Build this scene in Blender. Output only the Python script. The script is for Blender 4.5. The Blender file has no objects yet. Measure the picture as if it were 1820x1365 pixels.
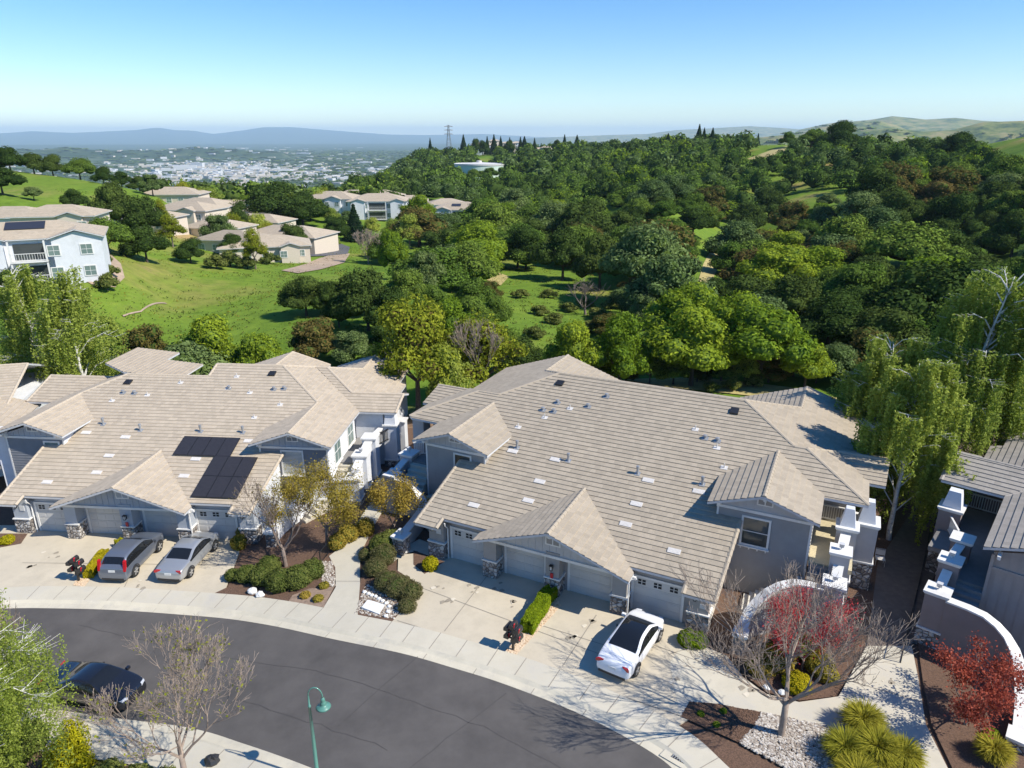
import bpy, math, random
import numpy as np
from mathutils import Vector, Matrix, noise as mnoise
R = math.radians
C = bpy.context.scene
COL = C.collection
# ---------------------------------------------------------------- camera
CAMH = 24.0
FPX = 1262.0
PITCH = math.atan((682.5 - 243) / FPX)
cam_d = bpy.data.cameras.new('camera'); cam = bpy.data.objects.new('camera', cam_d); COL.objects.link(cam)
cam.location = (0, 0, CAMH); cam.rotation_euler = (R(90) - PITCH, 0, 0)
cam_d.sensor_width = 36.0; cam_d.lens = 36.0 * FPX / 1820.0
cam_d.clip_start = 0.5; cam_d.clip_end = 120000
C.camera = cam
# ---------------------------------------------------------------- sky and sun
SUN_AZ = -23.0          # degrees, direction towards the sun measured from +x
SUN_EL = 45.0
world = bpy.data.worlds.new('World'); C.world = world; world.use_nodes = True
wn = world.node_tree; bgn = wn.nodes['Background']
sky = wn.nodes.new('ShaderNodeTexSky'); sky.sky_type = 'NISHITA'; sky.sun_disc = False
sky.sun_elevation = R(SUN_EL); sky.sun_rotation = R(90 - SUN_AZ)
sky.altitude = 300; sky.air_density = 1.0; sky.dust_density = 0.0; sky.ozone_density = 4.0
hsw = wn.nodes.new('ShaderNodeHueSaturation'); hsw.inputs['Saturation'].default_value = 1.32; hsw.inputs['Hue'].default_value = 0.507; hsw.inputs['Value'].default_value = 1.0; wn.links.new(sky.outputs[0], hsw.inputs['Color']); wn.links.new(hsw.outputs[0], bgn.inputs[0]); bgn.inputs[1].default_value = 0.128
sd = bpy.data.lights.new('sun', 'SUN'); sd.energy = 4.9; sd.angle = R(0.5); sd.color = (1.0, 0.945, 0.84)
sun = bpy.data.objects.new('sun', sd); COL.objects.link(sun)
sv = Vector((math.cos(R(SUN_AZ)) * math.cos(R(SUN_EL)), math.sin(R(SUN_AZ)) * math.cos(R(SUN_EL)), math.sin(R(SUN_EL))))
sun.rotation_euler = sv.to_track_quat('Z', 'Y').to_euler(); sun.location = (60, -40, 90)
C.view_settings.view_transform = 'Standard'; C.view_settings.look = 'None'
C.view_settings.exposure = 0.45; C.view_settings.gamma = 1.0; C.view_settings.use_curve_mapping = False
C.cycles.max_bounces = 6; C.cycles.diffuse_bounces = 3; C.cycles.volume_bounces = 1
C.cycles.transparent_max_bounces = 8

# ---------------------------------------------------------------- helpers
def sm(a, b, x):
    t = min(1, max(0, (x - a) / (b - a))); return t * t * (3 - 2 * t)
def g0(x):                      # the street and pads fall gently to the left
    return -1.1 * sm(0, 1, (-4 - x) / 15.0)
def ray(px, py):
    v = py - 682.5; F = FPX * math.cos(PITCH) - v * math.sin(PITCH); D = FPX * math.sin(PITCH) + v * math.cos(PITCH)
    return ((px - 910) / F, D / F)          # x per y, drop per y
def un(px, py, z=0.0):
    a, d = ray(px, py); Y = (CAMH - z) / d; return Vector((a * Y, Y, z))
def at(px, py, Y):
    a, d = ray(px, py); return Vector((a * Y, Y, CAMH - d * Y))
def gp(px, py):
    z = 0
    for _ in range(8): p = un(px, py, z); z = g0(p.x)
    return Vector((p.x, p.y, z))

def tag(o, label=None, cat=None, group=None, kind=None):
    if label: o['label'] = label
    if cat: o['category'] = cat
    if group: o['group'] = group
    if kind: o['kind'] = kind
    return o
def empty(name, loc=(0, 0, 0), rz=0.0, label=None, cat=None, group=None):
    o = bpy.data.objects.new(name, None); COL.objects.link(o); o.location = loc; o.rotation_euler = (0, 0, rz)
    o.empty_display_size = 0.3
    return tag(o, label, cat, group)
def copy_tree(o, parent=None):
    c = o.copy(); COL.objects.link(c); c.parent = parent
    for ch in [k for k in bpy.data.objects if k.parent == o]: copy_tree(ch, c)
    return c
def copy_kids(o, parent, kids):
    c = o.copy(); COL.objects.link(c); c.parent = parent
    for k in kids:
        d = k.copy(); COL.objects.link(d); d.parent = c
    return c

class MB:
    def __init__(s): s.v = []; s.f = []; s.m = []; s.uv = []
    def vert(s, p): s.v.append(tuple(p)); return len(s.v) - 1
    def face(s, pts, m=0, uv=None):
        i = len(s.v); s.v.extend(tuple(p) for p in pts); s.f.append(tuple(range(i, i + len(pts)))); s.m.append(m)
        s.uv.append(uv if uv else [(0, 0)] * len(pts))
    def box(s, x0, x1, y0, y1, z0, z1, m=0):
        P = [(x0, y0, z0), (x1, y0, z0), (x1, y1, z0), (x0, y1, z0), (x0, y0, z1), (x1, y0, z1), (x1, y1, z1), (x0, y1, z1)]
        for q in ((0, 3, 2, 1), (4, 5, 6, 7), (0, 1, 5, 4), (1, 2, 6, 5), (2, 3, 7, 6), (3, 0, 4, 7)):
            s.face([P[i] for i in q], m)
    def obox(s, c, ax, ay, az, m=0):            # oriented box: centre and three half axes
        c = Vector(c); ax = Vector(ax); ay = Vector(ay); az = Vector(az)
        P = [c - ax - ay - az, c + ax - ay - az, c + ax + ay - az, c - ax + ay - az, c - ax - ay + az, c + ax - ay + az, c + ax + ay + az, c - ax + ay + az]
        for q in ((0, 3, 2, 1), (4, 5, 6, 7), (0, 1, 5, 4), (1, 2, 6, 5), (2, 3, 7, 6), (3, 0, 4, 7)):
            s.face([P[i] for i in q], m)
    def prism(s, pts, z0, z1, m=0):             # pts ccw in plan
        n = len(pts)
        s.face([(p[0], p[1], z1) for p in pts], m); s.face([(p[0], p[1], z0) for p in reversed(pts)], m)
        for i in range(n):
            a, b = pts[i], pts[(i + 1) % n]
            s.face([(a[0], a[1], z0), (b[0], b[1], z0), (b[0], b[1], z1), (a[0], a[1], z1)], m)
    def tube(s, pts, rad, n=6, m=0, cap=True):
        pts = [Vector(p) for p in pts]
        if not hasattr(rad, '__len__'): rad = [rad] * len(pts)
        base = len(s.v); up = Vector((0.12, 0.07, 1)).normalized()
        for i, p in enumerate(pts):
            d = (pts[min(i + 1, len(pts) - 1)] - pts[max(i - 1, 0)])
            if d.length < 1e-9: d = Vector((0, 0, 1))
            d.normalize(); a = d.cross(up)
            if a.length < 0.05: a = d.cross(Vector((1, 0, 0)))
            a.normalize(); b = d.cross(a)
            for k in range(n):
                t = 2 * math.pi * k / n; s.v.append(tuple(p + (a * math.cos(t) + b * math.sin(t)) * rad[i]))
        for i in range(len(pts) - 1):
            for k in range(n):
                q = (base + i * n + k, base + i * n + (k + 1) % n, base + (i + 1) * n + (k + 1) % n, base + (i + 1) * n + k)
                s.f.append(q[::-1]); s.m.append(m); s.uv.append([(0, 0)] * 4)
        if cap:
            s.f.append(tuple(base + k for k in range(n))); s.m.append(m); s.uv.append([(0, 0)] * n)
            e = base + (len(pts) - 1) * n
            s.f.append(tuple(e + n - 1 - k for k in range(n))); s.m.append(m); s.uv.append([(0, 0)] * n)
    def lathe(s, c, prof, n=16, m=0):           # prof: (radius, z)
        b = len(s.v); c = Vector(c)
        for r, z in prof:
            for k in range(n):
                t = 2 * math.pi * k / n; s.v.append((c.x + r * math.cos(t), c.y + r * math.sin(t), c.z + z))
        for i in range(len(prof) - 1):
            for k in range(n):
                s.f.append((b + i * n + k, b + i * n + (k + 1) % n, b + (i + 1) * n + (k + 1) % n, b + (i + 1) * n + k)); s.m.append(m); s.uv.append([(0, 0)] * 4)
    def build(s, name, mats, parent=None, smooth=False, loc=None, bevel=0):
        me = bpy.data.meshes.new(name); me.from_pydata(s.v, [], s.f)
        if not isinstance(mats, (list, tuple)): mats = [mats]
        for mt in mats: me.materials.append(mt)
        if len(mats) > 1: me.polygons.foreach_set('material_index', np.array(s.m, dtype=np.int32))
        uvl = me.uv_layers.new(name='UVMap'); flat = [c for f in s.uv for q in f for c in q]
        uvl.data.foreach_set('uv', np.array(flat, dtype=np.float32))
        if smooth: me.polygons.foreach_set('use_smooth', np.ones(len(s.f), dtype=bool))
        me.update()
        o = bpy.data.objects.new(name, me); COL.objects.link(o)
        if parent: o.parent = parent
        if loc is not None: o.location = loc
        if bevel:
            md = o.modifiers.new('b', 'BEVEL'); md.width = bevel; md.segments = 2; md.limit_method = 'ANGLE'
        return o

def clip(poly, a, b, c):        # keep a*x+b*y >= c ; points are tuples with x,y first
    out = []
    for i in range(len(poly)):
        p, q = poly[i], poly[(i + 1) % len(poly)]
        dp = a * p[0] + b * p[1] - c; dq = a * q[0] + b * q[1] - c
        if dp >= 0: out.append(p)
        if (dp >= 0) != (dq >= 0):
            t = dp / (dp - dq); out.append((p[0] + (q[0] - p[0]) * t, p[1] + (q[1] - p[1]) * t))
    return out
def area2(p): return 0.5 * sum(p[i][0] * p[(i + 1) % len(p)][1] - p[(i + 1) % len(p)][0] * p[i][1] for i in range(len(p)))

# ---------------------------------------------------------------- materials
def nm(name):
    m = bpy.data.materials.new(name); m.use_nodes = True; nt = m.node_tree
    return m, nt, nt.nodes['Principled BSDF']
def N(nt, t, **kw):
    n = nt.nodes.new(t)
    for k, v in kw.items():
        if k.startswith('i_'):
            key = k[2:]; n.inputs[int(key) if key.isdigit() else key].default_value = v
        else: setattr(n, k, v)
    return n
def ramp(nt, fac, stops):
    r = nt.nodes.new('ShaderNodeValToRGB'); e = r.color_ramp.elements
    while len(e) < len(stops): e.new(0.5)
    for i, (p, c) in enumerate(stops): e[i].position = p; e[i].color = (*c, 1) if len(c) == 3 else c
    nt.links.new(fac, r.inputs[0]); return r.outputs[0]
def c4(c): return (c[0], c[1], c[2], 1)
def plain(name, col, rough=0.7, var=0.12, scale=3.0, metal=0.0, bump=0.0, bscale=40.0, coat=0.0, spec=0.5, dirt=None, dscale=0.6):
    m, nt, b = nm(name); L = nt.links
    tc = N(nt, 'ShaderNodeTexCoord'); ns = N(nt, 'ShaderNodeTexNoise', i_Scale=scale, i_Detail=6.0, i_Roughness=0.65); L.new(tc.outputs['Object'], ns.inputs['Vector'])
    lo = tuple(c * (1 - var) for c in col); hi = tuple(min(1, c * (1 + var)) for c in col)
    o = ramp(nt, ns.outputs[0], [(0.3, lo), (0.7, hi)])
    if dirt:
        n2 = N(nt, 'ShaderNodeTexNoise', i_Scale=dscale, i_Detail=8.0, i_Roughness=0.7); L.new(tc.outputs['Object'], n2.inputs['Vector'])
        f = ramp(nt, n2.outputs[0], [(0.5, (0, 0, 0)), (0.72, (1, 1, 1))])
        mx = N(nt, 'ShaderNodeMixRGB'); L.new(f, mx.inputs[0]); L.new(o, mx.inputs[1]); mx.inputs[2].default_value = c4(dirt); o = mx.outputs[0]
    L.new(o, b.inputs['Base Color']); b.inputs['Roughness'].default_value = rough; b.inputs['Metallic'].default_value = metal
    b.inputs['Coat Weight'].default_value = coat; b.inputs['Specular IOR Level'].default_value = spec
    if bump:
        n3 = N(nt, 'ShaderNodeTexNoise', i_Scale=bscale, i_Detail=4.0); L.new(tc.outputs['Object'], n3.inputs['Vector'])
        bp = N(nt, 'ShaderNodeBump', i_Strength=bump, i_Distance=0.02); L.new(n3.outputs[0], bp.inputs['Height']); L.new(bp.outputs[0], b.inputs['Normal'])
    return m
def tile_mat(name, col, tw=0.33, th=0.36, weather=(0.2, 0.18, 0.16)):
    m, nt, b = nm(name); L = nt.links
    uv = N(nt, 'ShaderNodeUVMap'); sx = N(nt, 'ShaderNodeSeparateXYZ'); L.new(uv.outputs[0], sx.inputs[0])
    def math_(op, a, bb=None):
        n = N(nt, 'ShaderNodeMath', operation=op)
        for i, q in enumerate((a, bb)):
            if q is None: continue
            if isinstance(q, (int, float)): n.inputs[i].default_value = q
            else: L.new(q, n.inputs[i])
        return n.outputs[0]
    row = math_('FLOOR', math_('DIVIDE', sx.outputs[1], th)); off = math_('MULTIPLY', math_('MODULO', row, 2.0), 0.5)
    colx = math_('ADD', math_('DIVIDE', sx.outputs[0], tw), off); ci = math_('FLOOR', colx); fr = math_('FRACT', colx)
    cmb = N(nt, 'ShaderNodeCombineXYZ'); L.new(ci, cmb.inputs[0]); L.new(row, cmb.inputs[1])
    wn_ = N(nt, 'ShaderNodeTexWhiteNoise', noise_dimensions='2D'); L.new(cmb.outputs[0], wn_.inputs['Vector'])
    ns = N(nt, 'ShaderNodeTexNoise', i_Scale=0.35, i_Detail=6.0, i_Roughness=0.7); L.new(uv.outputs[0], ns.inputs['Vector'])
    cA = ramp(nt, wn_.outputs[0], [(0.0, tuple(c * 0.89 for c in col)), (0.5, col), (1.0, tuple(min(1, c * 1.09) for c in col))])
    f2 = ramp(nt, ns.outputs[0], [(0.4, (0, 0, 0)), (0.75, (0.42, 0.42, 0.42))])
    mx = N(nt, 'ShaderNodeMixRGB'); L.new(f2, mx.inputs[0]); L.new(cA, mx.inputs[1]); mx.inputs[2].default_value = c4(weather)
    fine = N(nt, 'ShaderNodeTexNoise', i_Scale=9.0, i_Detail=3.0); L.new(uv.outputs[0], fine.inputs['Vector'])
    m2 = N(nt, 'ShaderNodeMixRGB', blend_type='MULTIPLY', i_0=0.5); L.new(mx.outputs[0], m2.inputs[1])
    L.new(ramp(nt, fine.outputs[0], [(0.3, (0.8, 0.8, 0.8)), (0.7, (1.08, 1.06, 1.04))]), m2.inputs[2])
    L.new(m2.outputs[0], b.inputs['Base Color']); b.inputs['Roughness'].default_value = 0.8; b.inputs['Specular IOR Level'].default_value = 0.3
    edge = math_('ABSOLUTE', math_('SUBTRACT', fr, 0.5)); gapv = math_('GREATER_THAN', edge, 0.47)
    bp = N(nt, 'ShaderNodeBump', i_Strength=0.6, i_Distance=0.02, invert=True); L.new(gapv, bp.inputs['Height']); L.new(bp.outputs[0], b.inputs['Normal'])
    return m
def stone_mat(name, cols, sc=4.2):
    m, nt, b = nm(name); L = nt.links; tc = N(nt, 'ShaderNodeTexCoord')
    v1 = N(nt, 'ShaderNodeTexVoronoi', i_Scale=sc, feature='F1'); L.new(tc.outputs['Object'], v1.inputs['Vector'])
    v2 = N(nt, 'ShaderNodeTexVoronoi', i_Scale=sc, feature='DISTANCE_TO_EDGE'); L.new(tc.outputs['Object'], v2.inputs['Vector'])
    bw = N(nt, 'ShaderNodeRGBToBW'); L.new(v1.outputs['Color'], bw.inputs[0])
    cc = ramp(nt, bw.outputs[0], [(0.2, cols[0]), (0.5, cols[1]), (0.8, cols[2])])
    e = ramp(nt, v2.outputs['Distance'], [(0.02, (1, 1, 1)), (0.09, (0, 0, 0))])
    mx = N(nt, 'ShaderNodeMixRGB'); L.new(e, mx.inputs[0]); L.new(cc, mx.inputs[1]); mx.inputs[2].default_value = (0.09, 0.08, 0.075, 1)
    L.new(mx.outputs[0], b.inputs['Base Color']); b.inputs['Roughness'].default_value = 0.85
    hb = ramp(nt, v2.outputs['Distance'], [(0.0, (0, 0, 0)), (0.25, (1, 1, 1))])
    bp = N(nt, 'ShaderNodeBump', i_Strength=1.0, i_Distance=0.06); L.new(hb, bp.inputs['Height']); L.new(bp.outputs[0], b.inputs['Normal'])
    return m
def leaf_mat(name, dark, lite, transl=0.3, hue=0.0, clump=0.5):
    m, nt, b = nm(name); L = nt.links; nt.nodes.remove(b); out = nt.nodes['Material Output']
    gm = N(nt, 'ShaderNodeNewGeometry'); tc = N(nt, 'ShaderNodeTexCoord'); oi = N(nt, 'ShaderNodeObjectInfo')
    ns = N(nt, 'ShaderNodeTexNoise', i_Scale=clump, i_Detail=3.0); L.new(tc.outputs['Object'], ns.inputs['Vector'])
    a1 = N(nt, 'ShaderNodeMath', operation='MULTIPLY', i_1=0.45); L.new(gm.outputs['Random Per Island'], a1.inputs[0])
    a2 = N(nt, 'ShaderNodeMath', operation='MULTIPLY_ADD', i_1=0.55); L.new(ns.outputs[0], a2.inputs[0]); L.new(a1.outputs[0], a2.inputs[2])
    cc = ramp(nt, a2.outputs[0], [(0.22, dark), (0.75, lite)])
    hs = N(nt, 'ShaderNodeHueSaturation'); L.new(cc, hs.inputs['Color'])
    mr = N(nt, 'ShaderNodeMapRange', i_3=0.485 + hue, i_4=0.515 + hue); L.new(oi.outputs['Random'], mr.inputs[0]); L.new(mr.outputs[0], hs.inputs['Hue'])
    mv = N(nt, 'ShaderNodeMapRange', i_3=1.2, i_4=0.8); L.new(oi.outputs['Random'], mv.inputs[0]); L.new(mv.outputs[0], hs.inputs['Value'])
    df = N(nt, 'ShaderNodeBsdfDiffuse'); tr = N(nt, 'ShaderNodeBsdfTranslucent'); L.new(hs.outputs[0], df.inputs[0]); L.new(hs.outputs[0], tr.inputs[0])
    mx = N(nt, 'ShaderNodeMixShader', i_0=transl); L.new(df.outputs[0], mx.inputs[1]); L.new(tr.outputs[0], mx.inputs[2]); L.new(mx.outputs[0], out.inputs[0])
    return m
def glass_mat(name, col=(0.02, 0.025, 0.03), rough=0.05, spec=0.8):
    m, nt, b = nm(name); b.inputs['Base Color'].default_value = c4(col); b.inputs['Roughness'].default_value = rough; b.inputs['Specular IOR Level'].default_value = spec
    return m
M = {}
M['white'] = plain('white_paint', (0.71, 0.695, 0.66), 0.6, 0.05, 2.0, dirt=(0.58, 0.56, 0.52))
M['gutter'] = plain('gutter_paint', (0.55, 0.55, 0.55), 0.5, 0.08)
M['door_white'] = plain('garage_door_white', (0.54, 0.525, 0.495), 0.55, 0.05, 1.2, dirt=(0.45, 0.43, 0.40))
M['bluegrey'] = plain('blue_grey_siding', (0.36, 0.385, 0.42), 0.75, 0.07, 1.5)
M['slate'] = plain('slate_siding', (0.20, 0.205, 0.22), 0.75, 0.08, 1.5)
M['taupe'] = plain('taupe_siding', (0.30, 0.285, 0.27), 0.75, 0.07, 1.5)
M['paleg'] = plain('pale_board_siding', (0.46, 0.455, 0.45), 0.75, 0.06, 1.5)
M['cream'] = plain('cream_stucco', (0.62, 0.58, 0.51), 0.85, 0.05, 1.5, bump=0.4)
M['whites'] = plain('white_stucco', (0.66, 0.67, 0.69), 0.85, 0.05, 1.5, bump=0.4, dirt=(0.56, 0.57, 0.58))
M['greys'] = plain('grey_stucco', (0.40, 0.39, 0.39), 0.85, 0.07, 1.5, bump=0.4)
M['mauve'] = plain('mauve_stucco', (0.25, 0.205, 0.19), 0.85, 0.08, 1.2, bump=0.5)
M['mauveb'] = plain('mauve_boards', (0.33, 0.295, 0.275), 0.8, 0.08, 1.2)
M['tile1'] = tile_mat('light_roof_tile', (0.47, 0.395, 0.30), weather=(0.38, 0.32, 0.245))
M['tile2'] = tile_mat('beige_roof_tile', (0.395, 0.335, 0.255), weather=(0.305, 0.262, 0.205))
M['tile3'] = tile_mat('grey_roof_tile', (0.33, 0.30, 0.265), weather=(0.22, 0.21, 0.20))
M['stone'] = stone_mat('ledge_stone', ((0.18, 0.15, 0.13), (0.36, 0.33, 0.30), (0.6, 0.57, 0.53)))
M['concrete'] = plain('driveway_concrete', (0.52, 0.455, 0.345), 0.85, 0.12, 0.7, bump=0.2, dirt=(0.38, 0.33, 0.25), dscale=0.35)
M['walk'] = plain('sidewalk_concrete', (0.53, 0.485, 0.385), 0.85, 0.08, 1.0, bump=0.2, dirt=(0.46, 0.43, 0.37), dscale=0.5)
M['kerbc'] = plain('kerb_concrete', (0.55, 0.50, 0.39), 0.85, 0.09, 1.0, bump=0.2, dirt=(0.42, 0.39, 0.33))
M['asphalt'] = plain('asphalt', (0.088, 0.080, 0.074), 0.85, 0.22, 0.5, bump=0.4, bscale=60, dirt=(0.112, 0.102, 0.093), dscale=0.12)
M['joint'] = plain('joint_dark', (0.27, 0.24, 0.20), 0.9)
M['mulch'] = plain('bark_mulch', (0.13, 0.075, 0.048), 0.95, 0.5, 14.0, bump=1.0, bscale=50)
M['soil'] = plain('bare_soil', (0.28, 0.20, 0.145), 0.95, 0.3, 5.0, bump=0.8, bscale=30)
M['glass'] = glass_mat('window_glass', (0.05, 0.06, 0.06))
M['glassg'] = glass_mat('green_window_glass', (0.16, 0.22, 0.20), 0.12, 0.6)
M['dark'] = plain('dark_interior', (0.02, 0.02, 0.02), 0.9)
M['black'] = plain('black_metal', (0.018, 0.018, 0.02), 0.45)
M['blackg'] = plain('black_mailbox_paint', (0.03, 0.028, 0.027), 0.35, 0.1)
M['red'] = plain('red_plastic', (0.55, 0.02, 0.03), 0.35, 0.05)
M['deck'] = plain('deck_boards', (0.55, 0.47, 0.30), 0.8, 0.08)
M['shadepath'] = plain('path_painted_shade', (0.15, 0.12, 0.10), 0.9, 0.2)  # shade of the side passage is put into this darker paving colour
M['deckg'] = plain('grey_deck', (0.22, 0.21, 0.20), 0.85, 0.1)
M['vent'] = plain('galvanised_vent', (0.36, 0.37, 0.38), 0.4, 0.12, metal=0.4)
M['ventw'] = plain('pale_vent_tile', (0.60, 0.57, 0.53), 0.6, 0.06)
M['pvdark'] = plain('solar_cell', (0.035, 0.032, 0.033), 0.28, 0.2, 6.0, coat=0.2)
M['lampg'] = plain('green_lamp_paint', (0.085, 0.22, 0.175), 0.4, 0.08, coat=0.3)
M['bark'] = plain('grey_bark', (0.17, 0.135, 0.11), 0.9, 0.3, 8.0, bump=0.8)
M['twig'] = plain('pale_twig', (0.30, 0.235, 0.185), 0.9, 0.2, 4.0)
M['twigr'] = plain('grey_brown_twig', (0.20, 0.155, 0.13), 0.9, 0.2, 4.0)
M['birchbark'] = plain('white_birch_bark', (0.68, 0.66, 0.62), 0.8, 0.12, 5.0, dirt=(0.12, 0.11, 0.10), dscale=3.0)
M['darkbark'] = plain('dark_bark', (0.07, 0.055, 0.045), 0.95, 0.3, 6.0)
M['whiterock'] = plain('white_rock', (0.7, 0.7, 0.68), 0.8, 0.15, 5.0, bump=0.6, bscale=8)
M['rockm'] = stone_mat('river_rock', ((0.30, 0.22, 0.16), (0.48, 0.41, 0.33), (0.66, 0.60, 0.53)), 9.0)

def pebble_mat(name, a, b_, c, sc):
    m, nt, b = nm(name); L = nt.links; tc = N(nt, 'ShaderNodeTexCoord')
    gm = N(nt, 'ShaderNodeNewGeometry')
    L.new(ramp(nt, gm.outputs['Random Per Island'], [(0.0, a), (0.5, b_), (1.0, c)]), b.inputs['Base Color']); b.inputs['Roughness'].default_value = 0.8
    return m
M['pebble'] = pebble_mat('pebbles', (0.22, 0.17, 0.13), (0.42, 0.37, 0.31), (0.62, 0.58, 0.52), 9)
M['pebblet'] = pebble_mat('tan_pebbles', (0.42, 0.27, 0.16), (0.60, 0.45, 0.30), (0.72, 0.60, 0.46), 9)
# foliage
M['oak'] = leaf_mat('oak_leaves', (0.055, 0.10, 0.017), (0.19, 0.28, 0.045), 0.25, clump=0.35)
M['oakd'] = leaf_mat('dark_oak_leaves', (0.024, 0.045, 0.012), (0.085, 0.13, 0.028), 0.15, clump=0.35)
M['oakg'] = leaf_mat('grey_green_leaves', (0.065, 0.10, 0.035), (0.19, 0.26, 0.085), 0.2, clump=0.35)
M['spring'] = leaf_mat('spring_green_leaves', (0.09, 0.15, 0.012), (0.30, 0.39, 0.035), 0.35, clump=0.6)
M['yellowg'] = leaf_mat('yellow_green_leaves', (0.10, 0.135, 0.014), (0.33, 0.36, 0.035), 0.35, clump=0.6)
M['olive'] = leaf_mat('olive_brown_leaves', (0.07, 0.06, 0.018), (0.19, 0.155, 0.045), 0.25, clump=0.6)
M['birch'] = leaf_mat('birch_leaves', (0.20, 0.26, 0.03), (0.50, 0.56, 0.12), 0.5, clump=0.6)
M['conifer'] = leaf_mat('conifer_needles', (0.012, 0.030, 0.014), (0.035, 0.065, 0.028), 0.1)
M['redleaf'] = leaf_mat('red_maple_leaves', (0.26, 0.03, 0.032), (0.68, 0.15, 0.12), 0.4, clump=0.9)
M['box'] = leaf_mat('box_hedge_leaves', (0.10, 0.16, 0.008), (0.30, 0.37, 0.02), 0.3, clump=2.0)
M['hedgey'] = leaf_mat('yellow_hedge_leaves', (0.20, 0.20, 0.008), (0.48, 0.43, 0.02), 0.3, clump=2.0)
M['shrub'] = leaf_mat('shrub_leaves', (0.07, 0.095, 0.02), (0.21, 0.23, 0.06), 0.25, clump=1.2)
M['rosemary'] = leaf_mat('rosemary_leaves', (0.07, 0.07, 0.025), (0.21, 0.19, 0.085), 0.2, clump=1.5)
M['ochre'] = leaf_mat('ochre_leaves', (0.17, 0.13, 0.02), (0.42, 0.34, 0.06), 0.3, clump=1.5)
M['tuft'] = leaf_mat('tuft_grass', (0.16, 0.155, 0.015), (0.50, 0.44, 0.06), 0.3, clump=1.5)
M['purple'] = leaf_mat('purple_leaves', (0.03, 0.012, 0.018), (0.08, 0.03, 0.035), 0.2)

# ---------------------------------------------------------------- terrain
CP = []     # (azimuth slope x/y, ln dist, z)
def cp(px, py, Y): 
    p = at(px, py, Y); CP.append((p.x / p.y, math.log(Y), p.z))
def cz(px, Y, z):
    a = (px - 910) / FPX * (math.cos(PITCH) + (CAMH - z) / Y * math.sin(PITCH)); CP.append((a, math.log(Y), z))
for px, Y, z in [(-700, 40, -3), (-300, 60, -3), (0, 64, -3), (300, 64, -2.5), (600, 62, -2), (900, 64, -1), (1150, 66, 0), (1400, 66, 0), (1700, 66, -1), (2200, 60, 0), (2600, 40, 1),
                 (0, 76, -6), (200, 76, -4), (100, 128, 9), (0, 165, 12), (-600, 100, 5), (-600, 200, 20), (2400, 120, 4), (2400, 300, 25), (2400, 800, 0), (-600, 800, 0)]: cz(px, Y, z)
for a in [(20, 500, 95), (160, 490, 98), (0, 560, 84), (60, 410, 125), (0, 390, 150), (0, 300, 240), (120, 318, 215), (220, 335, 200), (285, 352, 195), (0, 345, 190),
          (230, 480, 108), (300, 600, 85), (300, 540, 104), (300, 465, 130), (340, 395, 200), (200, 400, 160),
          (480, 600, 85), (480, 520, 112), (480, 468, 150), (500, 440, 185), (620, 440, 190), (400, 440, 165), (560, 462, 160),
          (620, 600, 82), (600, 510, 112), (680, 470, 160), (600, 380, 245), (800, 392, 255), (700, 330, 420), (450, 370, 260),
          (940, 600, 90), (940, 560, 105), (900, 490, 150), (1100, 540, 118), (1000, 560, 108), (1000, 640, 80),
          (1200, 600, 92), (1200, 480, 160), (1200, 400, 230), (1200, 330, 330), (1200, 285, 480), (1250, 262, 640), (1000, 470, 170), (1000, 400, 260), (1000, 340, 380), (1020, 290, 600), (1050, 272, 850), (900, 400, 270),
          (850, 340, 400), (850, 318, 560), (880, 285, 720), (900, 273, 880), (800, 280, 900), (720, 285, 880), (690, 315, 860), (640, 345, 840), (600, 350, 700), (1150, 268, 900),
          (1500, 620, 82), (1500, 520, 130), (1500, 440, 190), (1480, 380, 260), (1500, 310, 340), (1500, 268, 410), (1380, 272, 450), (1380, 340, 330), (1600, 275, 380), (1600, 340, 270), (1300, 270, 540),
          (1700, 560, 108), (1700, 440, 170), (1820, 450, 150), (1820, 340, 220), (1800, 282, 280), (1740, 273, 350), (1700, 330, 270)]: cp(*a)
for px, Y, z in [(-300, 420, -25), (100, 420, -12), (300, 420, -22), (500, 480, -25), (0, 900, -110), (300, 900, -110), (550, 900, -110), (750, 1300, -60), (900, 1500, -60), (1100, 1500, -40), (1300, 1200, -30), (1500, 900, -30), (1750, 800, -20), (2000, 900, -30)]: cz(px, Y, z)
for px in range(-800, 2700, 350):
    cz(px, 2300, -170); cz(px, 4200, -172)
CPa = np.array(CP)
def _phi(r): return r
_S = np.array([1.0, 0.62])
_P = CPa[:, :2] * _S
_D = np.sqrt(((_P[:, None, :] - _P[None]) ** 2).sum(-1)); _n = len(_P)
_A = np.zeros((_n + 3, _n + 3)); _A[:_n, :_n] = -_D + np.eye(_n) * -0.004; _A[:_n, _n] = 1; _A[:_n, _n + 1:] = _P; _A[_n, :_n] = 1; _A[_n + 1:, :_n] = _P.T
_W = np.linalg.solve(_A, np.concatenate([CPa[:, 2], [0, 0, 0]]))
def rbf(a, l):
    q = np.stack([a, l], -1) * _S; out = np.empty(len(q))
    for i in range(0, len(q), 20000):
        k = q[i:i + 20000]; d = np.sqrt(((k[:, None, :] - _P[None]) ** 2).sum(-1))
        out[i:i + 20000] = -d @ _W[:_n] + _W[_n] + k @ _W[_n + 1:]
    return out
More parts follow.
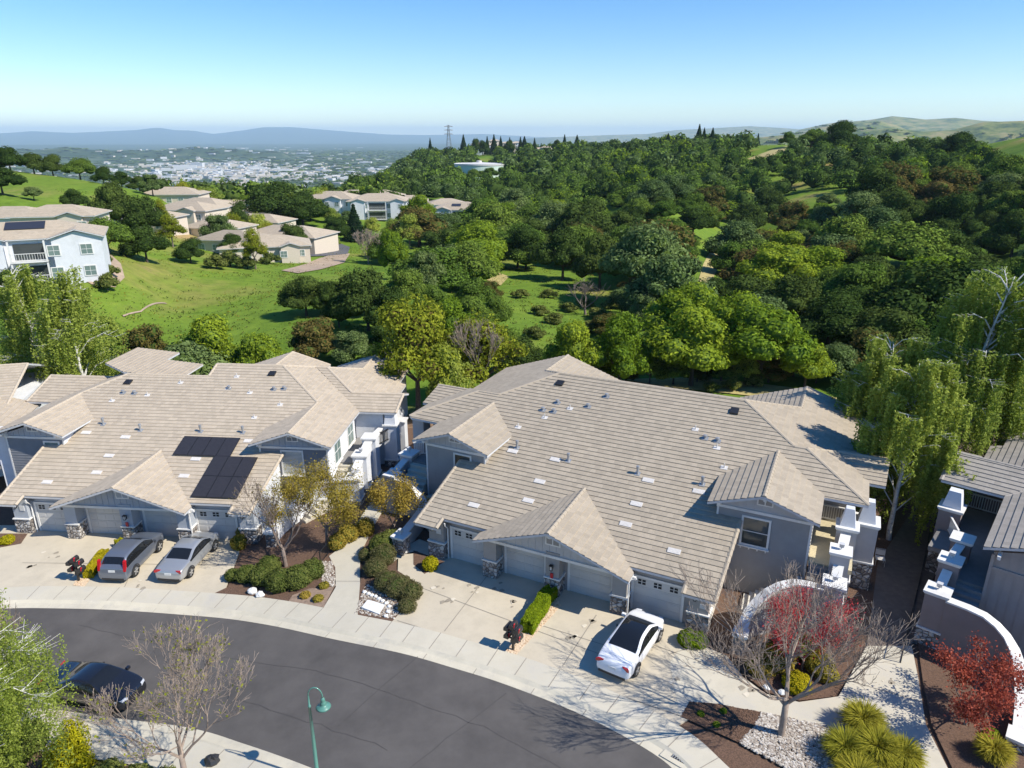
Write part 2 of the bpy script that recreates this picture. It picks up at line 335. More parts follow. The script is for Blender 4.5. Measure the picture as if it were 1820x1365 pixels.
# far ranges: distance, width, profile in photo pixels
RANGES = [
    (34000, 5200, [(-900, 244), (-300, 240), (0, 237), (60, 233), (130, 236), (200, 233), (245, 231), (270, 228), (285, 227), (310, 231), (345, 232), (380, 238), (430, 232), (470, 226), (520, 226), (570, 230), (620, 234), (690, 239), (760, 240), (860, 238), (950, 243), (1100, 246), (3000, 246)]),
    (19000, 2500, [(-900, 260), (880, 256), (940, 246), (1000, 243), (1080, 240), (1150, 238), (1200, 231), (1260, 228), (1330, 224), (1400, 228), (1500, 236), (1700, 236), (2600, 236)]),
    (9500, 1500, [(-900, 300), (1330, 290), (1420, 230), (1470, 219), (1540, 213), (1580, 206), (1640, 212), (1690, 209), (1740, 214), (1820, 218), (1900, 214), (2600, 222)]),
    (6600, 800, [(-900, 300), (1380, 290), (1450, 226), (1500, 217), (1560, 214), (1590, 222), (1650, 245), (1820, 262), (2600, 262)]),
    (4300, 650, [(-900, 330), (1250, 310), (1330, 246), (1400, 238), (1480, 236), (1530, 232), (1580, 226), (1640, 233), (1690, 230), (1740, 216), (1820, 213), (1900, 218), (2600, 222)]),
    (7500, 500, [(-900, 266), (-200, 264), (60, 266), (110, 262), (160, 266), (230, 268), (300, 267), (350, 262), (420, 266), (500, 270), (560, 300), (2600, 300)])]
def fbm(x, y, s, octv=4):
    t = 0; a = 1; n = 0
    for o in range(octv):
        t += a * mnoise.noise(Vector((x / s, y / s, 3.7 * o))); n += a; a *= 0.5; s *= 0.5
    return t / n
def terrain_np(xs, ys):
    r = np.maximum(np.hypot(xs, ys), 3.0); az = np.arctan2(xs, np.maximum(ys, 1e-3)); az = np.where(ys < 1, np.sign(xs) * 1.5, az)
    sl = np.clip(np.tan(np.clip(az, -1.0, 1.0)), -1.5, 1.5)
    yy = np.clip(np.abs(ys), 3, None)
    z = rbf(sl, np.log(np.clip(np.where(ys > 1, yy, r), 55, 4300)))
    # flatten the valley floor
    k = np.clip((np.log(r) - math.log(2300)) / (math.log(3200) - math.log(2300)), 0, 1); z = z * (1 - k) + (-170) * k
    # roughness
    nz = np.array([fbm(x, y, 90.0, 3) for x, y in zip(xs, ys)])
    z = z + nz * np.clip((r - 75) / 150, 0, 1) * np.clip((4000 - r) / 3000, 0, 1) * (1.4 + 3.6 * np.clip((r - 450) / 600, 0, 1))
    # spurs and ravines of the wooded slope
    wv = np.clip((ys - 110) / 80, 0, 1) * np.clip((620 - ys) / 200, 0, 1) * np.clip((sl - .12) / .1, 0, 1)
    z = z + wv * 6.5 * np.sin(sl * 21 + ys * .012 + 1.2) * (.6 + .4 * np.sin(ys * .021 + sl * 9))
    for Rr, Wd, prof in RANGES:
        pa = np.array(prof, float); yv = np.interp(910 + FPX / math.cos(PITCH) * sl, pa[:, 0], pa[:, 1])
        v = yv - 682.5; F = FPX * math.cos(PITCH) - v * math.sin(PITCH); D = FPX * math.sin(PITCH) + v * math.cos(PITCH)
        top = CAMH - D / F * Rr * np.cos(np.arctan(sl)); g = np.exp(-((r - Rr) / Wd) ** 2)
        h = np.maximum(top + 170, 0)
        rid = np.array([abs(fbm(x, y, Wd * 0.55, 4)) if gg > 0.02 else 0 for x, y, gg in zip(xs, ys, g)])
        z = np.maximum(z, -171 + h * g * (1 - 0.55 * rid * (1 - g ** 3)))
    # pads
    gx = np.array([g0(x) for x in xs]) - 0.09
    w = 1 - np.clip((ys - 60) / 9, 0, 1); w = w * w * (3 - 2 * w)
    w = np.where(np.abs(xs) > 70, w * np.clip((110 - np.abs(xs)) / 40, 0, 1), w)
    return z * (1 - w) + gx * w
def T(x, y): return float(terrain_np(np.array([float(x)]), np.array([float(y)]))[0])
def hit(px, py, y0=55, y1=1500):            # where a photo ray meets the terrain
    a, d = ray(px, py)
    Y = np.exp(np.linspace(math.log(y0), math.log(y1), 260)); z = CAMH - d * Y
    t = terrain_np(a * Y, Y); i = np.argmax(z < t)
    if z[i] >= t[i]: return None
    return Vector((a * Y[i], Y[i], float(t[i])))
def build_terrain():
    nr, na = 330, 620
    rs = np.exp(np.linspace(math.log(4), math.log(46000), nr)); az = np.concatenate([np.linspace(-180, -52, 40)[:-1], np.linspace(-52, 52, na), np.linspace(52, 180, 40)[1:]]) * math.pi / 180
    A, Rr = np.meshgrid(az, rs); X = (np.sin(A) * Rr).ravel(); Y = (np.cos(A) * Rr).ravel(); Z = terrain_np(X, Y)
    n = len(az); v = np.stack([X, Y, Z], -1)
    i, j = np.meshgrid(np.arange(nr - 1), np.arange(n - 1), indexing='ij'); a = (i * n + j).ravel()
    f = np.stack([a, a + 1, a + n + 1, a + n], -1)[:, ::-1]
    me = bpy.data.meshes.new('terrain'); me.from_pydata(v.tolist() + [(0, 0, float(g0(0) - .09))], [], f.tolist() + [(len(v), k + 1, k) for k in range(n - 1)])
    me.polygons.foreach_set('use_smooth', np.ones(len(me.polygons), dtype=bool)); me.update()
    o = bpy.data.objects.new('terrain', me); COL.objects.link(o); tag(o, kind='structure')
    m, nt, b = nm('hill_ground'); L = nt.links; gm = N(nt, 'ShaderNodeNewGeometry')
    n1 = N(nt, 'ShaderNodeTexNoise', i_Scale=0.022, i_Detail=9.0, i_Roughness=0.62); L.new(gm.outputs['Position'], n1.inputs['Vector'])
    gr = ramp(nt, n1.outputs[0], [(0.28, (0.06, 0.105, 0.018)), (0.40, (0.115, 0.20, 0.024)), (0.54, (0.16, 0.24, 0.03)), (0.62, (0.24, 0.245, 0.06)), (0.68, (0.36, 0.27, 0.13))])
    n2 = N(nt, 'ShaderNodeTexNoise', i_Scale=0.45, i_Detail=10.0, i_Roughness=0.78); L.new(gm.outputs['Position'], n2.inputs['Vector'])
    mu = N(nt, 'ShaderNodeMixRGB', blend_type='MULTIPLY', i_0=0.8); L.new(gr, mu.inputs[1]); L.new(ramp(nt, n2.outputs[0], [(0.3, (0.45, 0.50, 0.40)), (0.5, (0.9, 0.9, 0.85)), (0.72, (1.3, 1.22, 1.1))]), mu.inputs[2])
    # distance from the camera foot: valley woods, then far hills
    ln = N(nt, 'ShaderNodeVectorMath', operation='LENGTH'); L.new(gm.outputs['Position'], ln.inputs[0])
    n3 = N(nt, 'ShaderNodeTexNoise', i_Scale=0.006, i_Detail=10.0, i_Roughness=0.75); L.new(gm.outputs['Position'], n3.inputs['Vector'])
    valley = ramp(nt, n3.outputs[0], [(0.38, (0.030, 0.055, 0.028)), (0.52, (0.05, 0.085, 0.038)), (0.60, (0.13, 0.15, 0.09)), (0.68, (0.22, 0.21, 0.18))])
    far = ramp(nt, n3.outputs[0], [(0.40, (0.045, 0.075, 0.03)), (0.48, (0.15, 0.18, 0.05)), (0.62, (0.33, 0.26, 0.12))])
    sx = N(nt, 'ShaderNodeSeparateXYZ'); L.new(gm.outputs['Position'], sx.inputs[0])
    f1 = N(nt, 'ShaderNodeMapRange', i_1=900.0, i_2=1500.0); L.new(ln.outputs['Value'], f1.inputs[0])
    fx = N(nt, 'ShaderNodeMapRange', i_1=300.0, i_2=1500.0); L.new(sx.outputs[0], fx.inputs[0])
    farg = ramp(nt, n3.outputs[0], [(0.40, (0.025, 0.05, 0.022)), (0.56, (0.05, 0.08, 0.03)), (0.68, (0.14, 0.15, 0.07))])
    mf = N(nt, 'ShaderNodeMixRGB'); L.new(fx.outputs[0], mf.inputs[0]); L.new(farg, mf.inputs[1]); L.new(far, mf.inputs[2]); far = mf.outputs[0]
    f2 = N(nt, 'ShaderNodeMapRange', i_1=-166.0, i_2=-120.0); L.new(sx.outputs[2], f2.inputs[0])
    m1 = N(nt, 'ShaderNodeMixRGB'); L.new(f2.outputs[0], m1.inputs[0]); L.new(valley, m1.inputs[1]); L.new(far, m1.inputs[2])
    m2 = N(nt, 'ShaderNodeMixRGB'); L.new(f1.outputs[0], m2.inputs[0]); L.new(mu.outputs[0], m2.inputs[1]); L.new(m1.outputs[0], m2.inputs[2])
    # yards round the houses: soil and bark
    f3 = N(nt, 'ShaderNodeMapRange', i_1=66.0, i_2=60.0); L.new(ln.outputs['Value'], f3.inputs[0])
    n4 = N(nt, 'ShaderNodeTexNoise', i_Scale=1.5, i_Detail=6.0); L.new(gm.outputs['Position'], n4.inputs['Vector'])
    soil = ramp(nt, n4.outputs[0], [(0.3, (0.14, 0.09, 0.06)), (0.7, (0.32, 0.23, 0.16))])
    m3 = N(nt, 'ShaderNodeMixRGB'); L.new(f3.outputs[0], m3.inputs[0]); L.new(m2.outputs[0], m3.inputs[1]); L.new(soil, m3.inputs[2])
    L.new(m3.outputs[0], b.inputs['Base Color']); b.inputs['Roughness'].default_value = 0.95; b.inputs['Specular IOR Level'].default_value = 0.1
    bp = N(nt, 'ShaderNodeBump', i_Strength=0.6, i_Distance=0.4); L.new(n2.outputs[0], bp.inputs['Height']); L.new(bp.outputs[0], b.inputs['Normal'])
    me.materials.append(m)
build_terrain()
# ---------------------------------------------------------------- ground sheets
def sheet(name, pts, mat, dz, step=1.0, kind='structure', thick=None, edge=None):
    mb = MB(); P = [(p[0], p[1]) for p in pts]
    if area2(P) < 0: P = P[::-1]
    x0 = min(p[0] for p in P); x1 = max(p[0] for p in P); n = max(1, int((x1 - x0) / step))
    ys = sorted(p[1] for p in P)
    for i in range(n):
        a = x0 + (x1 - x0) * i / n; b = x0 + (x1 - x0) * (i + 1) / n
        q = clip(clip(P, 1, 0, a), -1, 0, -b)
        if len(q) > 2 and abs(area2(q)) > 1e-5: mb.face([(p[0], p[1], g0(p[0]) + dz) for p in q])
    if thick:
        for i in range(len(P)):
            a, b = P[i], P[(i + 1) % len(P)]; L_ = math.hypot(b[0] - a[0], b[1] - a[1]); k = max(1, int(L_ / 1.0))
            for j in range(k):
                p = (a[0] + (b[0] - a[0]) * j / k, a[1] + (b[1] - a[1]) * j / k); q = (a[0] + (b[0] - a[0]) * (j + 1) / k, a[1] + (b[1] - a[1]) * (j + 1) / k)
                mb.face([(p[0], p[1], g0(p[0]) + dz - thick), (q[0], q[1], g0(q[0]) + dz - thick), (q[0], q[1], g0(q[0]) + dz), (p[0], p[1], g0(p[0]) + dz)])
    return tag(mb.build(name, mat), kind=kind)
def G(*pts): return [gp(*p) for p in pts]
def spline(pts, n=6):
    out = []
    for i in range(len(pts) - 1):
        p0 = pts[max(i - 1, 0)]; p1 = pts[i]; p2 = pts[i + 1]; p3 = pts[min(i + 2, len(pts) - 1)]
        for k in range(n):
            t = k / n; out.append(0.5 * ((2 * p1) + (p2 - p0) * t + (2 * p0 - 5 * p1 + 4 * p2 - p3) * t * t + (3 * p1 - p0 - 3 * p2 + p3) * t ** 3))
    out.append(pts[-1]); return out
far_edge = spline(G((-420, 1130), (-150, 1095), (0, 1081), (100, 1080), (222, 1084), (370, 1095), (474, 1109), (599, 1136), (723, 1162), (800, 1184), (887, 1211), (1002, 1255), (1096, 1300), (1172, 1345), (1215, 1385), (1290, 1470), (1400, 1640)))
near_edge = spline(G((-420, 1290), (-100, 1262), (60, 1258), (150, 1267), (290, 1285), (363, 1298), (429, 1319), (494, 1341), (560, 1366), (640, 1400), (800, 1500), (900, 1600), (1000, 1760)))
def offset(line, d):
    out = []
    for i, p in enumerate(line):
        t = line[min(i + 1, len(line) - 1)] - line[max(i - 1, 0)]; t.z = 0; t.normalize(); out.append(Vector((p.x - t.y * d, p.y + t.x * d, 0)))
    return out
sheet('street', far_edge + near_edge[::-1], M['asphalt'], -0.05)
def band(name, a, b, mat, dz0, dz1, skirt=0.0):
    mb = MB()
    for i in range(len(a) - 1):
        P = [(a[i].x, a[i].y, g0(a[i].x) + dz0), (a[i + 1].x, a[i + 1].y, g0(a[i + 1].x) + dz0), (b[i + 1].x, b[i + 1].y, g0(b[i + 1].x) + dz1), (b[i].x, b[i].y, g0(b[i].x) + dz1)]
        mb.face(P)
    return tag(mb.build(name, mat), kind='structure')
K1 = offset(far_edge, 0.42); K2 = offset(far_edge, 0.62); K3 = offset(far_edge, 1.9); K4 = offset(far_edge, 2.15)
band('gutter', far_edge, K1, M['kerbc'], -0.046, -0.03); band('kerb', K1, K2, M['kerbc'], -0.03, 0.075)
band('pavement', K2, K3, M['walk'], 0.075, 0.085)
n1_ = offset(near_edge, -0.42); n2_ = offset(near_edge, -0.6); n3_ = offset(near_edge, -2.3)
band('gutter', n1_, near_edge, M['kerbc'], -0.03, -0.046); band('kerb', n2_, n1_, M['kerbc'], 0.08, -0.03); band('pavement', n3_, n2_, M['walk'], 0.085, 0.08)
def joints(name, a, b, every, z, w=0.018):
    mb = MB(); acc = 0
    for i in range(1, len(a) - 1):
        acc += (a[i] - a[i - 1]).length
        if acc < every: continue
        acc = 0; p, q = a[i], b[i]; t = (q - p).normalized(); s = Vector((-t.y, t.x, 0)) * w
        mb.face([(v.x, v.y, g0(v.x) + z) for v in (p - s, p + s, q + s, q - s)])
    return tag(mb.build(name, M['joint']), kind='structure')
M['seam'] = plain('tar_seam', (0.066, 0.06, 0.056), 0.7)
def street_lines(segs, w=.018):
    mb = MB(); rnd = random.Random(3)
    for a, b_ in segs:
        a = gp(*a); b_ = gp(*b_); n = max(2, int((b_ - a).length / .7)); t = (b_ - a).normalized(); s = Vector((-t.y, t.x, 0)); pts = [a.lerp(b_, k / n) + s * rnd.gauss(0, .035) for k in range(n + 1)]
        for p, q in zip(pts, pts[1:]): mb.face([(v.x, v.y, g0(v.x) - .0445) for v in (p - s * w, p + s * w, q + s * w, q - s * w)][::-1])
    return tag(mb.build('street_seams', M['seam']), kind='structure')
street_lines([((140, 1110), (560, 1190)), ((560, 1190), (860, 1290)), ((600, 1290), (760, 1150)), ((420, 1240), (690, 1330)), ((860, 1290), (1010, 1370)), ((250, 1180), (330, 1100)), ((720, 1370), (900, 1230))])
joints('pavement_joints', K2, K3, 1.25, 0.0885); joints('kerb_joints', far_edge, K1, 2.5, -0.032)
joints('pavement_joints', n2_, n3_, 1.5, 0.0895)
# ground behind the pavement: driveways, paths and beds (each a sheet a few mm above the last)
def lines(name, segs, z, w=0.02):
    mb = MB()
    for p, q in segs:
        p = gp(*p); q = gp(*q); n = max(1, int((q - p).length)); t = (q - p).normalized(); s = Vector((-t.y, t.x, 0)) * w
        for k in range(n):
            a = p.lerp(q, k / n); b = p.lerp(q, (k + 1) / n)
            mb.face([(v.x, v.y, g0(v.x) + z) for v in (a - s, a + s, b + s, b - s)])
    return tag(mb.build(name, M['joint']), kind='structure')
yard = K3[::-1]
yb = [p for p in K3 if p.x > -60]
sheet('yard_soil', [Vector((-48, 58, 0))] + [p - Vector((0, 0.05, 0)) for p in yb] + [Vector((45, 20, 0)), Vector((45, 58, 0))], M['mulch'], -0.02)
def kx(px):             # point of the pavement's back edge nearest to a photo column
    best = min(K3, key=lambda p: abs(proj(p)[0] - px)); return best
def proj(p):
    X, Y, Z = p[0], p[1], g0(p[0]) - CAMH; fw = Y * math.cos(PITCH) - Z * math.sin(PITCH); up = Y * math.sin(PITCH) + Z * math.cos(PITCH)
    return (910 + FPX * X / fw, 682.5 - FPX * up / fw)
def kseg(a, b): return [p for p in K3 if min(a, b) < proj(p)[0] < max(a, b)]
# left driveway
sheet('driveway', [kx(-190)] + kseg(-190, 395) + [kx(395)] + G((400, 1050), (425, 985), (425, 935), (-60, 935), (-190, 960)), M['concrete'], 0.065, thick=0.2)
# path between the two houses
sheet('path', [kx(583)] + kseg(583, 631) + [kx(631)] + G((640, 1040), (640, 985), (662, 940), (690, 890), (700, 840), (672, 840), (655, 900), (605, 975), (585, 990), (596, 1010), (597, 1045)), M['walk'], 0.071, thick=0.2)
# right driveway
sheet('driveway', [kx(706)] + kseg(706, 1210) + [kx(1210)] + G((1260, 1258), (1290, 1190), (1240, 1135), (1268, 1085), (1110, 1040), (770, 960), (738, 985), (708, 988), (707, 1018), (752, 1045)), M['concrete'], 0.067, thick=0.2)
sheet('path', G((1262, 1080), (1238, 1145), (1262, 1155), (1292, 1168), (1320, 1205), (1360, 1235), (1420, 1250), (1490, 1240), (1540, 1150), (1620, 1150), (1632, 1210), (1645, 1290), (1690, 1380), (1640, 1420), (1560, 1330), (1465, 1292), (1350, 1270), (1275, 1252), (1208, 1276), (1190, 1180)), M['walk'], 0.072, thick=0.2)
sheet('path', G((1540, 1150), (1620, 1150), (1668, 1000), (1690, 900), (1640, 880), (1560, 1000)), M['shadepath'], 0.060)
sheet('path', G((1800, 1300), (1745, 1310), (1790, 1400), (1900, 1400)), M['concrete'], 0.075)
sheet('path', G((745, 960), (785, 975), (720, 985), (700, 1000), (700, 985)), M['walk'], 0.076)
lines('slab_joints', [((40, 1002), (420, 1005)), ((222, 1045), (262, 950)), ((706, 1105), (1210, 1275)), ((750, 1047), (1085, 1172)), ((790, 1124), (870, 1020)), ((1000, 1186), (1060, 1095)), ((957, 1112), (1110, 1160)), ((1188, 1165), (1240, 1150)), ((1125, 1135), (1290, 1195)), ((598, 1035), (640, 1035)), ((1500, 1210), (1640, 1250)), ((1555, 1300), (1660, 1330))], 0.0805)
# planting islands set into the driveways
sheet('gravel_bed', G((735, 980), (790, 1000), (755, 1022), (735, 1005)), M['mulch'], 0.082)
sheet('gravel_bed', G((898, 1160), (917, 1167), (998, 1078), (985, 1062), (925, 1120)), M['pebblet'], 0.084)
sheet('gravel_bed', G((130, 1042), (150, 1045), (196, 985), (180, 985), (140, 1025)), M['pebblet'], 0.084)
sheet('gravel_bed', G((0, 975), (38, 968), (50, 950), (0, 950)), M['mulch'], 0.084)
sheet('gravel_bed', [kx(389)] + kseg(389, 583) + [kx(583)] + G((595, 1045), (596, 1010), (585, 992), (545, 985), (440, 970), (425, 990), (405, 1045)), M['mulch'], 0.070)
sheet('soil_bed', [kx(505)] + kseg(505, 583) + [kx(583)] + G((594, 1045), (550, 1048), (520, 1060)), M['soil'], 0.078)
sheet('gravel_bed', [kx(631)] + kseg(631, 706) + [kx(706)] + G((752, 1045), (705, 1015), (690, 960), (650, 985), (640, 1040)), M['mulch'], 0.070)
sheet('bark_bed', G((1210, 1276), (1225, 1250), (1262, 1252), (1352, 1268), (1340, 1295), (1312, 1322)), M['mulch'], 0.088)
sheet('bark_bed', G((1300, 1165), (1320, 1200), (1362, 1233), (1420, 1248), (1485, 1240), (1500, 1170), (1400, 1130)), M['mulch'], 0.088)
sheet('bark_bed', G((1630, 1140), (1640, 1215), (1655, 1290), (1700, 1385), (1830, 1400), (1850, 1200), (1700, 1100)), M['mulch'], 0.083)

def pebbles(name, poly, n, rmin, rmax, mat, z, seed, kind='stuff'):
    rnd = random.Random(seed); mb = MB(); P = [(p[0], p[1]) for p in poly]
    xs = [p[0] for p in P]; ys = [p[1] for p in P]; k = 0
    def inside(x, y):
        c = False
        for i in range(len(P)):
            a, b = P[i], P[i - 1]
            if (a[1] > y) != (b[1] > y) and x < (b[0] - a[0]) * (y - a[1]) / (b[1] - a[1]) + a[0]: c = not c
        return c
    while k < n:
        x = rnd.uniform(min(xs), max(xs)); y = rnd.uniform(min(ys), max(ys))
        if not inside(x, y): continue
        k += 1; r = rnd.uniform(rmin, rmax); zz = g0(x) + z; b = len(mb.v); t0 = rnd.random() * 6; e = rnd.uniform(0.6, 1)
        for j in range(5):
            t = t0 + j * 1.2566; mb.v.append((x + r * math.cos(t), y + r * e * math.sin(t), zz))
        for j in range(5):
            t = t0 + j * 1.2566 + .3; mb.v.append((x + .6 * r * math.cos(t), y + .6 * r * e * math.sin(t), zz + r * .55))
        for j in range(5): mb.f.append((b + j, b + (j + 1) % 5, b + 5 + (j + 1) % 5, b + 5 + j)); mb.m.append(0); mb.uv.append([(0, 0)] * 4)
        mb.f.append(tuple(b + 5 + j for j in range(5))); mb.m.append(0); mb.uv.append([(0, 0)] * 5)
    return tag(mb.build(name, mat), kind=kind)
pebbles('river_pebbles', G((1352, 1268), (1465, 1292), (1560, 1330), (1570, 1370), (1400, 1370), (1312, 1322), (1340, 1295)), 5200, .03, .085, M['pebble'], 0.08, 1)
pebbles('river_pebbles', G((631, 1092), (650, 1040), (700, 1060), (712, 1085), (700, 1102)), 900, .03, .07, M['pebble'], 0.075, 2)
pebbles('river_pebbles', G((572, 1000), (592, 1000), (596, 1045), (573, 1040)), 450, .03, .08, M['pebble'], 0.078, 3)
pebbles('tan_pebbles', G((898, 1160), (917, 1167), (998, 1078), (985, 1062), (925, 1120)), 700, .025, .05, M['pebblet'], 0.085, 4)
pebbles('tan_pebbles', G((130, 1042), (150, 1045), (196, 985), (180, 985), (140, 1025)), 500, .025, .05, M['pebblet'], 0.085, 5)
pebbles('bark_chips', G((1210, 1276), (1225, 1250), (1262, 1252), (1352, 1268), (1340, 1295), (1312, 1322)), 1500, .02, .05, M['mulch'], 0.089, 6)

# ---------------------------------------------------------------- house building kit
EXPO = 0.36
def lap_roof(mb, poly, plane, lift=0.045, thick=0.14, trim=1, flip_low=True):
    """poly: plan points (u,v); plane: (c0,cu,cv) gives z. Courses of tiles with a real step; slot trim for the edges."""
    c0, cu, cv = plane; P = [tuple(p) for p in poly]
    if area2(P) < 0: P = P[::-1]
    gl = math.hypot(cu, cv); gx, gy = (cu / gl, cv / gl) if gl > 1e-6 else (0, 1)
    Z = lambda p: c0 + cu * p[0] + cv * p[1]
    w = [p[0] * gx + p[1] * gy for p in P]; w0, w1 = min(w), max(w); step = EXPO / math.sqrt(1 + gl * gl)
    k0 = math.floor(w0 / step) if False else 0
    n = int(math.ceil((w1 - w0) / step)); us = math.sqrt(1 + gl * gl)
    for k in range(n):
        a = w0 + k * step; b = min(a + step, w1 + 1e-6)
        q = clip(clip(P, gx, gy, a), -gx, -gy, -b)
        if len(q) < 3 or abs(area2(q)) < 1e-4: continue
        pts = []; uv = []
        for p in q:
            ww = p[0] * gx + p[1] * gy; t = (ww - a) / step
            pts.append((p[0], p[1], Z(p) + lift * (1 - t) + 0.004)); uv.append((p[0] * gy - p[1] * gx, min(ww, b - 1e-4) * us - w0 * us + 1e-4 if ww > a + 1e-5 else (a - w0) * us + 1e-3))
        mb.face(pts, 0, uv)
        for i in range(len(q)):                 # the butt of the course
            p, r = q[i], q[(i + 1) % len(q)]
            if abs(p[0] * gx + p[1] * gy - a) < 1e-5 and abs(r[0] * gx + r[1] * gy - a) < 1e-5 and math.hypot(p[0] - r[0], p[1] - r[1]) > 1e-3:
                uvb = (p[0] * gy - p[1] * gx, (a - w0) * us + 1e-3)
                mb.face([(p[0], p[1], Z(p) - 0.02), (r[0], r[1], Z(r) - 0.02), (r[0], r[1], Z(r) + lift + 0.004), (p[0], p[1], Z(p) + lift + 0.004)], 0, [uvb] * 4)
    mb.face([(p[0], p[1], Z(p) - thick) for p in reversed(P)], trim)
    for i in range(len(P)):
        p, r = P[i], P[(i + 1) % len(P)]
        mb.face([(p[0], p[1], Z(p) - thick), (r[0], r[1], Z(r) - thick), (r[0], r[1], Z(r) + 0.002), (p[0], p[1], Z(p) + 0.002)], trim)
def caps(mb, a, b, r=0.115, m=0, seg=0.42):
    a = Vector(a); b = Vector(b); L_ = (b - a).length; n = max(1, int(L_ / seg)); d = (b - a).normalized(); s = d.cross(Vector((0, 0, 1))).normalized(); u = s.cross(d)
    for k in range(n):
        p = a + d * (L_ * k / n); q = a + d * (L_ * (k + 1) / n + 0.02); r0, r1 = r * 1.12, r * 0.92
        prev = None
        for t in (-100, -55, 0, 55, 100):
            ct, st = math.cos(R(t)), math.sin(R(t)); x = (p + (s * st + u * (ct * 0.75 - 0.1)) * r0, q + (s * st + u * (ct * 0.75 - 0.1)) * r1)
            if prev: mb.face([prev[0], prev[1], x[1], x[0]], m, [(0.1, .1)] * 4)
            prev = x
        f = [p + (s * math.sin(R(t)) + u * (math.cos(R(t)) * 0.75 - 0.1)) * r0 for t in (-100, -55, 0, 55, 100)]
        mb.face(f, m, [(0.1, .1)] * 5)
def lap_wall(mb, p0, p1, outline, expo=0.2, step=0.034, m=0, mode='lap'):
    """vertical wall from plan point p0 to p1 (outside on the right hand), outline: list of (s,z) with s metres from p0."""
    p0 = Vector((p0[0], p0[1], 0)); p1 = Vector((p1[0], p1[1], 0)); d = (p1 - p0).normalized(); nrm = Vector((d.y, -d.x, 0))
    P = [tuple(o) for o in outline]
    if area2(P) < 0: P = P[::-1]
    W3 = lambda s, z, o=0.0: p0 + d * s + nrm * o + Vector((0, 0, z))
    if mode == 'flat' or mode == 'board':
        mb.face([W3(*q) for q in P], m)
        if mode == 'board':                     # board and batten: thin real battens
            s0 = min(q[0] for q in P); s1 = max(q[0] for q in P); k = s0 + 0.2
            while k < s1 - 0.05:
                q = clip(clip(P, 1, 0, k), -1, 0, -(k + 0.05))
                if len(q) > 2:
                    mb.face([W3(a, b, 0.022) for a, b in q], m)
                    for i in range(len(q)):
                        a, b = q[i], q[(i + 1) % len(q)]; mb.face([W3(a[0], a[1]), W3(b[0], b[1]), W3(b[0], b[1], .022), W3(a[0], a[1], .022)], m)
                k += 0.41
        return
    z0 = min(q[1] for q in P); z1 = max(q[1] for q in P); n = int(math.ceil((z1 - z0) / expo))
    for k in range(n):
        a = z0 + k * expo; b = a + expo; q = clip(clip(P, 0, 1, a), 0, -1, -b)
        if len(q) < 3 or abs(area2(q)) < 1e-4: continue
        mb.face([W3(s, z, step * (1 - (z - a) / expo)) for s, z in q], m)
        for i in range(len(q)):
            u, v = q[i], q[(i + 1) % len(q)]
            if abs(u[1] - a) < 1e-6 and abs(v[1] - a) < 1e-6: mb.face([W3(u[0], a, -0.01), W3(v[0], a, -0.01), W3(v[0], a, step), W3(u[0], a, step)], m)

def window(parent, p0, p1, s0, s1, z0, z1, glass='glass', sill=True, bars=1, trimmat='white', corbels=False, blinds=False):
    """window on the vertical wall p0->p1 between s0..s1, z0..z1"""
    p0 = Vector((p0[0], p0[1], 0)); p1 = Vector((p1[0], p1[1], 0)); d = (p1 - p0).normalized(); nn = Vector((d.y, -d.x, 0)); up = Vector((0, 0, 1))
    c = p0 + d * (s0 + s1) / 2 + up * (z0 + z1) / 2; hw = (s1 - s0) / 2; hh = (z1 - z0) / 2; fw = 0.055
    a = MB()
    for sg in (-1, 1):
        a.obox(c + d * sg * (hw + fw) + nn * .03, d * fw, nn * .045, up * (hh + 2 * fw))
    a.obox(c + up * (hh + fw) + nn * .032, d * (hw), nn * .045, up * fw); a.obox(c - up * (hh + fw) + nn * .032, d * hw, nn * .045, up * fw)
    w = a.build('window', M[trimmat], parent)
    g = MB(); g.obox(c + nn * .045, d * hw, nn * .006, up * hh); g.build('glass', M[glass], w)
    b = MB(); b.obox(c + nn * .058, d * hw, nn * .009, up * .022)
    for k in range(bars):
        s = -hw + 2 * hw * (k + 1) / (bars + 1); b.obox(c + d * s + nn * .0575, d * .02, nn * .008, up * hh)
    b.build('glazing_bar', M[trimmat], w)
    if blinds:
        b = MB(); k = -hh + .06
        while k < hh: b.obox(c + nn * .052 + up * k, d * hw * .96, nn * .003, up * .028); k += .1
        b.build('blind', M['ventw'], w)
    if sill:
        b = MB(); b.obox(c - up * (hh + 2 * fw + .035) + nn * .07, d * (hw + .16), nn * .09, up * .035); b.build('sill', M[trimmat], w)
    if corbels:
        b = MB()
        for k in range(4): b.obox(c - up * (hh + 2 * fw + .13) + nn * .06 + d * (-hw + (k) * 2 * hw / 3), d * .035, nn * .06, up * .06)
        b.build('sill_bracket', M[trimmat], w)
    return w
def bracket(parent, c, out, up_=Vector((0, 0, 1))):
    out = Vector(out).normalized(); side = Vector((out.y, -out.x, 0)); c = Vector(c); b = MB()
    b.obox(c + out * .28, side * .075, out * .30, up_ * .08); b.obox(c + out * .10 - up_ * .16, side * .06, out * .10, up_ * .14)
    b.obox(c + out * .33 - up_ * .10, side * .055, out * .05, up_ * .04)
    b.build('bracket', M['white'], parent)
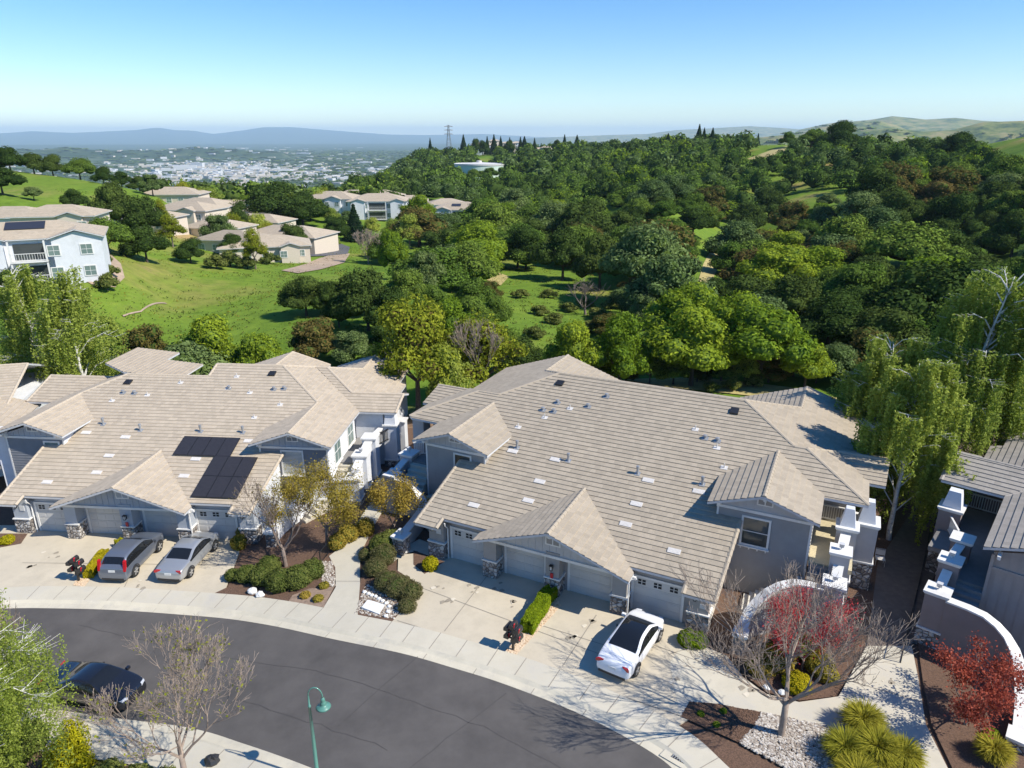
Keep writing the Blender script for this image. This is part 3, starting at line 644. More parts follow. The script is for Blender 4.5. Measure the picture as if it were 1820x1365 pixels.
def lantern(parent, c, out):
    out = Vector(out); side = Vector((out.y, -out.x, 0)); up = Vector((0, 0, 1)); c = Vector(c); b = MB()
    b.obox(c + out * .03, side * .07, out * .03, up * .12); b.obox(c + out * .14 + up * .14, side * .1, out * .1, up * .02)
    b.obox(c + out * .14 - up * .14, side * .07, out * .07, up * .015)
    for i in (-1, 1):
        for j in (-1, 1): b.obox(c + out * (.14 + .06 * i) + side * .06 * j, side * .008, out * .008, up * .13)
    o = b.build('entry_lantern', M['black'], parent); g = MB(); g.obox(c + out * .14, side * .05, out * .05, up * .12); g.build('lantern_glass', M['ventw'], o)
def pier(parent, u0, u1, v0, v1, ztop, stone_h, wall, zb=-0.2):
    a = MB(); a.box(u0 - .04, u1 + .04, v0 - .04, v1, zb, stone_h); o = a.build('stone_pier', M['stone'], parent)
    c = MB(); c.box(u0 - .09, u1 + .09, v0 - .09, v1, stone_h, stone_h + .07); c.build('pier_cap', M['white'], o)
    b = MB(); b.box(u0, u1, v0, v1, stone_h + .07, ztop); b.build('pier_shaft', wall, o)
def pipe_vent(parent, u, v, z, kind, up=True):
    b = MB()
    if kind == 'flue':
        b.obox((u, v, z + .04), (.16, 0, 0), (0, .16, .05), (0, 0, .015)); b.lathe((u, v, z), [(.075, 0), (.075, .38), (.10, .39), (.10, .55), (.0, .57)], 10); return b.build('flue_pipe', M['vent'], parent, smooth=False)
    if kind == 'stub':
        b.obox((u, v, z + .035), (.2, 0, 0), (0, .15, .05), (0, 0, .012)); b.lathe((u, v, z), [(.035, 0), (.035, .30), (0, .30)], 8); return b.build('vent_stub', M['ventw'], parent)
    if kind == 'hood':
        b.obox((u, v, z + .035), (.2, 0, 0), (0, .17, .05), (0, 0, .012)); b.lathe((u, v, z), [(.06, 0), (.06, .16), (.13, .16), (.13, .26), (0, .30)], 10); return b.build('vent_hood', M['vent'], parent)
    if kind == 'dark':
        b.obox((u, v, z + .1), (.26, 0, 0), (0, .26, .085), (0, -.02, .06)); return b.build('box_vent', M['black'], parent, bevel=.02)
    if kind == 'tile':
        s = .34; b.obox((u, v, z + .055), (.34, 0, 0), (0, .155, .155 * s), (0, -.008, .022))
        for k in range(-4, 5): b.obox((u + k * .07, v, z + .082), (.012, 0, 0), (0, .10, .10 * s), (0, -.003, .008))
        return b.build('tile_vent', M['ventw'], parent)
S_ = 0.34
def MZ(v): return 2.6 + S_ * v
def garage_door(parent, u0, u1, v, z1=2.12, win=True):
    a = MB(); n = 4
    for k in range(n):
        za = z1 * k / n; zb_ = z1 * (k + 1) / n - .012; a.box(u0, u1, v - .03, v + .03, za, zb_)
        m_ = 4
        for j in range(m_):
            x0 = u0 + (u1 - u0) * j / m_ + .06; x1 = u0 + (u1 - u0) * (j + 1) / m_ - .06
            if not (win and k == n - 1): a.box(x0, x1, v - .042, v - .03, za + .08, zb_ - .08)
    o = a.build('garage_door', M['door_white'], parent)
    if win:
        for j in range(3):
            g = MB(); x = u0 + (u1 - u0) * (j + .5) / 3 if (u1 - u0) else 0
            for i in (-1, 1):
                for h in (-1, 1): g.box(x + i * .115 - .09, x + i * .115 + .09, v - .036, v - .028, z1 - .26 + h * .085 - .065, z1 - .26 + h * .085 + .065)
            g.build('door_window', M['dark'], o)
    f = MB(); f.box(u0 - .14, u0, v - .07, v + .05, 0, z1 + .12); f.box(u1, u1 + .14, v - .07, v + .05, 0, z1 + .12); f.box(u0, u1, v - .07, v + .05, z1, z1 + .12); f.build('door_frame', M['white'], parent)
    return o
def garage_front(h, cfg):
    wall = cfg['wall']; gw = cfg['gable']; cc = 8.6
    # rear wall of the garage bays, side walls, corner bays
    a = MB()
    segs = [(1.45, 1.85), (4.1, 5.45), (7.8, 9.35), (11.75, 12.95), (15.5, 15.95)]
    for s in segs: a.box(s[0], s[1], 1.18, 1.4, -.3, 2.75)
    a.box(1.45, 15.95, 1.18, 1.4, 2.26, 2.84); a.box(1.85, 15.5, 1.40, 1.45, -.3, 2.3)
    for (x0, x1) in ((.45, 1.45), (15.95, 16.95)): a.box(x0, x1, .8, 1.6, 1.17, 2.66)
    a.build('wall', wall, h)
    for x0, x1 in ((.45, 1.45), (15.95, 16.95)):
        s = MB(); s.box(x0 - .05, x1 + .05, .74, 1.6, -.3, 1.1); o = s.build('stone_plinth', M['stone'], h)
        s = MB(); s.box(x0 - .1, x1 + .1, .69, 1.6, 1.1, 1.17); s.build('plinth_cap', M['white'], o)
    for sd, x in ((0, .45), (1, 16.95)):        # side walls with sloping heads
        a = MB(); o = [(0, -.3), (0, MZ(1.6) - .22), (5.6 - 1.6, MZ(5.6) - .22), (5.6 - 1.6, -.3)]
        if sd: lap_wall(a, (x, 1.6), (x, 5.6), o, mode='flat')
        else: lap_wall(a, (x, 5.6), (x, 1.6), [(4.0 - s, z) for s, z in o], mode='flat')
        a.build('side_wall', cfg['side'], h)
    for i, (x0, x1) in enumerate(((1.85, 4.1), (5.45, 7.8), (9.35, 11.75), (12.95, 15.5))): garage_door(h, x0, x1, 1.2, win=i in (0, 3))
    for (x0, x1) in ((4.35, 5.15), (8.2, 9.0), (12.0, 12.8)): pier(h, x0, x1, .38, 1.18, 2.75, 1.12, wall)
    # gable over the middle doors
    a = MB(); z0 = 2.42; lap_wall(a, (3.95, .42), (13.25, .42), [(0.5, z0 + .14), (8.8, z0 + .14), (8.8, 2.62), (4.65, 4.05), (0.5, 2.62)], mode='board'); g = a.build('gable_panel', gw, h)
    b = MB(); b.box(3.95, 13.25, .33, .47, z0, z0 + .16); b.build('gable_beam', M['white'], h)
    b = MB(); b.box(4.3, 12.9, .5, 1.15, 2.36, 2.41); b.build('soffit', M['white'], h)
    v = MB(); v.box(8.15, 9.05, .36, .44, 3.18, 3.68); o = v.build('gable_vent', M['white'], h); [(lambda v: (v.box(x, x + .33, .352, .37, 3.26, 3.6), v.build('louvre', wall, o)))(MB()) for x in (8.24, 8.63)]
    for u, z in ((4.25, 2.72), (8.6, 4.02), (12.95, 2.72)): bracket(h, (u, .36, z), (0, -1, 0))
    lantern(h, (8.6, .34, 1.9), (0, -1, 0)); lantern(h, (.75, .78, 2.1), (0, -1, 0)); lantern(h, (16.25, .78, 2.1), (0, -1, 0))
    b = MB(); b.box(.98, 1.3, .76, .8, 1.75, 2.1); b.build('meter_box', M['gutter'], h); b = MB(); b.box(16.5, 16.8, .76, .8, 1.5, 1.75); b.build('meter_box', M['gutter'], h); b = MB(); b.box(8.52, 8.68, .28, .34, 1.2, 1.5); b.build('fire_alarm', M['red'], h, bevel=.02)
    # downspouts
    b = MB(); b.tube([(1.62, .68, 2.62), (1.62, .75, 2.4), (1.62, 1.02, 2.1), (1.62, 1.02, 0)], .04, 5); b.build('downspout', M['white'], h)
    b = MB(); b.tube([(13.3, .3, 2.55), (12.92, .32, 2.35), (12.92, .32, 0.1)], .04, 5); b.build('downspout', M['white'], h)
def house_roof(h, faces, ridges, mat, extra=()):
    mb = MB()
    for poly, pl in faces: lap_roof(mb, poly, pl)
    rf = mb.build('roof', [mat, M['gutter']], h)
    c = MB()
    for a, b in ridges: caps(c, a, b)
    if ridges: c.build('ridge_tiles', mat, rf)
    return rf
def gable_wing(h, u0, u1, vf, vb, ze, zr, cfg, win, zfloor=-.3, side='both'):
    """upper-floor wing facing the street: front wall at vf, walls u0..u1, eaves at ze, ridge zr"""
    uc = (u0 + u1) / 2; w = u1 - u0
    a = MB(); lap_wall(a, (u0, vf), (u1, vf), [(0, zfloor), (w, zfloor), (w, ze - .45), (0, ze - .45)], m=0); a.build('wall', cfg['wall2'], h)
    sl = S_; zt = ze - .12
    b = MB(); lap_wall(b, (u0, vf), (u1, vf), [(0, ze - .3), (w, ze - .3), (w, zt), (w / 2, zt + sl * w / 2), (0, zt)], mode='board'); b.build('gable_panel', cfg['gable'], h)
    b = MB(); b.box(u0 - .04, u1 + .04, vf - .06, vf + .02, ze - .46, ze - .3); b.build('belly_band', M['white'], h)
    if side in ('both', 'r'):
        b = MB(); lap_wall(b, (u1, vf), (u1, vb), [(0, zfloor), (vb - vf, zfloor), (vb - vf, ze + .05), (0, ze + .05)]); b.build('wall', cfg['sidewall'], h)
    if side in ('both', 'l'):
        b = MB(); lap_wall(b, (u0, vb), (u0, vf), [(0, zfloor), (vb - vf, zfloor), (vb - vf, ze + .05), (0, ze + .05)]); b.build('wall', cfg['sidewall'], h)
    for x in (u0 + .045, u1 - .045): b = MB(); b.box(x - .055, x + .055, vf - .045, vf + .02, zfloor, ze - .46); b.build('corner_board', cfg['trim'], h)
    for u, z in ((u0 + .15, ze - .02), (uc, zr - .25), (u1 - .15, ze - .02)): bracket(h, (u, vf - .02, z), (0, -1, 0))
    v = MB(); v.box(uc - .42, uc + .42, vf - .07, vf, ze + .1, ze + .5); o = v.build('gable_vent', M['white'], h); [(lambda v: (v.box(x, x + .31, vf - .078, vf - .06, ze + .17, ze + .43), v.build('louvre', cfg['wall2'], o)))(MB()) for x in (uc - .34, uc + .03)]
    if win: window(h, (u0, vf), (u1, vf), win[0] - u0, win[1] - u0, win[2], win[3], glass=cfg.get('gl', 'glass'), bars=0, corbels=True, blinds=cfg.get('blinds', False))

def house_site(o, deg):
    return (o[0], o[1]), R(deg)
# ---------------------------------------------------------------- entry stairs beside each house
def coping_wall(h, name, pts, zb, mat, th=0.16, cap_w=0.25, cap_h=0.09, part='stair_wall'):
    """wall along plan points (u,v,ztop)"""
    a = MB(); c = MB(); P = [Vector((p[0], p[1], 0)) for p in pts]; n = len(P); L_ = []; 
    for i in range(n):
        t = (P[min(i + 1, n - 1)] - P[max(i - 1, 0)]).normalized(); L_.append(Vector((-t.y, t.x, 0)))
    for i in range(n - 1):
        for (w, z0a, z0b, z1a, z1b, mb) in ((th, zb, zb, pts[i][2], pts[i + 1][2], a), (cap_w, pts[i][2], pts[i + 1][2], pts[i][2] + cap_h, pts[i + 1][2] + cap_h, c)):
            A, B_, na, nb = P[i], P[i + 1], L_[i] * w, L_[i + 1] * w
            q = [A - na, B_ - nb, B_ + nb, A + na]; lo = [z0a, z0b, z0b, z0a]; hi = [z1a, z1b, z1b, z1a]
            lo_ = [Vector((p.x, p.y, z)) for p, z in zip(q, lo)]; hi_ = [Vector((p.x, p.y, z)) for p, z in zip(q, hi)]
            mb.face(hi_); mb.face(lo_[::-1])
            for k in ((0, 1), (2, 3)): mb.face([lo_[k[0]], lo_[k[1]], hi_[k[1]], hi_[k[0]]])
            if i == 0: mb.face([lo_[3], lo_[0], hi_[0], hi_[3]])
            if i == n - 2: mb.face([lo_[1], lo_[2], hi_[2], hi_[1]])
    o = a.build(part, mat, h); c.build('coping', M['white'], o); return o
def pillar(h, u, v, w, z, mat, stone=None, zb=-.3, lamp=True, d=None):
    d = d or w; a = MB(); s0 = stone if stone else zb
    a.box(u - w / 2, u + w / 2, v - d / 2, v + d / 2, s0 + (.09 if stone else 0), z); o = a.build('pillar', mat, h)
    c = MB(); c.box(u - w / 2 - .09, u + w / 2 + .09, v - d / 2 - .09, v + d / 2 + .09, z, z + .1); c.box(u - w / 2 - .04, u + w / 2 + .04, v - d / 2 - .04, v + d / 2 + .04, z - .08, z)
    c.build('pillar_cap', M['white'], o)
    if stone: c = MB(); c.box(u - w / 2 - .07, u + w / 2 + .07, v - d / 2 - .07, v + d / 2 + .07, s0, s0 + .09); c.build('base_trim', M['white'], o)
    if stone: s = MB(); s.box(u - w / 2 - .05, u + w / 2 + .05, v - d / 2 - .05, v + d / 2 + .05, zb, stone); s.build('stone_base', M['stone'], o)
    if lamp:
        l = MB(); l.lathe((u, v, z + .1), [(.07, 0), (.03, .03), (.03, .12), (.09, .13), (.11, .15), (.11, .17)], 8); l.box(u - .13, u + .13, v - .13, v + .13, z + .42, z + .45)
        for i in (-1, 1):
            for j in (-1, 1): l.box(u + .1 * i - .012, u + .1 * i + .012, v + .1 * j - .012, v + .1 * j + .012, z + .26, z + .42)
        k = l.build('pillar_lantern', M['gutter'], h); l = MB(); l.box(u - .085, u + .085, v - .085, v + .085, z + .27, z + .42); l.build('lantern_glass', M['ventw'], k)
def taper(h, u, v, wb, wt, z0, z1, mat):
    a = MB(); q0 = [(u - wb / 2, v - wb / 2, z0), (u + wb / 2, v - wb / 2, z0), (u + wb / 2, v + wb / 2, z0), (u - wb / 2, v + wb / 2, z0)]; q1 = [(u - wt / 2, v - wt / 2, z1), (u + wt / 2, v - wt / 2, z1), (u + wt / 2, v + wt / 2, z1), (u - wt / 2, v + wt / 2, z1)]
    for i in range(4): a.face([q0[i], q0[(i + 1) % 4], q1[(i + 1) % 4], q1[i]])
    a.face(q1); a.face(q0[::-1]); a.build('porch_column', mat, h)
def steps(h, name, p0, p1, w, z0, z1, n, mat):
    """flight from p0 (z0, top) to p1 (z1) in plan, width w"""
    a = MB(); p0 = Vector((*p0, 0)); p1 = Vector((*p1, 0)); d = (p1 - p0).normalized(); s = Vector((-d.y, d.x, 0)); L_ = (p1 - p0).length
    for k in range(n):
        z = z0 + (z1 - z0) * (k + .5) / n; c = p0 + d * L_ * (k + .5) / n; zc = (z + z1 - .4) / 2; a.obox(c + Vector((0, 0, zc)), d * (L_ / n / 2), s * w / 2, Vector((0, 0, (z - z1 + .4) / 2)))
    return a.build('entry_steps', mat, h)
def deck(h, u0, u1, v0, v1, z, mat, boards=True, parent_name='deck'):
    a = MB()
    if boards:
        v = v0
        while v < v1 - .02: a.box(u0, u1, v, min(v + .13, v1), z - .04, z); v += .145
    else: a.box(u0, u1, v0, v1, z - .04, z)
    a.box(u0, u1, v0, v1, z - .25, z - .05); return a.build('deck', mat, h)
def railing(h, p0, p1, z, hh=0.95, mat='white', gap=.13):
    a = MB(); p0 = Vector((*p0, z)); p1 = Vector((*p1, z)); d = (p1 - p0).normalized(); s = Vector((-d.y, d.x, 0)); up = Vector((0, 0, 1)); L_ = (p1 - p0).length
    a.obox((p0 + p1) / 2 + up * hh, d * L_ / 2, s * .05, up * .035); a.obox((p0 + p1) / 2 + up * .12, d * L_ / 2, s * .03, up * .03)
    k = gap / 2
    while k < L_: a.obox(p0 + d * k + up * (hh / 2 + .06), d * .018, s * .018, up * (hh / 2 - .06)); k += gap
    return a.build('railing', M[mat], h)

# ---------------------------------------------------------------- house in the middle
def center_gable_faces():
    return [([(4.1, -.45), (8.6, -.45), (8.6, 5.21), (4.1, .44)], (2.75 - .36 * 4.1, .36, 0)), ([(8.6, -.45), (13.1, -.45), (13.1, .44), (8.6, 5.21)], (2.75 + .36 * 13.1, -.36, 0))]
h2 = empty('townhouse', (-5.71, 36.66, 0), R(-25.8), 'taupe townhouse with four garage doors, the white sedan parked on its driveway', 'house')
cfg2 = dict(wall=M['taupe'], gable=M['paleg'], side=M['cream'], wall2=M['taupe'], sidewall=M['cream'], trim=M['white'])
Mpl = (2.6, 0, S_)
F2_ = [([(0, 0), (1.45, 0), (1.45, .75), (15.75, .75), (15.75, 0), (17.3, 0), (17.5, 5.3), (17.5, 6), (21.0, 8.1), (23.6, 8.1), (20.1, 11.67), (19.4, 11.67), (15.9, 15.17), (2.85, 15.17), (-.42, 11.9), (-2.1, 11.9), (-5.7, 8.3), (-5.4, 8.1), (-2.6, 8.1), (.1, 6), (.1, 5.3)], Mpl)] + center_gable_faces() + [
    ([(15.75, 4.75), (18.58, 4.75), (18.58, 11.06), (15.75, 8.24)], (5.4 - S_ * 15.75, S_, 0)), ([(18.58, 4.75), (21.4, 4.75), (21.4, 8.24), (18.58, 11.06)], (5.4 + S_ * 21.4, -S_, 0)),
    ([(-3.15, 4.75), (-.4, 4.75), (-.4, 11.0), (-3.15, 8.24)], (5.4 + S_ * 3.15, S_, 0)), ([(-.4, 4.75), (2.35, 4.75), (2.35, 8.24), (-.4, 11.0)], (5.4 + S_ * 2.35, -S_, 0)),
    ([(20.1, 11.67), (23.6, 8.17), (23.6, 11.2), (21.8, 13.4)], (6.57 + S_ * 20.1, -S_, 0)), ([(21.8, 13.4), (23.6, 10.95), (24.45, 10.95), (24.6, 13.4)], (6.0 - .26 * 13.4, 0, .26)), ([(21.8, 13.4), (24.6, 13.4), (24.6, 15.6), (21.8, 15.6)], (6.0 + .3 * 13.4, 0, -.3)),
    ([(15.9, 15.17), (19.4, 11.67), (23.4, 11.67), (23.4, 18.5), (24.3, 18.5), (24.3, 23.2), (19.2, 23.2), (19.2, 18.47)], (7.76 + S_ * 15.9, -S_, 0)), ([(19.2, 18.47), (19.2, 23.2), (14.6, 23.2), (14.6, 18.47)], (6.64 - S_ * 19.2, S_, 0)),
    ([(2.85, 15.17), (1.0, 17.0), (1.0, 21.6), (-4.6, 21.6), (-4.6, 13.0), (-3.2, 13.0), (-2.1, 11.9), (-.42, 11.9)], (7.76 - S_ * 2.85, S_, 0)), ([(1.0, 17.0), (1.0, 21.6), (6.0, 21.6), (6.0, 17.0)], (7.13 + S_ * 1.0, -S_, 0)),
    ([(-2.1, 11.9), (-5.7, 8.3), (-5.7, 10.9), (-3.6, 13.4)], (6.65 + S_ * 2.1, S_, 0)), ([(-3.6, 13.4), (-5.7, 10.95), (-6.3, 10.95), (-6.4, 13.4)], (6.0 - .26 * 13.4, 0, .26)),
    ([(2.85, 15.17), (15.9, 15.17), (19.2, 18.47), (16, 22), (4, 22), (1.0, 17.0)], (7.74 + S_ * 15.17, 0, -S_))]
mz = lambda u, v: (u, v, MZ(v))
R2_ = [((8.6, -.45, 4.37), (8.6, 5.21, 4.37)), ((18.58, 4.75, 6.36), (18.58, 11.06, 6.36)), ((-.4, 4.75, 6.335), (-.4, 11.0, 6.335)), (mz(2.85, 15.17), mz(15.9, 15.17)), (mz(15.9, 15.17), mz(19.4, 11.67)), (mz(20.1, 11.67), mz(23.6, 8.17)), (mz(19.4, 11.67), mz(20.1, 11.67)), ((20.1, 11.67, 6.57), (21.8, 13.4, 5.98)), ((21.8, 13.4, 6.0), (24.6, 13.4, 6.0)),
       ((15.9, 15.17, 7.76), (19.2, 18.47, 6.64)), ((19.2, 18.47, 6.64), (19.2, 23.2, 6.64)), ((19.2, 23.2, 6.64), (24.3, 23.2, 4.9)), (mz(2.85, 15.17), mz(-.42, 11.9)), (mz(-.42, 11.9), mz(-2.1, 11.9)), (mz(-2.1, 11.9), mz(-5.7, 8.3)), ((2.85, 15.17, 7.76), (1.0, 17.0, 7.13)), ((1.0, 17, 7.13), (1.0, 21.6, 7.13)),
       ((0, 0, 2.6), (.1, 5.3, MZ(5.3))), ((17.3, 0, 2.6), (17.5, 5.3, MZ(5.3))), ((-3.6, 13.4, 6.02), (-6.4, 13.4, 6.02)), ((1.45, 0, 2.62), (1.45, .75, 2.87)), ((15.75, 0, 2.62), (15.75, .75, 2.87))]
rf2 = house_roof(h2, F2_, R2_, M['tile2'])
garage_front(h2, cfg2)
gable_wing(h2, 16.2, 21.05, 5.45, 11.2, 5.4, 6.36, cfg2, (17.65, 18.95, 3.05, 4.62))
cfg2b = dict(cfg2, sidewall=M['taupe'])
gable_wing(h2, -2.55, 1.85, 5.45, 9, 5.4, 6.335, cfg2b, (-.35, .75, 3.2, 4.7))
# soffit shaded walls of the back of the house
a = MB(); a.box(-2.5, 20.9, 9.1, 12.0, -1, 4.9); a.box(-4.1, 5.5, 12.4, 21.2, -4, 4.95); a.box(15.2, 22.9, 12.2, 22.8, -4, 4.85); a.box(5.5, 15.2, 12.2, 19.5, -4, 5.7); a.box(21.05, 23.0, 10.4, 12.2, -1, 5.2); a.box(-5.1, -2.5, 10.4, 12.3, -1, 5.2)
a.build('wall', M['taupe'], h2)
VENTS2 = [('flue', 1010, 820), ('flue', 1133, 843), ('flue', 1248, 862), ('flue', 919, 797), ('hood', 991, 717), ('hood', 1045, 724), ('hood', 965, 730), ('hood', 984, 733), ('hood', 1078, 706), ('hood', 1253, 780), ('hood', 1275, 785),
          ('stub', 1013, 727), ('stub', 968, 743), ('stub', 921, 760), ('stub', 1236, 764), ('stub', 1287, 832), ('stub', 1274, 797), ('dark', 995, 683), ('dark', 1305, 733),
          ('tile', 911, 803), ('tile', 987, 818), ('tile', 1152, 855), ('tile', 1242, 875), ('tile', 959, 857), ('tile', 1131, 897), ('tile', 939, 891), ('tile', 842, 899), ('tile', 1112, 933), ('tile', 1198, 981)]
def on_main(h, px, py, s=S_, ze=2.6):
    a, d = ray(px, py); c, n = math.cos(h.rotation_euler.z), math.sin(h.rotation_euler.z); o = h.location
    Y = 40.0
    lo, hi = 10.0, 120.0
    for _ in range(60):
        Y = (lo + hi) / 2; X = a * Y; Z = CAMH - d * Y - o.z; dx, dy = X - o.x, Y - o.y; v = -dx * n + dy * c
        if Z > ze + s * v: lo = Y
        else: hi = Y
    return dx * c + dy * n, v
def vents(h, rf, lst):
    for k, px, py in lst:
        u, v = on_main(h, px, py); pipe_vent(rf, u, v, MZ(v), k)
vents(h2, rf2, VENTS2)
# entry stairs, right side and left side
pillar(h2, 22.45, 3.75, .95, 2.9, M['greys'], 1.0); pillar(h2, 22.55, 5.3, .9, 3.9, M['greys'], 1.0); pillar(h2, 22.75, 7.7, 1.0, 4.15, M['greys'], 1.0, lamp=False); taper(h2, 22.75, 7.75, .78, .42, 4.25, 5.25, M['whites'])
pillar(h2, 23.75, 9.2, 1.1, 3.9, M['greys'], 1.6, d=1.2, lamp=False); taper(h2, 23.7, 9.2, .9, .5, 4.0, 5.2, M['whites'])
coping_wall(h2, 'w', [(22.5, 4.2, 2.95), (22.55, 5.0, 3.3)], -.3, M['greys']); coping_wall(h2, 'w', [(22.6, 5.7, 3.75), (22.72, 7.3, 3.85)], -.3, M['greys'])
coping_wall(h2, 'w', [(22.0, 3.35, 2.7), (21.2, 3.3, 2.72), (20.6, 3.2, 2.7), (20.0, 2.75, 2.6), (19.5, 2.3, 2.35), (19.1, 1.9, 1.95), (18.8, 1.4, 1.5), (18.68, .9, 1.25), (18.65, .4, 1.1)], -.3, M['greys'], .15, .26)
pillar(h2, 18.65, .15, .55, 1.15, M['stone'], lamp=True)
deck(h2, 21.1, 23.2, 5.3, 10.4, 2.9, M['deck']); steps(h2, 's', (21.8, 5.3), (21.8, 4.0), 1.3, 2.9, 2.1, 4, M['deckg']); steps(h2, 's', (21.0, 4.35), (18.2, 4.2), 1.5, 2.1, .1, 10, M['cream'])
railing(h2, (21.2, 10.3), (23.1, 10.3), 2.9)
window(h2, (21.05, 5.45), (21.05, 11.2), 3.4, 4.2, 2.95, 4.9, bars=0, sill=False)
b = MB(); b.box(21.6, 22.2, 9.0, 9.6, 3.3, 3.36); b.box(21.6, 21.66, 9.0, 9.6, 3.3, 3.8)
for x in (21.62, 22.16):
    for y in (9.03, 9.57): b.box(x - .02, x + .02, y - .02, y + .02, 2.9, 3.3)
# left side of the middle house
pillar(h2, -4.95, 4.85, .8, 2.5, M['greys']); pillar(h2, -4.95, 6.95, .95, 3.2, M['greys'])
coping_wall(h2, 'w', [(-4.55, 4.6, 2.35), (-3.9, 4.62, 2.35), (-3.3, 4.6, 2.2), (-2.75, 4.5, 1.85), (-2.3, 4.3, 1.5), (-2.0, 4.0, 1.3), (-1.8, 3.2, 1.15), (-1.6, 2.0, 1.1), (-1.45, .9, 1.05)], -.6, M['greys'], .15, .26)
pillar(h2, -1.4, .5, .75, 1.1, M['stone']); coping_wall(h2, 'w', [(-4.95, 5.3, 2.6), (-4.95, 6.5, 2.9)], -.6, M['greys'])
deck(h2, -4.5, -2.6, 6.6, 10.4, 2.9, M['deckg'], boards=False); steps(h2, 's', (-3.6, 6.6), (-3.6, 4.9), 1.7, 2.9, 1.6, 5, M['walk']); steps(h2, 's', (-2.5, 5.0), (-.4, 3.4), 1.2, 1.5, .1, 7, M['walk']); railing(h2, (-4.9, 7.4), (-2.6, 8.6), 2.9)
pillar(h2, -5.2, 9.0, .9, 5.2, M['greys'], lamp=False)

# ---------------------------------------------------------------- house on the left
h1 = empty('townhouse', (-32.47 - 1.1 * math.cos(R(-4.74)), 40.81 - 1.1 * math.sin(R(-4.74)), -1.1), R(-4.74), 'pale blue grey townhouse with black solar panels on its broad tiled roof', 'house')
cfg1 = dict(wall=M['bluegrey'], gable=M['bluegrey'], side=M['whites'], wall2=M['slate'], sidewall=M['whites'], trim=M['white'], blinds=True, gl='glassg')
F1_ = [([(0, 0), (1.45, 0), (1.45, .75), (15.75, .75), (15.75, 0), (17.0, 0), (17.35, 5.4), (17.35, 6.5), (18.1, 10.65), (13.9, 14.9), (8.4, 14.9), (8.4, 13.33), (1.64, 13.33), (-.82, 10.87), (-.5, 6), (-.05, 5.3)], Mpl)] + center_gable_faces() + [
    ([(15.2, 4.75), (18.1, 4.75), (18.1, 10.65), (15.2, 7.7)], (6.21 - S_ * 18.1, S_, 0)),
    ([(13.9, 14.9), (18.1, 10.65), (18.1, 4.75), (21.0, 4.75), (21.0, 11.5), (15.95, 16.9)], (6.215 + S_ * 18.1, -S_, 0)),
    ([(15.95, 16.75), (21.0, 11.5), (23.8, 11.5), (23.95, 13.7), (19.8, 13.7), (16.9, 16.75)], (5.2 - S_ * 11.5, 0, S_)),
    ([(16.9, 16.75), (19.2, 19.0), (19.2, 23.4), (22.4, 23.4), (22.4, 18.8), (22.95, 18.8), (22.95, 13.7), (19.8, 13.7)], (6.98 + S_ * 16.9, -S_, 0)),
    ([(19.2, 19.0), (19.2, 23.4), (15.5, 23.4), (15.5, 19.0)], (6.2 - S_ * 19.2, S_, 0)),
    ([(12.0, 16), (12.0, 21.7), (15.4, 21.7), (15.4, 16)], (6.75 + S_ * 12, -S_, 0)), ([(12.0, 16), (12.0, 21.7), (8.4, 21.7), (8.4, 16)], (6.75 - S_ * 12, S_, 0)),
    ([(1.64, 13.33), (-.82, 10.87), (-.82, 4.75), (-3.6, 4.75), (-3.6, 11.5), (-.71, 14.8), (0, 15)], (7.13 - S_ * 1.64, S_, 0)), ([(-.82, 4.75), (1.85, 4.75), (1.85, 8.2), (-.82, 10.87)], (6.29 - S_ * .82, -S_, 0)),
    ([(-6.0, 11.5), (-3.6, 11.5), (-.71, 14.8), (-6.1, 14.8)], (5.2 - S_ * 11.5, 0, S_)),
    ([(-1.2, 14.9), (-1.2, 19.5), (2.6, 19.5), (2.6, 17.4), (5.8, 17.4), (5.8, 13.5), (1.2, 13.5)], (7.35, -.1, 0)),
    ([(8.4, 14.9), (13.9, 14.9), (15.95, 16.9), (15.5, 19), (8.4, 19)], (7.65 + S_ * 14.9, 0, -S_)), ([(1.64, 13.33), (8.4, 13.33), (8.4, 17), (1.64, 17)], (7.12 + S_ * 13.33, 0, -S_)),
    ([(23.95, 13.7), (22.95, 13.7), (22.95, 15.5), (23.95, 15.5)], (5.95 + S_ * 13.7, 0, -S_))]
R1_ = [((8.6, -.45, 4.37), (8.6, 5.21, 4.37)), ((18.1, 4.75, 6.21), (18.1, 10.65, 6.21)), (mz(18.1, 10.65), mz(13.9, 14.9)), (mz(8.4, 14.9), mz(13.9, 14.9)), (mz(8.4, 13.33), mz(8.4, 14.9)), (mz(1.64, 13.33), mz(8.4, 13.33)), ((1.64, 13.33, 7.13), (-.82, 10.87, 6.29)), ((-.82, 4.75, 6.29), (-.82, 10.87, 6.29)),
       ((13.9, 14.9, 7.66), (15.95, 16.9, 6.96)), ((15.95, 16.75, 6.98), (16.9, 16.75, 6.98)), ((16.9, 16.75, 6.98), (19.8, 13.7, 5.97)), ((19.8, 13.7, 5.95), (23.95, 13.7, 5.95)), ((16.9, 16.75, 6.98), (19.2, 19, 6.2)), ((19.2, 19, 6.2), (19.2, 23.4, 6.2)), ((19.2, 23.4, 6.2), (22.4, 23.4, 5.1)), ((12, 16, 6.75), (12, 21.7, 6.75)), ((12, 21.7, 6.75), (15.4, 21.7, 5.6)),
       ((-6.1, 14.8, 6.32), (-.71, 14.8, 6.32)), ((-6.0, 11.5, 5.2), (-6.1, 14.8, 6.32)), ((0, 0, 2.6), (-.05, 5.3, MZ(5.3))), ((17.0, 0, 2.6), (17.35, 5.4, MZ(5.4))), ((23.8, 11.5, 5.2), (23.95, 13.7, 5.95)), ((1.45, 0, 2.62), (1.45, .75, 2.87)), ((15.75, 0, 2.62), (15.75, .75, 2.87))]
rf1 = house_roof(h1, F1_, R1_, M['tile1'])
garage_front(h1, cfg1)
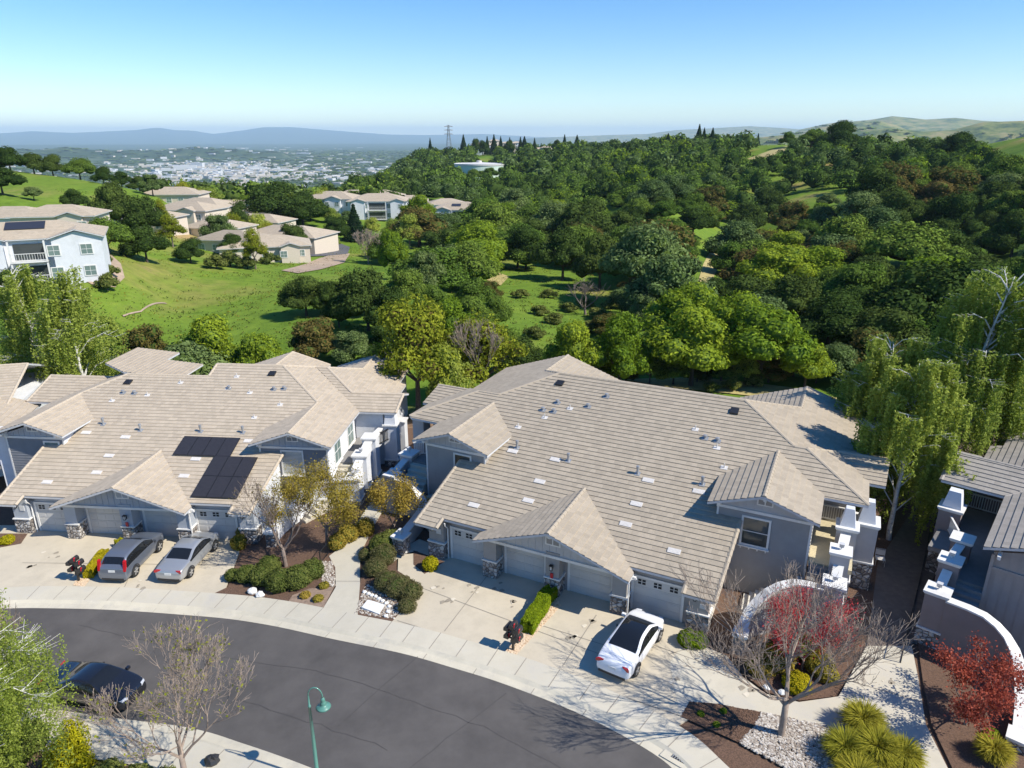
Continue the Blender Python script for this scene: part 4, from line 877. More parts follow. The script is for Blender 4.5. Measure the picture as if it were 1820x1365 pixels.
gable_wing(h1, 15.65, 20.5, 5.45, 11.6, 5.2, 6.21, cfg1, (17.25, 18.65, 2.85, 4.55))
cfg1b = dict(cfg1, blinds=False)
gable_wing(h1, -3.0, 1.35, 5.45, 11, 5.3, 6.29, cfg1b, (-.1, .9, 3.0, 4.6))
for s0 in (1.2, 4.3): window(h1, (20.5, 5.45), (20.5, 11.6), s0, s0 + 1.25, 3.1, 4.75, glass='glassg', bars=1)
a = MB(); a.box(-2.9, 20.4, 9.1, 12.4, -1, 4.8); a.box(-3.0, 5.0, 12.4, 17, -4, 5.2); a.box(8.6, 15.2, 12.4, 21.2, -4, 5.2); a.box(15.2, 22.0, 14.2, 22.9, -4, 4.8); a.box(20.5, 22.7, 11.9, 14, -1, 5.0)
a.build('wall', M['whites'], h1)
window(h1, (22.0, 14.2), (22.0, 22.9), 5.2, 6.6, 3.0, 4.5, glass='glassg')
VENTS1 = [('flue', 184, 755), ('flue', 250, 766), ('flue', 357, 768), ('flue', 432, 770), ('hood', 219, 699), ('hood', 239, 700), ('hood', 487, 693), ('hood', 505, 692), ('stub', 262, 703), ('stub', 199, 713), ('stub', 321, 681), ('stub', 405, 691), ('stub', 421, 670), ('stub', 444, 699),
          ('stub', 452, 743), ('stub', 498, 720), ('dark', 228, 681), ('dark', 484, 666), ('tile', 153, 770), ('tile', 223, 778), ('tile', 194, 811), ('tile', 172, 841), ('tile', 84, 858), ('tile', 327, 847), ('tile', 348, 817), ('tile', 442, 785), ('hood', 407, 691)]
vents(h1, rf1, VENTS1)
def panels(h, u0, v0, nu, nv, w=1.02, l=1.62):
    for i in range(nu):
        for j in range(nv):
            a = MB(); us = 1 / math.sqrt(1 + S_ * S_); v = v0 + (j + .5) * l * us; u = u0 + (i + .5) * w; up = Vector((0, us, S_ * us)); nn = Vector((0, -S_ * us, us)); c = Vector((u, v, MZ(v))) + nn * .15
            a.obox(c, (w / 2 - .01, 0, 0), up * (l / 2 - .01), nn * .02); o = a.build('solar_panel', M['pvdark'], h)
            f = MB()
            for sg in (-1, 1): f.obox(c + Vector((sg * (w / 2 - .02), 0, 0)) + nn * .006, (.012, 0, 0), up * (l / 2 - .008), nn * .02); f.obox(c + up * sg * (l / 2 - .02) + nn * .006, (w / 2 - .034, 0, 0), up * .012, nn * .02)
            f.build('panel_frame', M['black'], o)
panels(h1, 9.75, 4.72, 4, 1, 1.03, 1.9); panels(h1, 12.75, 1.15, 3, 2, 1.03, 1.9)
# entry stairs on its right
ws = M['whites']
pillar(h1, 22.1, 5.7, 1.0, 2.6, ws, 1.0); pillar(h1, 22.15, 7.6, 1.0, 3.5, ws, 1.0); pillar(h1, 22.3, 9.6, 1.0, 4.0, ws, 1.0, lamp=False); pillar(h1, 23.3, 12.0, 1.0, 4.1, ws, 1.2, lamp=False); taper(h1, 23.3, 12.0, .9, .7, 4.2, 5.1, ws); pillar(h1, 23.3, 14.6, 1.0, 3.3, ws, lamp=False)
coping_wall(h1, 'w', [(22.1, 6.2, 2.9), (22.15, 7.1, 3.2)], -.5, ws, .2, .3); coping_wall(h1, 'w', [(22.2, 8.1, 3.5), (22.3, 9.1, 3.8)], -.5, ws, .2, .3); coping_wall(h1, 'w', [(22.4, 10.1, 3.9), (22.6, 11.4, 3.9)], 2.7, ws, .12, .2)
coping_wall(h1, 'w', [(21.6, 5.4, 2.5), (20.6, 5.2, 2.5), (19.6, 4.7, 2.4), (18.9, 4.0, 2.0), (18.4, 3.0, 1.5), (18.2, 2.0, 1.2), (18.1, 1.0, 1.1)], -.5, ws, .15, .26)
pillar(h1, 18.1, .6, .6, 1.15, M['stone'])
deck(h1, 20.55, 22.0, 7.4, 11.9, 2.9, M['deckg'], boards=False); steps(h1, 's', (21.2, 7.4), (21.2, 5.6), 1.3, 2.9, 1.9, 5, M['walk']); steps(h1, 's', (20.5, 5.9), (18.6, 3.2), 1.3, 1.8, .1, 8, M['walk'])
railing(h1, (22.3, 10.0), (23.2, 11.6), 2.9, mat='black'); coping_wall(h1, 'w', [(23.3, 12.6, 3.3), (23.3, 13.4, 2.4), (23.3, 14.0, 2.3)], -.5, ws, .15, .2)
railing(h1, (-5.6, 11.6), (-3.2, 11.6), 2.9)

# ---------------------------------------------------------------- house at the right edge
h3 = empty('townhouse', (22.68, 29.68, 0), R(-40.6), 'mauve stucco townhouse cut by the right edge of the picture, beside the red leaved maple', 'house')
F3_ = [([(0, 0), (4.0, 0), (4.0, 9.3), (2.6, 9.3), (0, 6.7)], (5.35, S_, 0)), ([(-3.08, 6.7), (0, 6.7), (2.6, 9.3), (-3.05, 9.3)], (5.35 - S_ * 6.7, 0, S_)), ([(4.0, 0), (8, 0), (8, 9.3), (4.0, 9.3)], (6.71 + S_ * 4, -S_, 0)),
       ([(-1.8, 9.32), (-1.8, 15), (-1.1, 15), (-1.1, 22), (6, 22), (6, 9.32)], (5.35 + S_ * 1.8 - .35, S_, 0)), ([(-3.05, 9.3), (-1.8, 9.3), (-1.8, 11.5), (-3.05, 11.5)], (6.22 + S_ * 9.3, 0, -S_))]
R3_ = [((4, 0, 6.71), (4, 9.3, 6.71)), ((-3.05, 9.3, 6.23), (2.6, 9.3, 6.23)), ((0, 6.7, 5.35), (2.6, 9.3, 6.23)), ((-3.08, 6.7, 5.35), (-3.05, 9.3, 6.23))]
rf3 = house_roof(h3, F3_, R3_, M['tile3'])
a = MB(); lap_wall(a, (.45, .35), (7.5, .35), [(0, -.3), (7.05, -.3), (7.05, 5.0), (3.5, 6.3), (0, 5.1)], mode='board'); lap_wall(a, (.45, 6.9), (.45, .35), [(0, -.3), (6.55, -.3), (6.55, 5.2), (0, 5.2)], mode='board'); a.build('wall', M['mauveb'], h3)
a = MB(); a.box(.5, 7.4, 6.9, 20, -3, 5.0); a.box(-1.0, .5, 10, 20, -3, 5.0); a.build('wall', M['mauve'], h3)
b = MB(); b.box(.38, .52, .28, .42, -.3, 5.0); b.build('corner_board', M['mauveb'], h3); b = MB(); b.box(.53, 7.5, .27, .34, 4.2, 4.36); b.build('belly_band', M['mauveb'], h3)
bracket(h3, (.7, .33, 5.15), (0, -1, 0))
mv = M['mauve']
pillar(h3, -1.25, -1.3, .95, 3.0, mv, .95); pillar(h3, -1.2, .6, .9, 3.85, mv, .95); pillar(h3, -1.1, 2.75, .9, 4.1, mv, .95, lamp=False); pillar(h3, -2.2, 6.1, 1.1, 4.15, mv, 1.5, lamp=False); taper(h3, -2.2, 6.2, .95, .6, 4.25, 5.2, M['whites'])
coping_wall(h3, 'w', [(-.8, -1.65, 2.85), (.1, -1.7, 2.85), (.8, -1.78, 2.8), (1.35, -1.92, 2.6), (1.8, -2.05, 2.3), (2.2, -2.3, 1.9), (2.5, -2.7, 1.5), (2.75, -3.6, 1.1), (2.95, -4.8, .8), (3.05, -5.9, .6)], -.4, mv, .15, .25)
coping_wall(h3, 'w', [(-1.25, -.8, 3.0), (-1.2, .1, 3.4)], -.3, mv, .14, .22); coping_wall(h3, 'w', [(-1.2, 1.1, 3.85), (-1.1, 2.3, 3.9)], -.3, mv, .14, .22)
deck(h3, -1.0, .45, .6, 9.5, 2.9, M['deckg'], boards=False); deck(h3, -2.6, -1.0, 3.2, 9.5, 2.86, M['deckg'], boards=False); steps(h3, 's', (-.3, .6), (-.3, -1.2), 1.4, 2.85, 1.9, 5, M['deckg']); railing(h3, (-1.1, 3.2), (-2.1, 5.5), 2.9); railing(h3, (-2.6, 9.4), (.4, 9.4), 2.9)
pillar(h3, 3.1, -6.3, .7, .6, M['stone'], lamp=False)

# ---------------------------------------------------------------- roof at the far left edge
h0 = empty('townhouse', (-50.5, 47.0, -1.6), R(14), 'tiled townhouse roof patterned with birch shadow at the left edge of the picture', 'house')
F0_ = [([(0, 0), (12, 0), (12, 7), (0, 7)], (5.3, 0, S_)), ([(12, 0), (14.3, 0), (14.3, 12), (12, 7)], (7.68 + S_ * 12 * 0 + 0.0, -0.0001, 0.0)) if False else ([(0, 7), (12, 7), (12, 14), (0, 14)], (7.68 + S_ * 7, 0, -S_)),
       ([(8.5, -3.5), (11.2, -3.5), (11.2, 3.2), (8.5, 3.2)], (5.3 - S_ * 8.5, S_, 0)), ([(11.2, -3.5), (13.8, -3.5), (13.8, 3.2), (11.2, 3.2)], (6.22 + S_ * 11.2, -S_, 0))]
house_roof(h0, F0_, [((0, 7, 7.68), (12, 7, 7.68)), ((11.2, -3.5, 6.22), (11.2, 3.2, 6.22)), ((12, 0, 5.3), (12, 7, 7.68))], M['tile1'])
a = MB(); a.box(.4, 11.6, .5, 13.5, -1, 5.0); a.build('wall', M['whites'], h0); pillar(h0, 13.2, -2.9, .7, 5.6, ws, lamp=False); pillar(h0, 9.1, -2.9, .7, 5.4, ws, lamp=False); deck(h0, 8.8, 13.6, -3.2, .5, 2.9, M['deckg']); railing(h0, (9.2, -3.1), (13.2, -3.1), 2.9)
b = MB(); lap_wall(b, (8.7, -3.2), (13.6, -3.2), [(0, 5.0), (4.9, 5.0), (2.45, 5.95)], mode='flat'); b.build('gable_panel', M['bluegrey'], h0)
# ---------------------------------------------------------------- plants
def quads_obj(name, V, mats, parent=None, mi=None, extra=None):
    """V: (n,4,3) array of leaf quads; extra: MB with solid pieces"""
    V = np.asarray(V, dtype=np.float32); n = len(V)
    ev = np.array(extra.v, dtype=np.float32).reshape(-1, 3) if extra else np.zeros((0, 3), np.float32)
    co = np.concatenate([V.reshape(-1, 3), ev]); me = bpy.data.meshes.new(name)
    loops = np.arange(n * 4, dtype=np.int32); ls = np.arange(0, n * 4, 4, dtype=np.int32); lt = np.full(n, 4, np.int32)
    mm = np.zeros(n, np.int32) if mi is None else mi
    if extra and extra.f:
        el = np.array([i + n * 4 for f in extra.f for i in f], np.int32); et = np.array([len(f) for f in extra.f], np.int32); es = n * 4 + np.concatenate([[0], np.cumsum(et)[:-1]]).astype(np.int32)
        loops = np.concatenate([loops, el]); ls = np.concatenate([ls, es]); lt = np.concatenate([lt, et]); mm = np.concatenate([mm, np.array(extra.m, np.int32)])
    me.vertices.add(len(co)); me.vertices.foreach_set('co', co.ravel()); me.loops.add(len(loops)); me.loops.foreach_set('vertex_index', loops)
    me.polygons.add(len(ls)); me.polygons.foreach_set('loop_start', ls); me.polygons.foreach_set('loop_total', lt)
    if not isinstance(mats, (list, tuple)): mats = [mats]
    for m in mats: me.materials.append(m)
    me.polygons.foreach_set('material_index', mm); me.update(calc_edges=True); me.validate()
    o = bpy.data.objects.new(name, me); COL.objects.link(o)
    if parent: o.parent = parent
    return o
def leaf_quads(P, size, rs, droop=0.0, outw=None, flat=0.5, aspect=0.6):
    n = len(P); a = rs.normal(size=(n, 3)); a /= np.linalg.norm(a, axis=1, keepdims=True)
    nn = rs.normal(size=(n, 3)) * flat
    if outw is not None: nn = nn + outw
    nn[:, 2] += 0.25; nn /= np.linalg.norm(nn, axis=1, keepdims=True) + 1e-9
    u = np.cross(nn, a); u /= np.linalg.norm(u, axis=1, keepdims=True) + 1e-9; v = np.cross(nn, u)
    if droop: u = u * (1 - droop); u[:, 2] -= droop; u /= np.linalg.norm(u, axis=1, keepdims=True); v = np.cross(nn, u); v /= np.linalg.norm(v, axis=1, keepdims=True) + 1e-9
    s = (size * (0.6 + 0.8 * rs.random(n)))[:, None]; u = u * s; v = v * s * aspect
    return np.stack([P - u, P + v * 0.9 + nn * s * .1, P + u, P - v * 0.9 + nn * s * .1], 1)
def lobes_points(lobes, n, rs, shell=0.28, flatbot=0.35):
    L_ = np.array(lobes, float); w = (L_[:, 3] * L_[:, 4] + L_[:, 3] * L_[:, 5]); w /= w.sum(); idx = rs.choice(len(L_), n, p=w)
    d = rs.normal(size=(n, 3)); d /= np.linalg.norm(d, axis=1, keepdims=True); d[:, 2] = np.where(d[:, 2] < -flatbot, -flatbot * rs.random(n), d[:, 2])
    ph = np.sin(d[:, 0] * 7 + idx * 1.7) * np.sin(d[:, 1] * 6 + idx) * np.sin(d[:, 2] * 8 + 2 * idx)
    r = 1 - shell * rs.random(n) ** 1.4 + ph * .14; P = L_[idx, :3] + d * L_[idx, 3:6] * r[:, None]
    keep = np.ones(n, bool)
    for j, l in enumerate(L_):
        q = (((P - l[:3]) / l[3:6]) ** 2).sum(1); keep &= ~((q < 0.5) & (idx != j))
    return P[keep], (d / L_[idx, 3:6] * L_[idx, 3:6].mean())[keep]
def core(mb, lobes, k=0.72, m=1, seed=0):  # solid filling; its darker leaf colour paints the shade inside the crown
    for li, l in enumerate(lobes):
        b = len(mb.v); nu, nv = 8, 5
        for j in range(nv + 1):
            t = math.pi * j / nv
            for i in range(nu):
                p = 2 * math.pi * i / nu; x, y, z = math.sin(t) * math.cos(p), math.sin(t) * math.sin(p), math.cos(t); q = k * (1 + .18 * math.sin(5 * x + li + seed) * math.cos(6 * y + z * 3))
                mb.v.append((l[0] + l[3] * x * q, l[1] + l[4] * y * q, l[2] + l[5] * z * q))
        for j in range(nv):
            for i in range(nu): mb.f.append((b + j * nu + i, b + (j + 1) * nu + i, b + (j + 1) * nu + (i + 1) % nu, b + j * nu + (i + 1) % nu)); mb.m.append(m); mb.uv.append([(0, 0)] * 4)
def make_lobes(rnd, D, H, base, n=9, rr=(0.24, 0.36), cone=0.0):
    """lobes filling a crown D wide whose top is at H and underside at base"""
    out = [(0, 0, (base + H) / 2, D * .3, D * .3, (H - base) * .42)]
    for k in range(n):
        t = 2 * math.pi * (k + rnd.uniform(-.35, .35)) / n * 1.0 * (1 if k < n else 1); ring = rnd.choice((.3, .33, .36)) if k % 3 else rnd.uniform(.05, .2)
        z = base + (H - base) * (rnd.uniform(.25, .5) if k % 3 else rnd.uniform(.6, .78)); ring *= (1 - cone * (z - base) / (H - base)); r = rnd.uniform(*rr) * D * .72
        out.append((ring * D * math.cos(t), ring * D * math.sin(t), z, r, r, min(r * .85, (H - z), max(.3, (z - base) * 1.3))))
    return out
def trunk_mb(rnd, H, r0, spread, zc, m=0, n=5, lean=0.0):
    mb = MB(); top = Vector((lean, 0, zc * .45)); mb.tube([(0, 0, -1.5), (0.02, 0, .2), top * .6, top], [r0 * 1.35, r0, r0 * .8, r0 * .7], 7, m)
    for k in range(n):
        t = 2 * math.pi * (k + rnd.random() * .5) / n; e = Vector((math.cos(t) * spread, math.sin(t) * spread, zc * rnd.uniform(.85, 1.1))); mid = top.lerp(e, .5) + Vector((0, 0, -.08 * zc))
        mb.tube([top, mid, e], [r0 * .5, r0 * .32, r0 * .12], 5, m)
        for j in range(2):
            t2 = t + rnd.uniform(-.8, .8); e2 = mid + Vector((math.cos(t2) * spread * .6, math.sin(t2) * spread * .6, zc * .3)); mb.tube([mid, e2], [r0 * .25, r0 * .06], 4, m)
    return mb
PROTO = {}
def proto(kind, mat, core_shade, D, H, base, n, leaf, seeds, nl=9, cone=0.0, rr=(.24, .36), bark='darkbark', shell=.28, corek=.72, droop=0.0):
    lst = []
    for sd in seeds:
        rnd = random.Random(sd); rs = np.random.default_rng(sd); lb = make_lobes(rnd, D, H, base, nl, rr, cone)
        P, ow = lobes_points(lb, n, rs, shell); q = leaf_quads(P, leaf, rs, droop=droop, outw=ow)
        ex = MB()
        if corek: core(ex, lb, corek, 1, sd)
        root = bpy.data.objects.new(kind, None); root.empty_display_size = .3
        cr = quads_obj('crown', q, [M[mat], M[core_shade]], root, extra=ex); tk = trunk_mb(rnd, H, D * .028, D * .28, (base + H) / 2).build('trunk', M[bark], root)
        COL.objects.unlink(cr); COL.objects.unlink(tk); lst.append((root, cr, tk, D, H))
    PROTO[kind] = lst
proto('oak_tree', 'oak', 'oakd', 10, 9, 1.2, 12000, .19, (1, 2, 3, 4), nl=12, rr=(.18, .34), shell=.38)
proto('dark_oak_tree', 'oakd', 'oakd', 10, 9, .6, 12000, .18, (5, 6, 7), nl=12, rr=(.18, .34), shell=.3)
proto('grey_oak_tree', 'oakg', 'oakd', 10, 9, 1.2, 10000, .18, (8, 9, 10), nl=13, rr=(.16, .32), shell=.45)
proto('spring_tree', 'spring', 'oak', 10, 10, 1.4, 11000, .20, (11, 12, 13), nl=14, rr=(.2, .32), shell=.42)
proto('yellow_green_tree', 'yellowg', 'olive', 10, 12, 1.4, 12000, .17, (14, 15), nl=16, rr=(.16, .27), shell=.6, corek=.5, bark='bark')
proto('olive_tree', 'olive', 'oakd', 8, 8, .8, 8000, .18, (16, 17), nl=12, shell=.4)
proto('conifer_tree', 'conifer', 'conifer', 6, 16, 1.0, 5000, .3, (18, 19), nl=12, cone=.95, rr=(.18, .26))
proto('bushy_tree', 'birch', 'oak', 8, 8, 1.0, 9000, .17, (20, 21), nl=14, rr=(.18, .3), shell=.5, corek=.6, bark='bark')
proto('low_bush', 'shrub', 'oakd', 3, 1.8, .0, 1800, .12, (22, 23), nl=6)
def conifer_fix():
    # spires: replace the rounded crowns by whorled cones
    for i, (root, cr, tk, D, H) in enumerate(PROTO['conifer_tree']):
        rs = np.random.default_rng(77 + i); n = 6500; t = rs.random(n) ** .75; z = 1.0 + (H - 1.0) * (1 - t)
        tier = (np.floor(z * 1.1) + .5) / 1.1; R_ = (H - tier) / (H - 1) * D * .42 * (.75 + .5 * rs.random(n)); a = rs.random(n) * 6.283; r = R_ * np.sqrt(rs.random(n)) ** .5
        P = np.stack([r * np.cos(a), r * np.sin(a), z - r * .25], 1); ow = np.stack([np.cos(a), np.sin(a), np.full(n, .5)], 1)
        q = leaf_quads(P, .26, rs, outw=ow, droop=.3); o = quads_obj('crown', q, [M['conifer']], root); COL.objects.unlink(o); PROTO['conifer_tree'][i] = (root, o, tk, D, H)
conifer_fix()
for _m in (None,): pass
def tree(kind, p, w, h, label, cat='tree', group=None, rz=None, rnd=random.Random(5)):
    root, cr, tk, D, H = rnd.choice(PROTO[kind])
    e = empty(kind if kind not in ('yellow_green_tree', 'grey_oak_tree', 'dark_oak_tree') else {'yellow_green_tree': 'leafy_tree', 'grey_oak_tree': 'oak_tree', 'dark_oak_tree': 'oak_tree'}[kind], p, rnd.random() * 6.28 if rz is None else rz, label, cat, group)
    e.scale = (w / D, w / D, h / H)
    for k in (cr, tk): c = k.copy(); COL.objects.link(c); c.parent = e
    return e
def ptree(kind, px, pyb, wpx, pyt, label, Y=None, group=None, cat='tree'):
    if Y: p = at(px, pyb, Y); p.z = T(p.x, p.y)
    else:
        p = hit(px, pyb)
        if p is None: p = at(px, pyb, 300)
    d = math.hypot(p.y, CAMH - p.z); w = wpx * d / FPX; top = at(px, pyt, p.y + w * .1).z; h = max(2.0, .72 * w, top - p.z)
    return tree(kind, p, w, h, label, cat, group)
PT = [
    # just behind the houses
    ('yellow_green_tree', 745, 745, 195, 498, 'tall yellow green tree behind the gap between the two grey houses, left of its twin', 62),
    ('yellow_green_tree', 858, 735, 170, 535, 'yellow green tree with brownish twigs just left of the middle house rear roof', 64),
    ('bushy_tree', 800, 760, 90, 600, 'small brownish green tree in front of the yellow green trees', 60),
    ('spring_tree', 385, 680, 130, 552, 'bright spring green tree rising behind the solar panel roof', 70), ('spring_tree', 468, 680, 95, 580, 'smaller spring green tree right of the bright one behind the left house', 69),
    ('grey_oak_tree', 338, 690, 165, 592, 'low pale grey green spreading tree right behind the left house roof', 66),
    ('olive_tree', 565, 670, 95, 558, 'rusty olive brown tree behind the left house', 76), ('grey_oak_tree', 632, 670, 90, 585, 'grey green tree between the olive brown and yellow green trees', 75), ('dark_oak_tree', 690, 660, 70, 570, 'dark green tree beside the yellow green trees', 78),
    ('olive_tree', 262, 640, 95, 568, 'dull olive bush tree at the foot of the meadow', 76),
    ('spring_tree', 1015, 690, 110, 560, 'light green tree behind the rear peak of the middle house', 68), ('spring_tree', 1100, 690, 115, 548, 'light green tree beside the broad bright oak', 68), ('dark_oak_tree', 925, 680, 90, 590, 'dark green tree filling the gap left of the rear peak', 74),
    ('spring_tree', 1225, 715, 170, 535, 'broad bright green oak behind the grassy strip, left half of the pair', 68.5), ('spring_tree', 1345, 715, 180, 528, 'broad bright green oak behind the grassy strip, right half of the pair', 69), ('spring_tree', 1285, 690, 150, 510, 'tallest bright green crown between the two broad oaks', 75),
    ('spring_tree', 1425, 720, 90, 600, 'shorter bright oak at the right of the broad pair', 67), ('grey_oak_tree', 1475, 700, 95, 600, 'grey green tree right of the broad bright oaks', 69),
    ('olive_tree', 1540, 690, 110, 598, 'rusty green tree left of the large weeping birch', 74), ('oak_tree', 1600, 700, 120, 590, 'mid green tree behind the weeping birches', 82), ('dark_oak_tree', 1790, 760, 120, 600, 'dark tree right of the weeping birch at the picture edge', 72), ('dark_oak_tree', 1830, 690, 120, 560, 'dark tree higher at the right picture edge', 84), ('oak_tree', 1690, 690, 120, 600, 'green tree behind the top of the birch', 86), ('oak_tree', 1530, 730, 90, 640, 'green tree directly behind the shaded roof corner', 66),
    # meadow
    ('dark_oak_tree', 545, 562, 92, 484, 'round dark oak casting shade at the right of the green meadow', None), ('dark_oak_tree', 603, 585, 55, 520, 'small dark oak beside the round meadow oak', None), ('dark_oak_tree', 655, 590, 120, 465, 'large dark oak clump right of the meadow', None),
    ('dark_oak_tree', 700, 610, 90, 500, 'dark oak between the meadow and the clearing', None), ('dark_oak_tree', 60, 640, 90, 500, 'dark oak behind the left birch on the slope', 88), ('bushy_tree', 190, 650, 100, 540, 'leafy green tree right of the left birch', 80), ('bushy_tree', 40, 665, 90, 590, 'leafy green tree at the far left behind the roof', 74), ('bushy_tree', 120, 665, 90, 580, 'leafy tree under the left birch crown', 75),
    ('dark_oak_tree', 262, 468, 78, 392, 'dark oak at the top edge of the meadow below the old brown oak', None), ('oak_tree', 195, 455, 90, 380, 'green oak next to the white apartment wing', None), ('dark_oak_tree', 340, 470, 55, 420, 'round dark tree in front of the far tiled house', None),
    ('dark_oak_tree', 207, 395, 80, 315, 'old brown green oak above the meadow', 150), ('dark_oak_tree', 262, 420, 80, 340, 'dark oak right of the old brown oak', 150), ('dark_oak_tree', 135, 380, 42, 332, 'small dark oak on the yellow hillside', 165),
    ('yellow_green_tree', 308, 440, 55, 372, 'yellow green tree between the dark oaks and far roofs', None), ('yellow_green_tree', 290, 400, 30, 345, 'slim yellow tree beside the brown oak', 160),
    ('yellow_green_tree', 455, 480, 50, 395, 'thin yellow green tree before the far tiled house', None), ('yellow_green_tree', 420, 430, 45, 372, 'yellow green tree among the far roofs', 185), ('grey_oak_tree', 350, 430, 40, 375, 'pale tree among the far roofs', 190), ('bushy_tree', 372, 385, 60, 338, 'pale green tree behind the far roofs', 230),
    ('yellow_green_tree', 520, 380, 60, 338, 'pale yellow tree topping the dark woods behind the far roofs', 235), ('yellow_green_tree', 460, 385, 40, 342, 'pale yellow tree left of the dark woods', 235), ('dark_oak_tree', 490, 400, 110, 345, 'wide dark oak behind the far tiled house', 215), ('dark_oak_tree', 540, 410, 90, 360, 'dark oak right of the far tiled house', 215),
    ('conifer_tree', 632, 430, 48, 362, 'green conical tree in front of the far white apartments', None), ('yellow_green_tree', 588, 448, 22, 415, 'small round yellow green street tree by the turning circle', None),
    ('olive_tree', 745, 440, 95, 362, 'tall olive brown tree before the white apartments', None), ('spring_tree', 745, 385, 60, 342, 'bright green tree between the white apartment blocks', 225), ('spring_tree', 700, 500, 55, 400, 'light green tree beside the bare pinkish tree', None),
    ('grey_oak_tree', 795, 510, 80, 430, 'blue green tree at the left of the clearing', None), ('spring_tree', 850, 485, 110, 385, 'large fresh green tree above the clearing', None), ('oak_tree', 840, 560, 70, 490, 'green tree at the left edge of the clearing', None), ('oak_tree', 880, 590, 60, 520, 'green tree at the lower left of the clearing', None), ('oak_tree', 770, 575, 70, 500, 'green tree right of the dark oak clump', None),
    ('dark_oak_tree', 935, 480, 80, 395, 'dark dense oak left in the shaded row above the clearing', None), ('dark_oak_tree', 1000, 500, 100, 395, 'dark dense oak in the middle of the shaded row', None), ('dark_oak_tree', 1065, 515, 95, 405, 'dark dense oak right in the shaded row', None), ('dark_oak_tree', 1120, 500, 80, 420, 'dark dense oak at the right end of the shaded row', None),
    ('grey_oak_tree', 1145, 590, 55, 518, 'grey green tree at the right edge of the clearing', None),
    # hill crest left
    ('dark_oak_tree', 20, 308, 60, 256, 'dark oak at the left end of the yellow hill crest', None), ('dark_oak_tree', 62, 312, 50, 268, 'dark oak second along the yellow hill crest', 232), ('dark_oak_tree', 95, 314, 45, 272, 'dark oak third along the yellow hill crest', 228), ('oak_tree', 143, 318, 52, 277, 'brighter oak on the yellow hill crest', 222), ('dark_oak_tree', 185, 328, 38, 294, 'small dark oak right of the bright crest oak', 212), ('dark_oak_tree', 218, 338, 40, 306, 'dark oak on the falling crest', 208), ('dark_oak_tree', 250, 348, 40, 314, 'dark oak at the right foot of the crest', 205),
    ('dark_oak_tree', 12, 375, 70, 315, 'dark oak low at the left picture edge', 165), ('grey_oak_tree', 65, 375, 35, 335, 'thin greyish tree on the yellow hillside', 168),
    # right crest
    ('dark_oak_tree', 1488, 262, 70, 224, 'dark oak standing on the right hill crest', 400), ('oak_tree', 1440, 268, 45, 232, 'green oak left of the dark crest oak', 415), ('dark_oak_tree', 1625, 268, 50, 242, 'dark oak on the right part of the crest', 380), ('dark_oak_tree', 1700, 285, 75, 246, 'dark oak on the crest before the golden hills', 350), ('oak_tree', 1400, 262, 30, 232, 'small crest oak against the golden hills', 440)]
_r = random.Random(71); _k = 0
while _k < 46:
    _x = _r.uniform(-.50, -.13); _Y = _r.uniform(135, 300); _px = 910 + FPX * _x / .985
    if _Y < 165 and _px > 420: continue
    if not (250 < _px < 740) or (_px < 560 and _Y < 150): continue
    _q = Vector((_x * _Y, _Y, T(_x * _Y, _Y))); _w = _r.uniform(5, 9); tree(_r.choice(('oak_tree', 'dark_oak_tree', 'spring_tree', 'bushy_tree', 'yellow_green_tree', 'grey_oak_tree')), _q, _w, _w * _r.uniform(.8, 1.2), 'mixed green tree growing among the far tiled roofs left of centre', 'tree', 'trees among the far roofs'); _k += 1
PT += [('spring_tree', 800, 640, 95, 520, 'light green tree between the two yellow green trees and the clearing', None), ('oak_tree', 835, 600, 85, 520, 'mid green tree closing the left side of the clearing', None), ('dark_oak_tree', 775, 610, 80, 530, 'dark tree behind the taller yellow green tree', None), ('oak_tree', 905, 640, 75, 575, 'green tree in the lower left corner of the clearing', None), ('olive_tree', 870, 545, 50, 495, 'small olive tree on the upper left rim of the clearing', None), ('grey_oak_tree', 1105, 560, 60, 505, 'grey green tree on the right rim of the clearing', None), ('olive_tree', 1075, 600, 60, 560, 'brownish low tree in the lower right of the clearing', None), ('dark_oak_tree', 585, 560, 70, 492, 'dark oak squeezed between the round meadow oak and its small neighbour', None), ('dark_oak_tree', 630, 560, 90, 478, 'tall dark oak behind the large clump right of the meadow', None), ('oak_tree', 725, 560, 80, 470, 'mid green oak between the dark clump and the clearing', None), ('grey_oak_tree', 760, 530, 70, 440, 'grey green oak above the left edge of the clearing', None), ('oak_tree', 690, 470, 70, 410, 'green oak beyond the bare pinkish tree', None), ('dark_oak_tree', 810, 470, 80, 400, 'dark oak between the olive brown and fresh green trees', None)]
for _px in range(985, 1500, 42):
    PT.append((_r.choice(('spring_tree', 'oak_tree', 'olive_tree', 'bushy_tree')), _px, 700, _r.uniform(55, 80), _r.uniform(618, 650), 'low green understory tree in the row behind the middle house, under the tall oaks', _r.uniform(68.5, 72)))
for k, px, pb, w, pt, lab, Y in PT: ptree(k, px, pb, w, pt, lab, Y, 'understory trees behind the middle house' if 'understory' in lab else None)

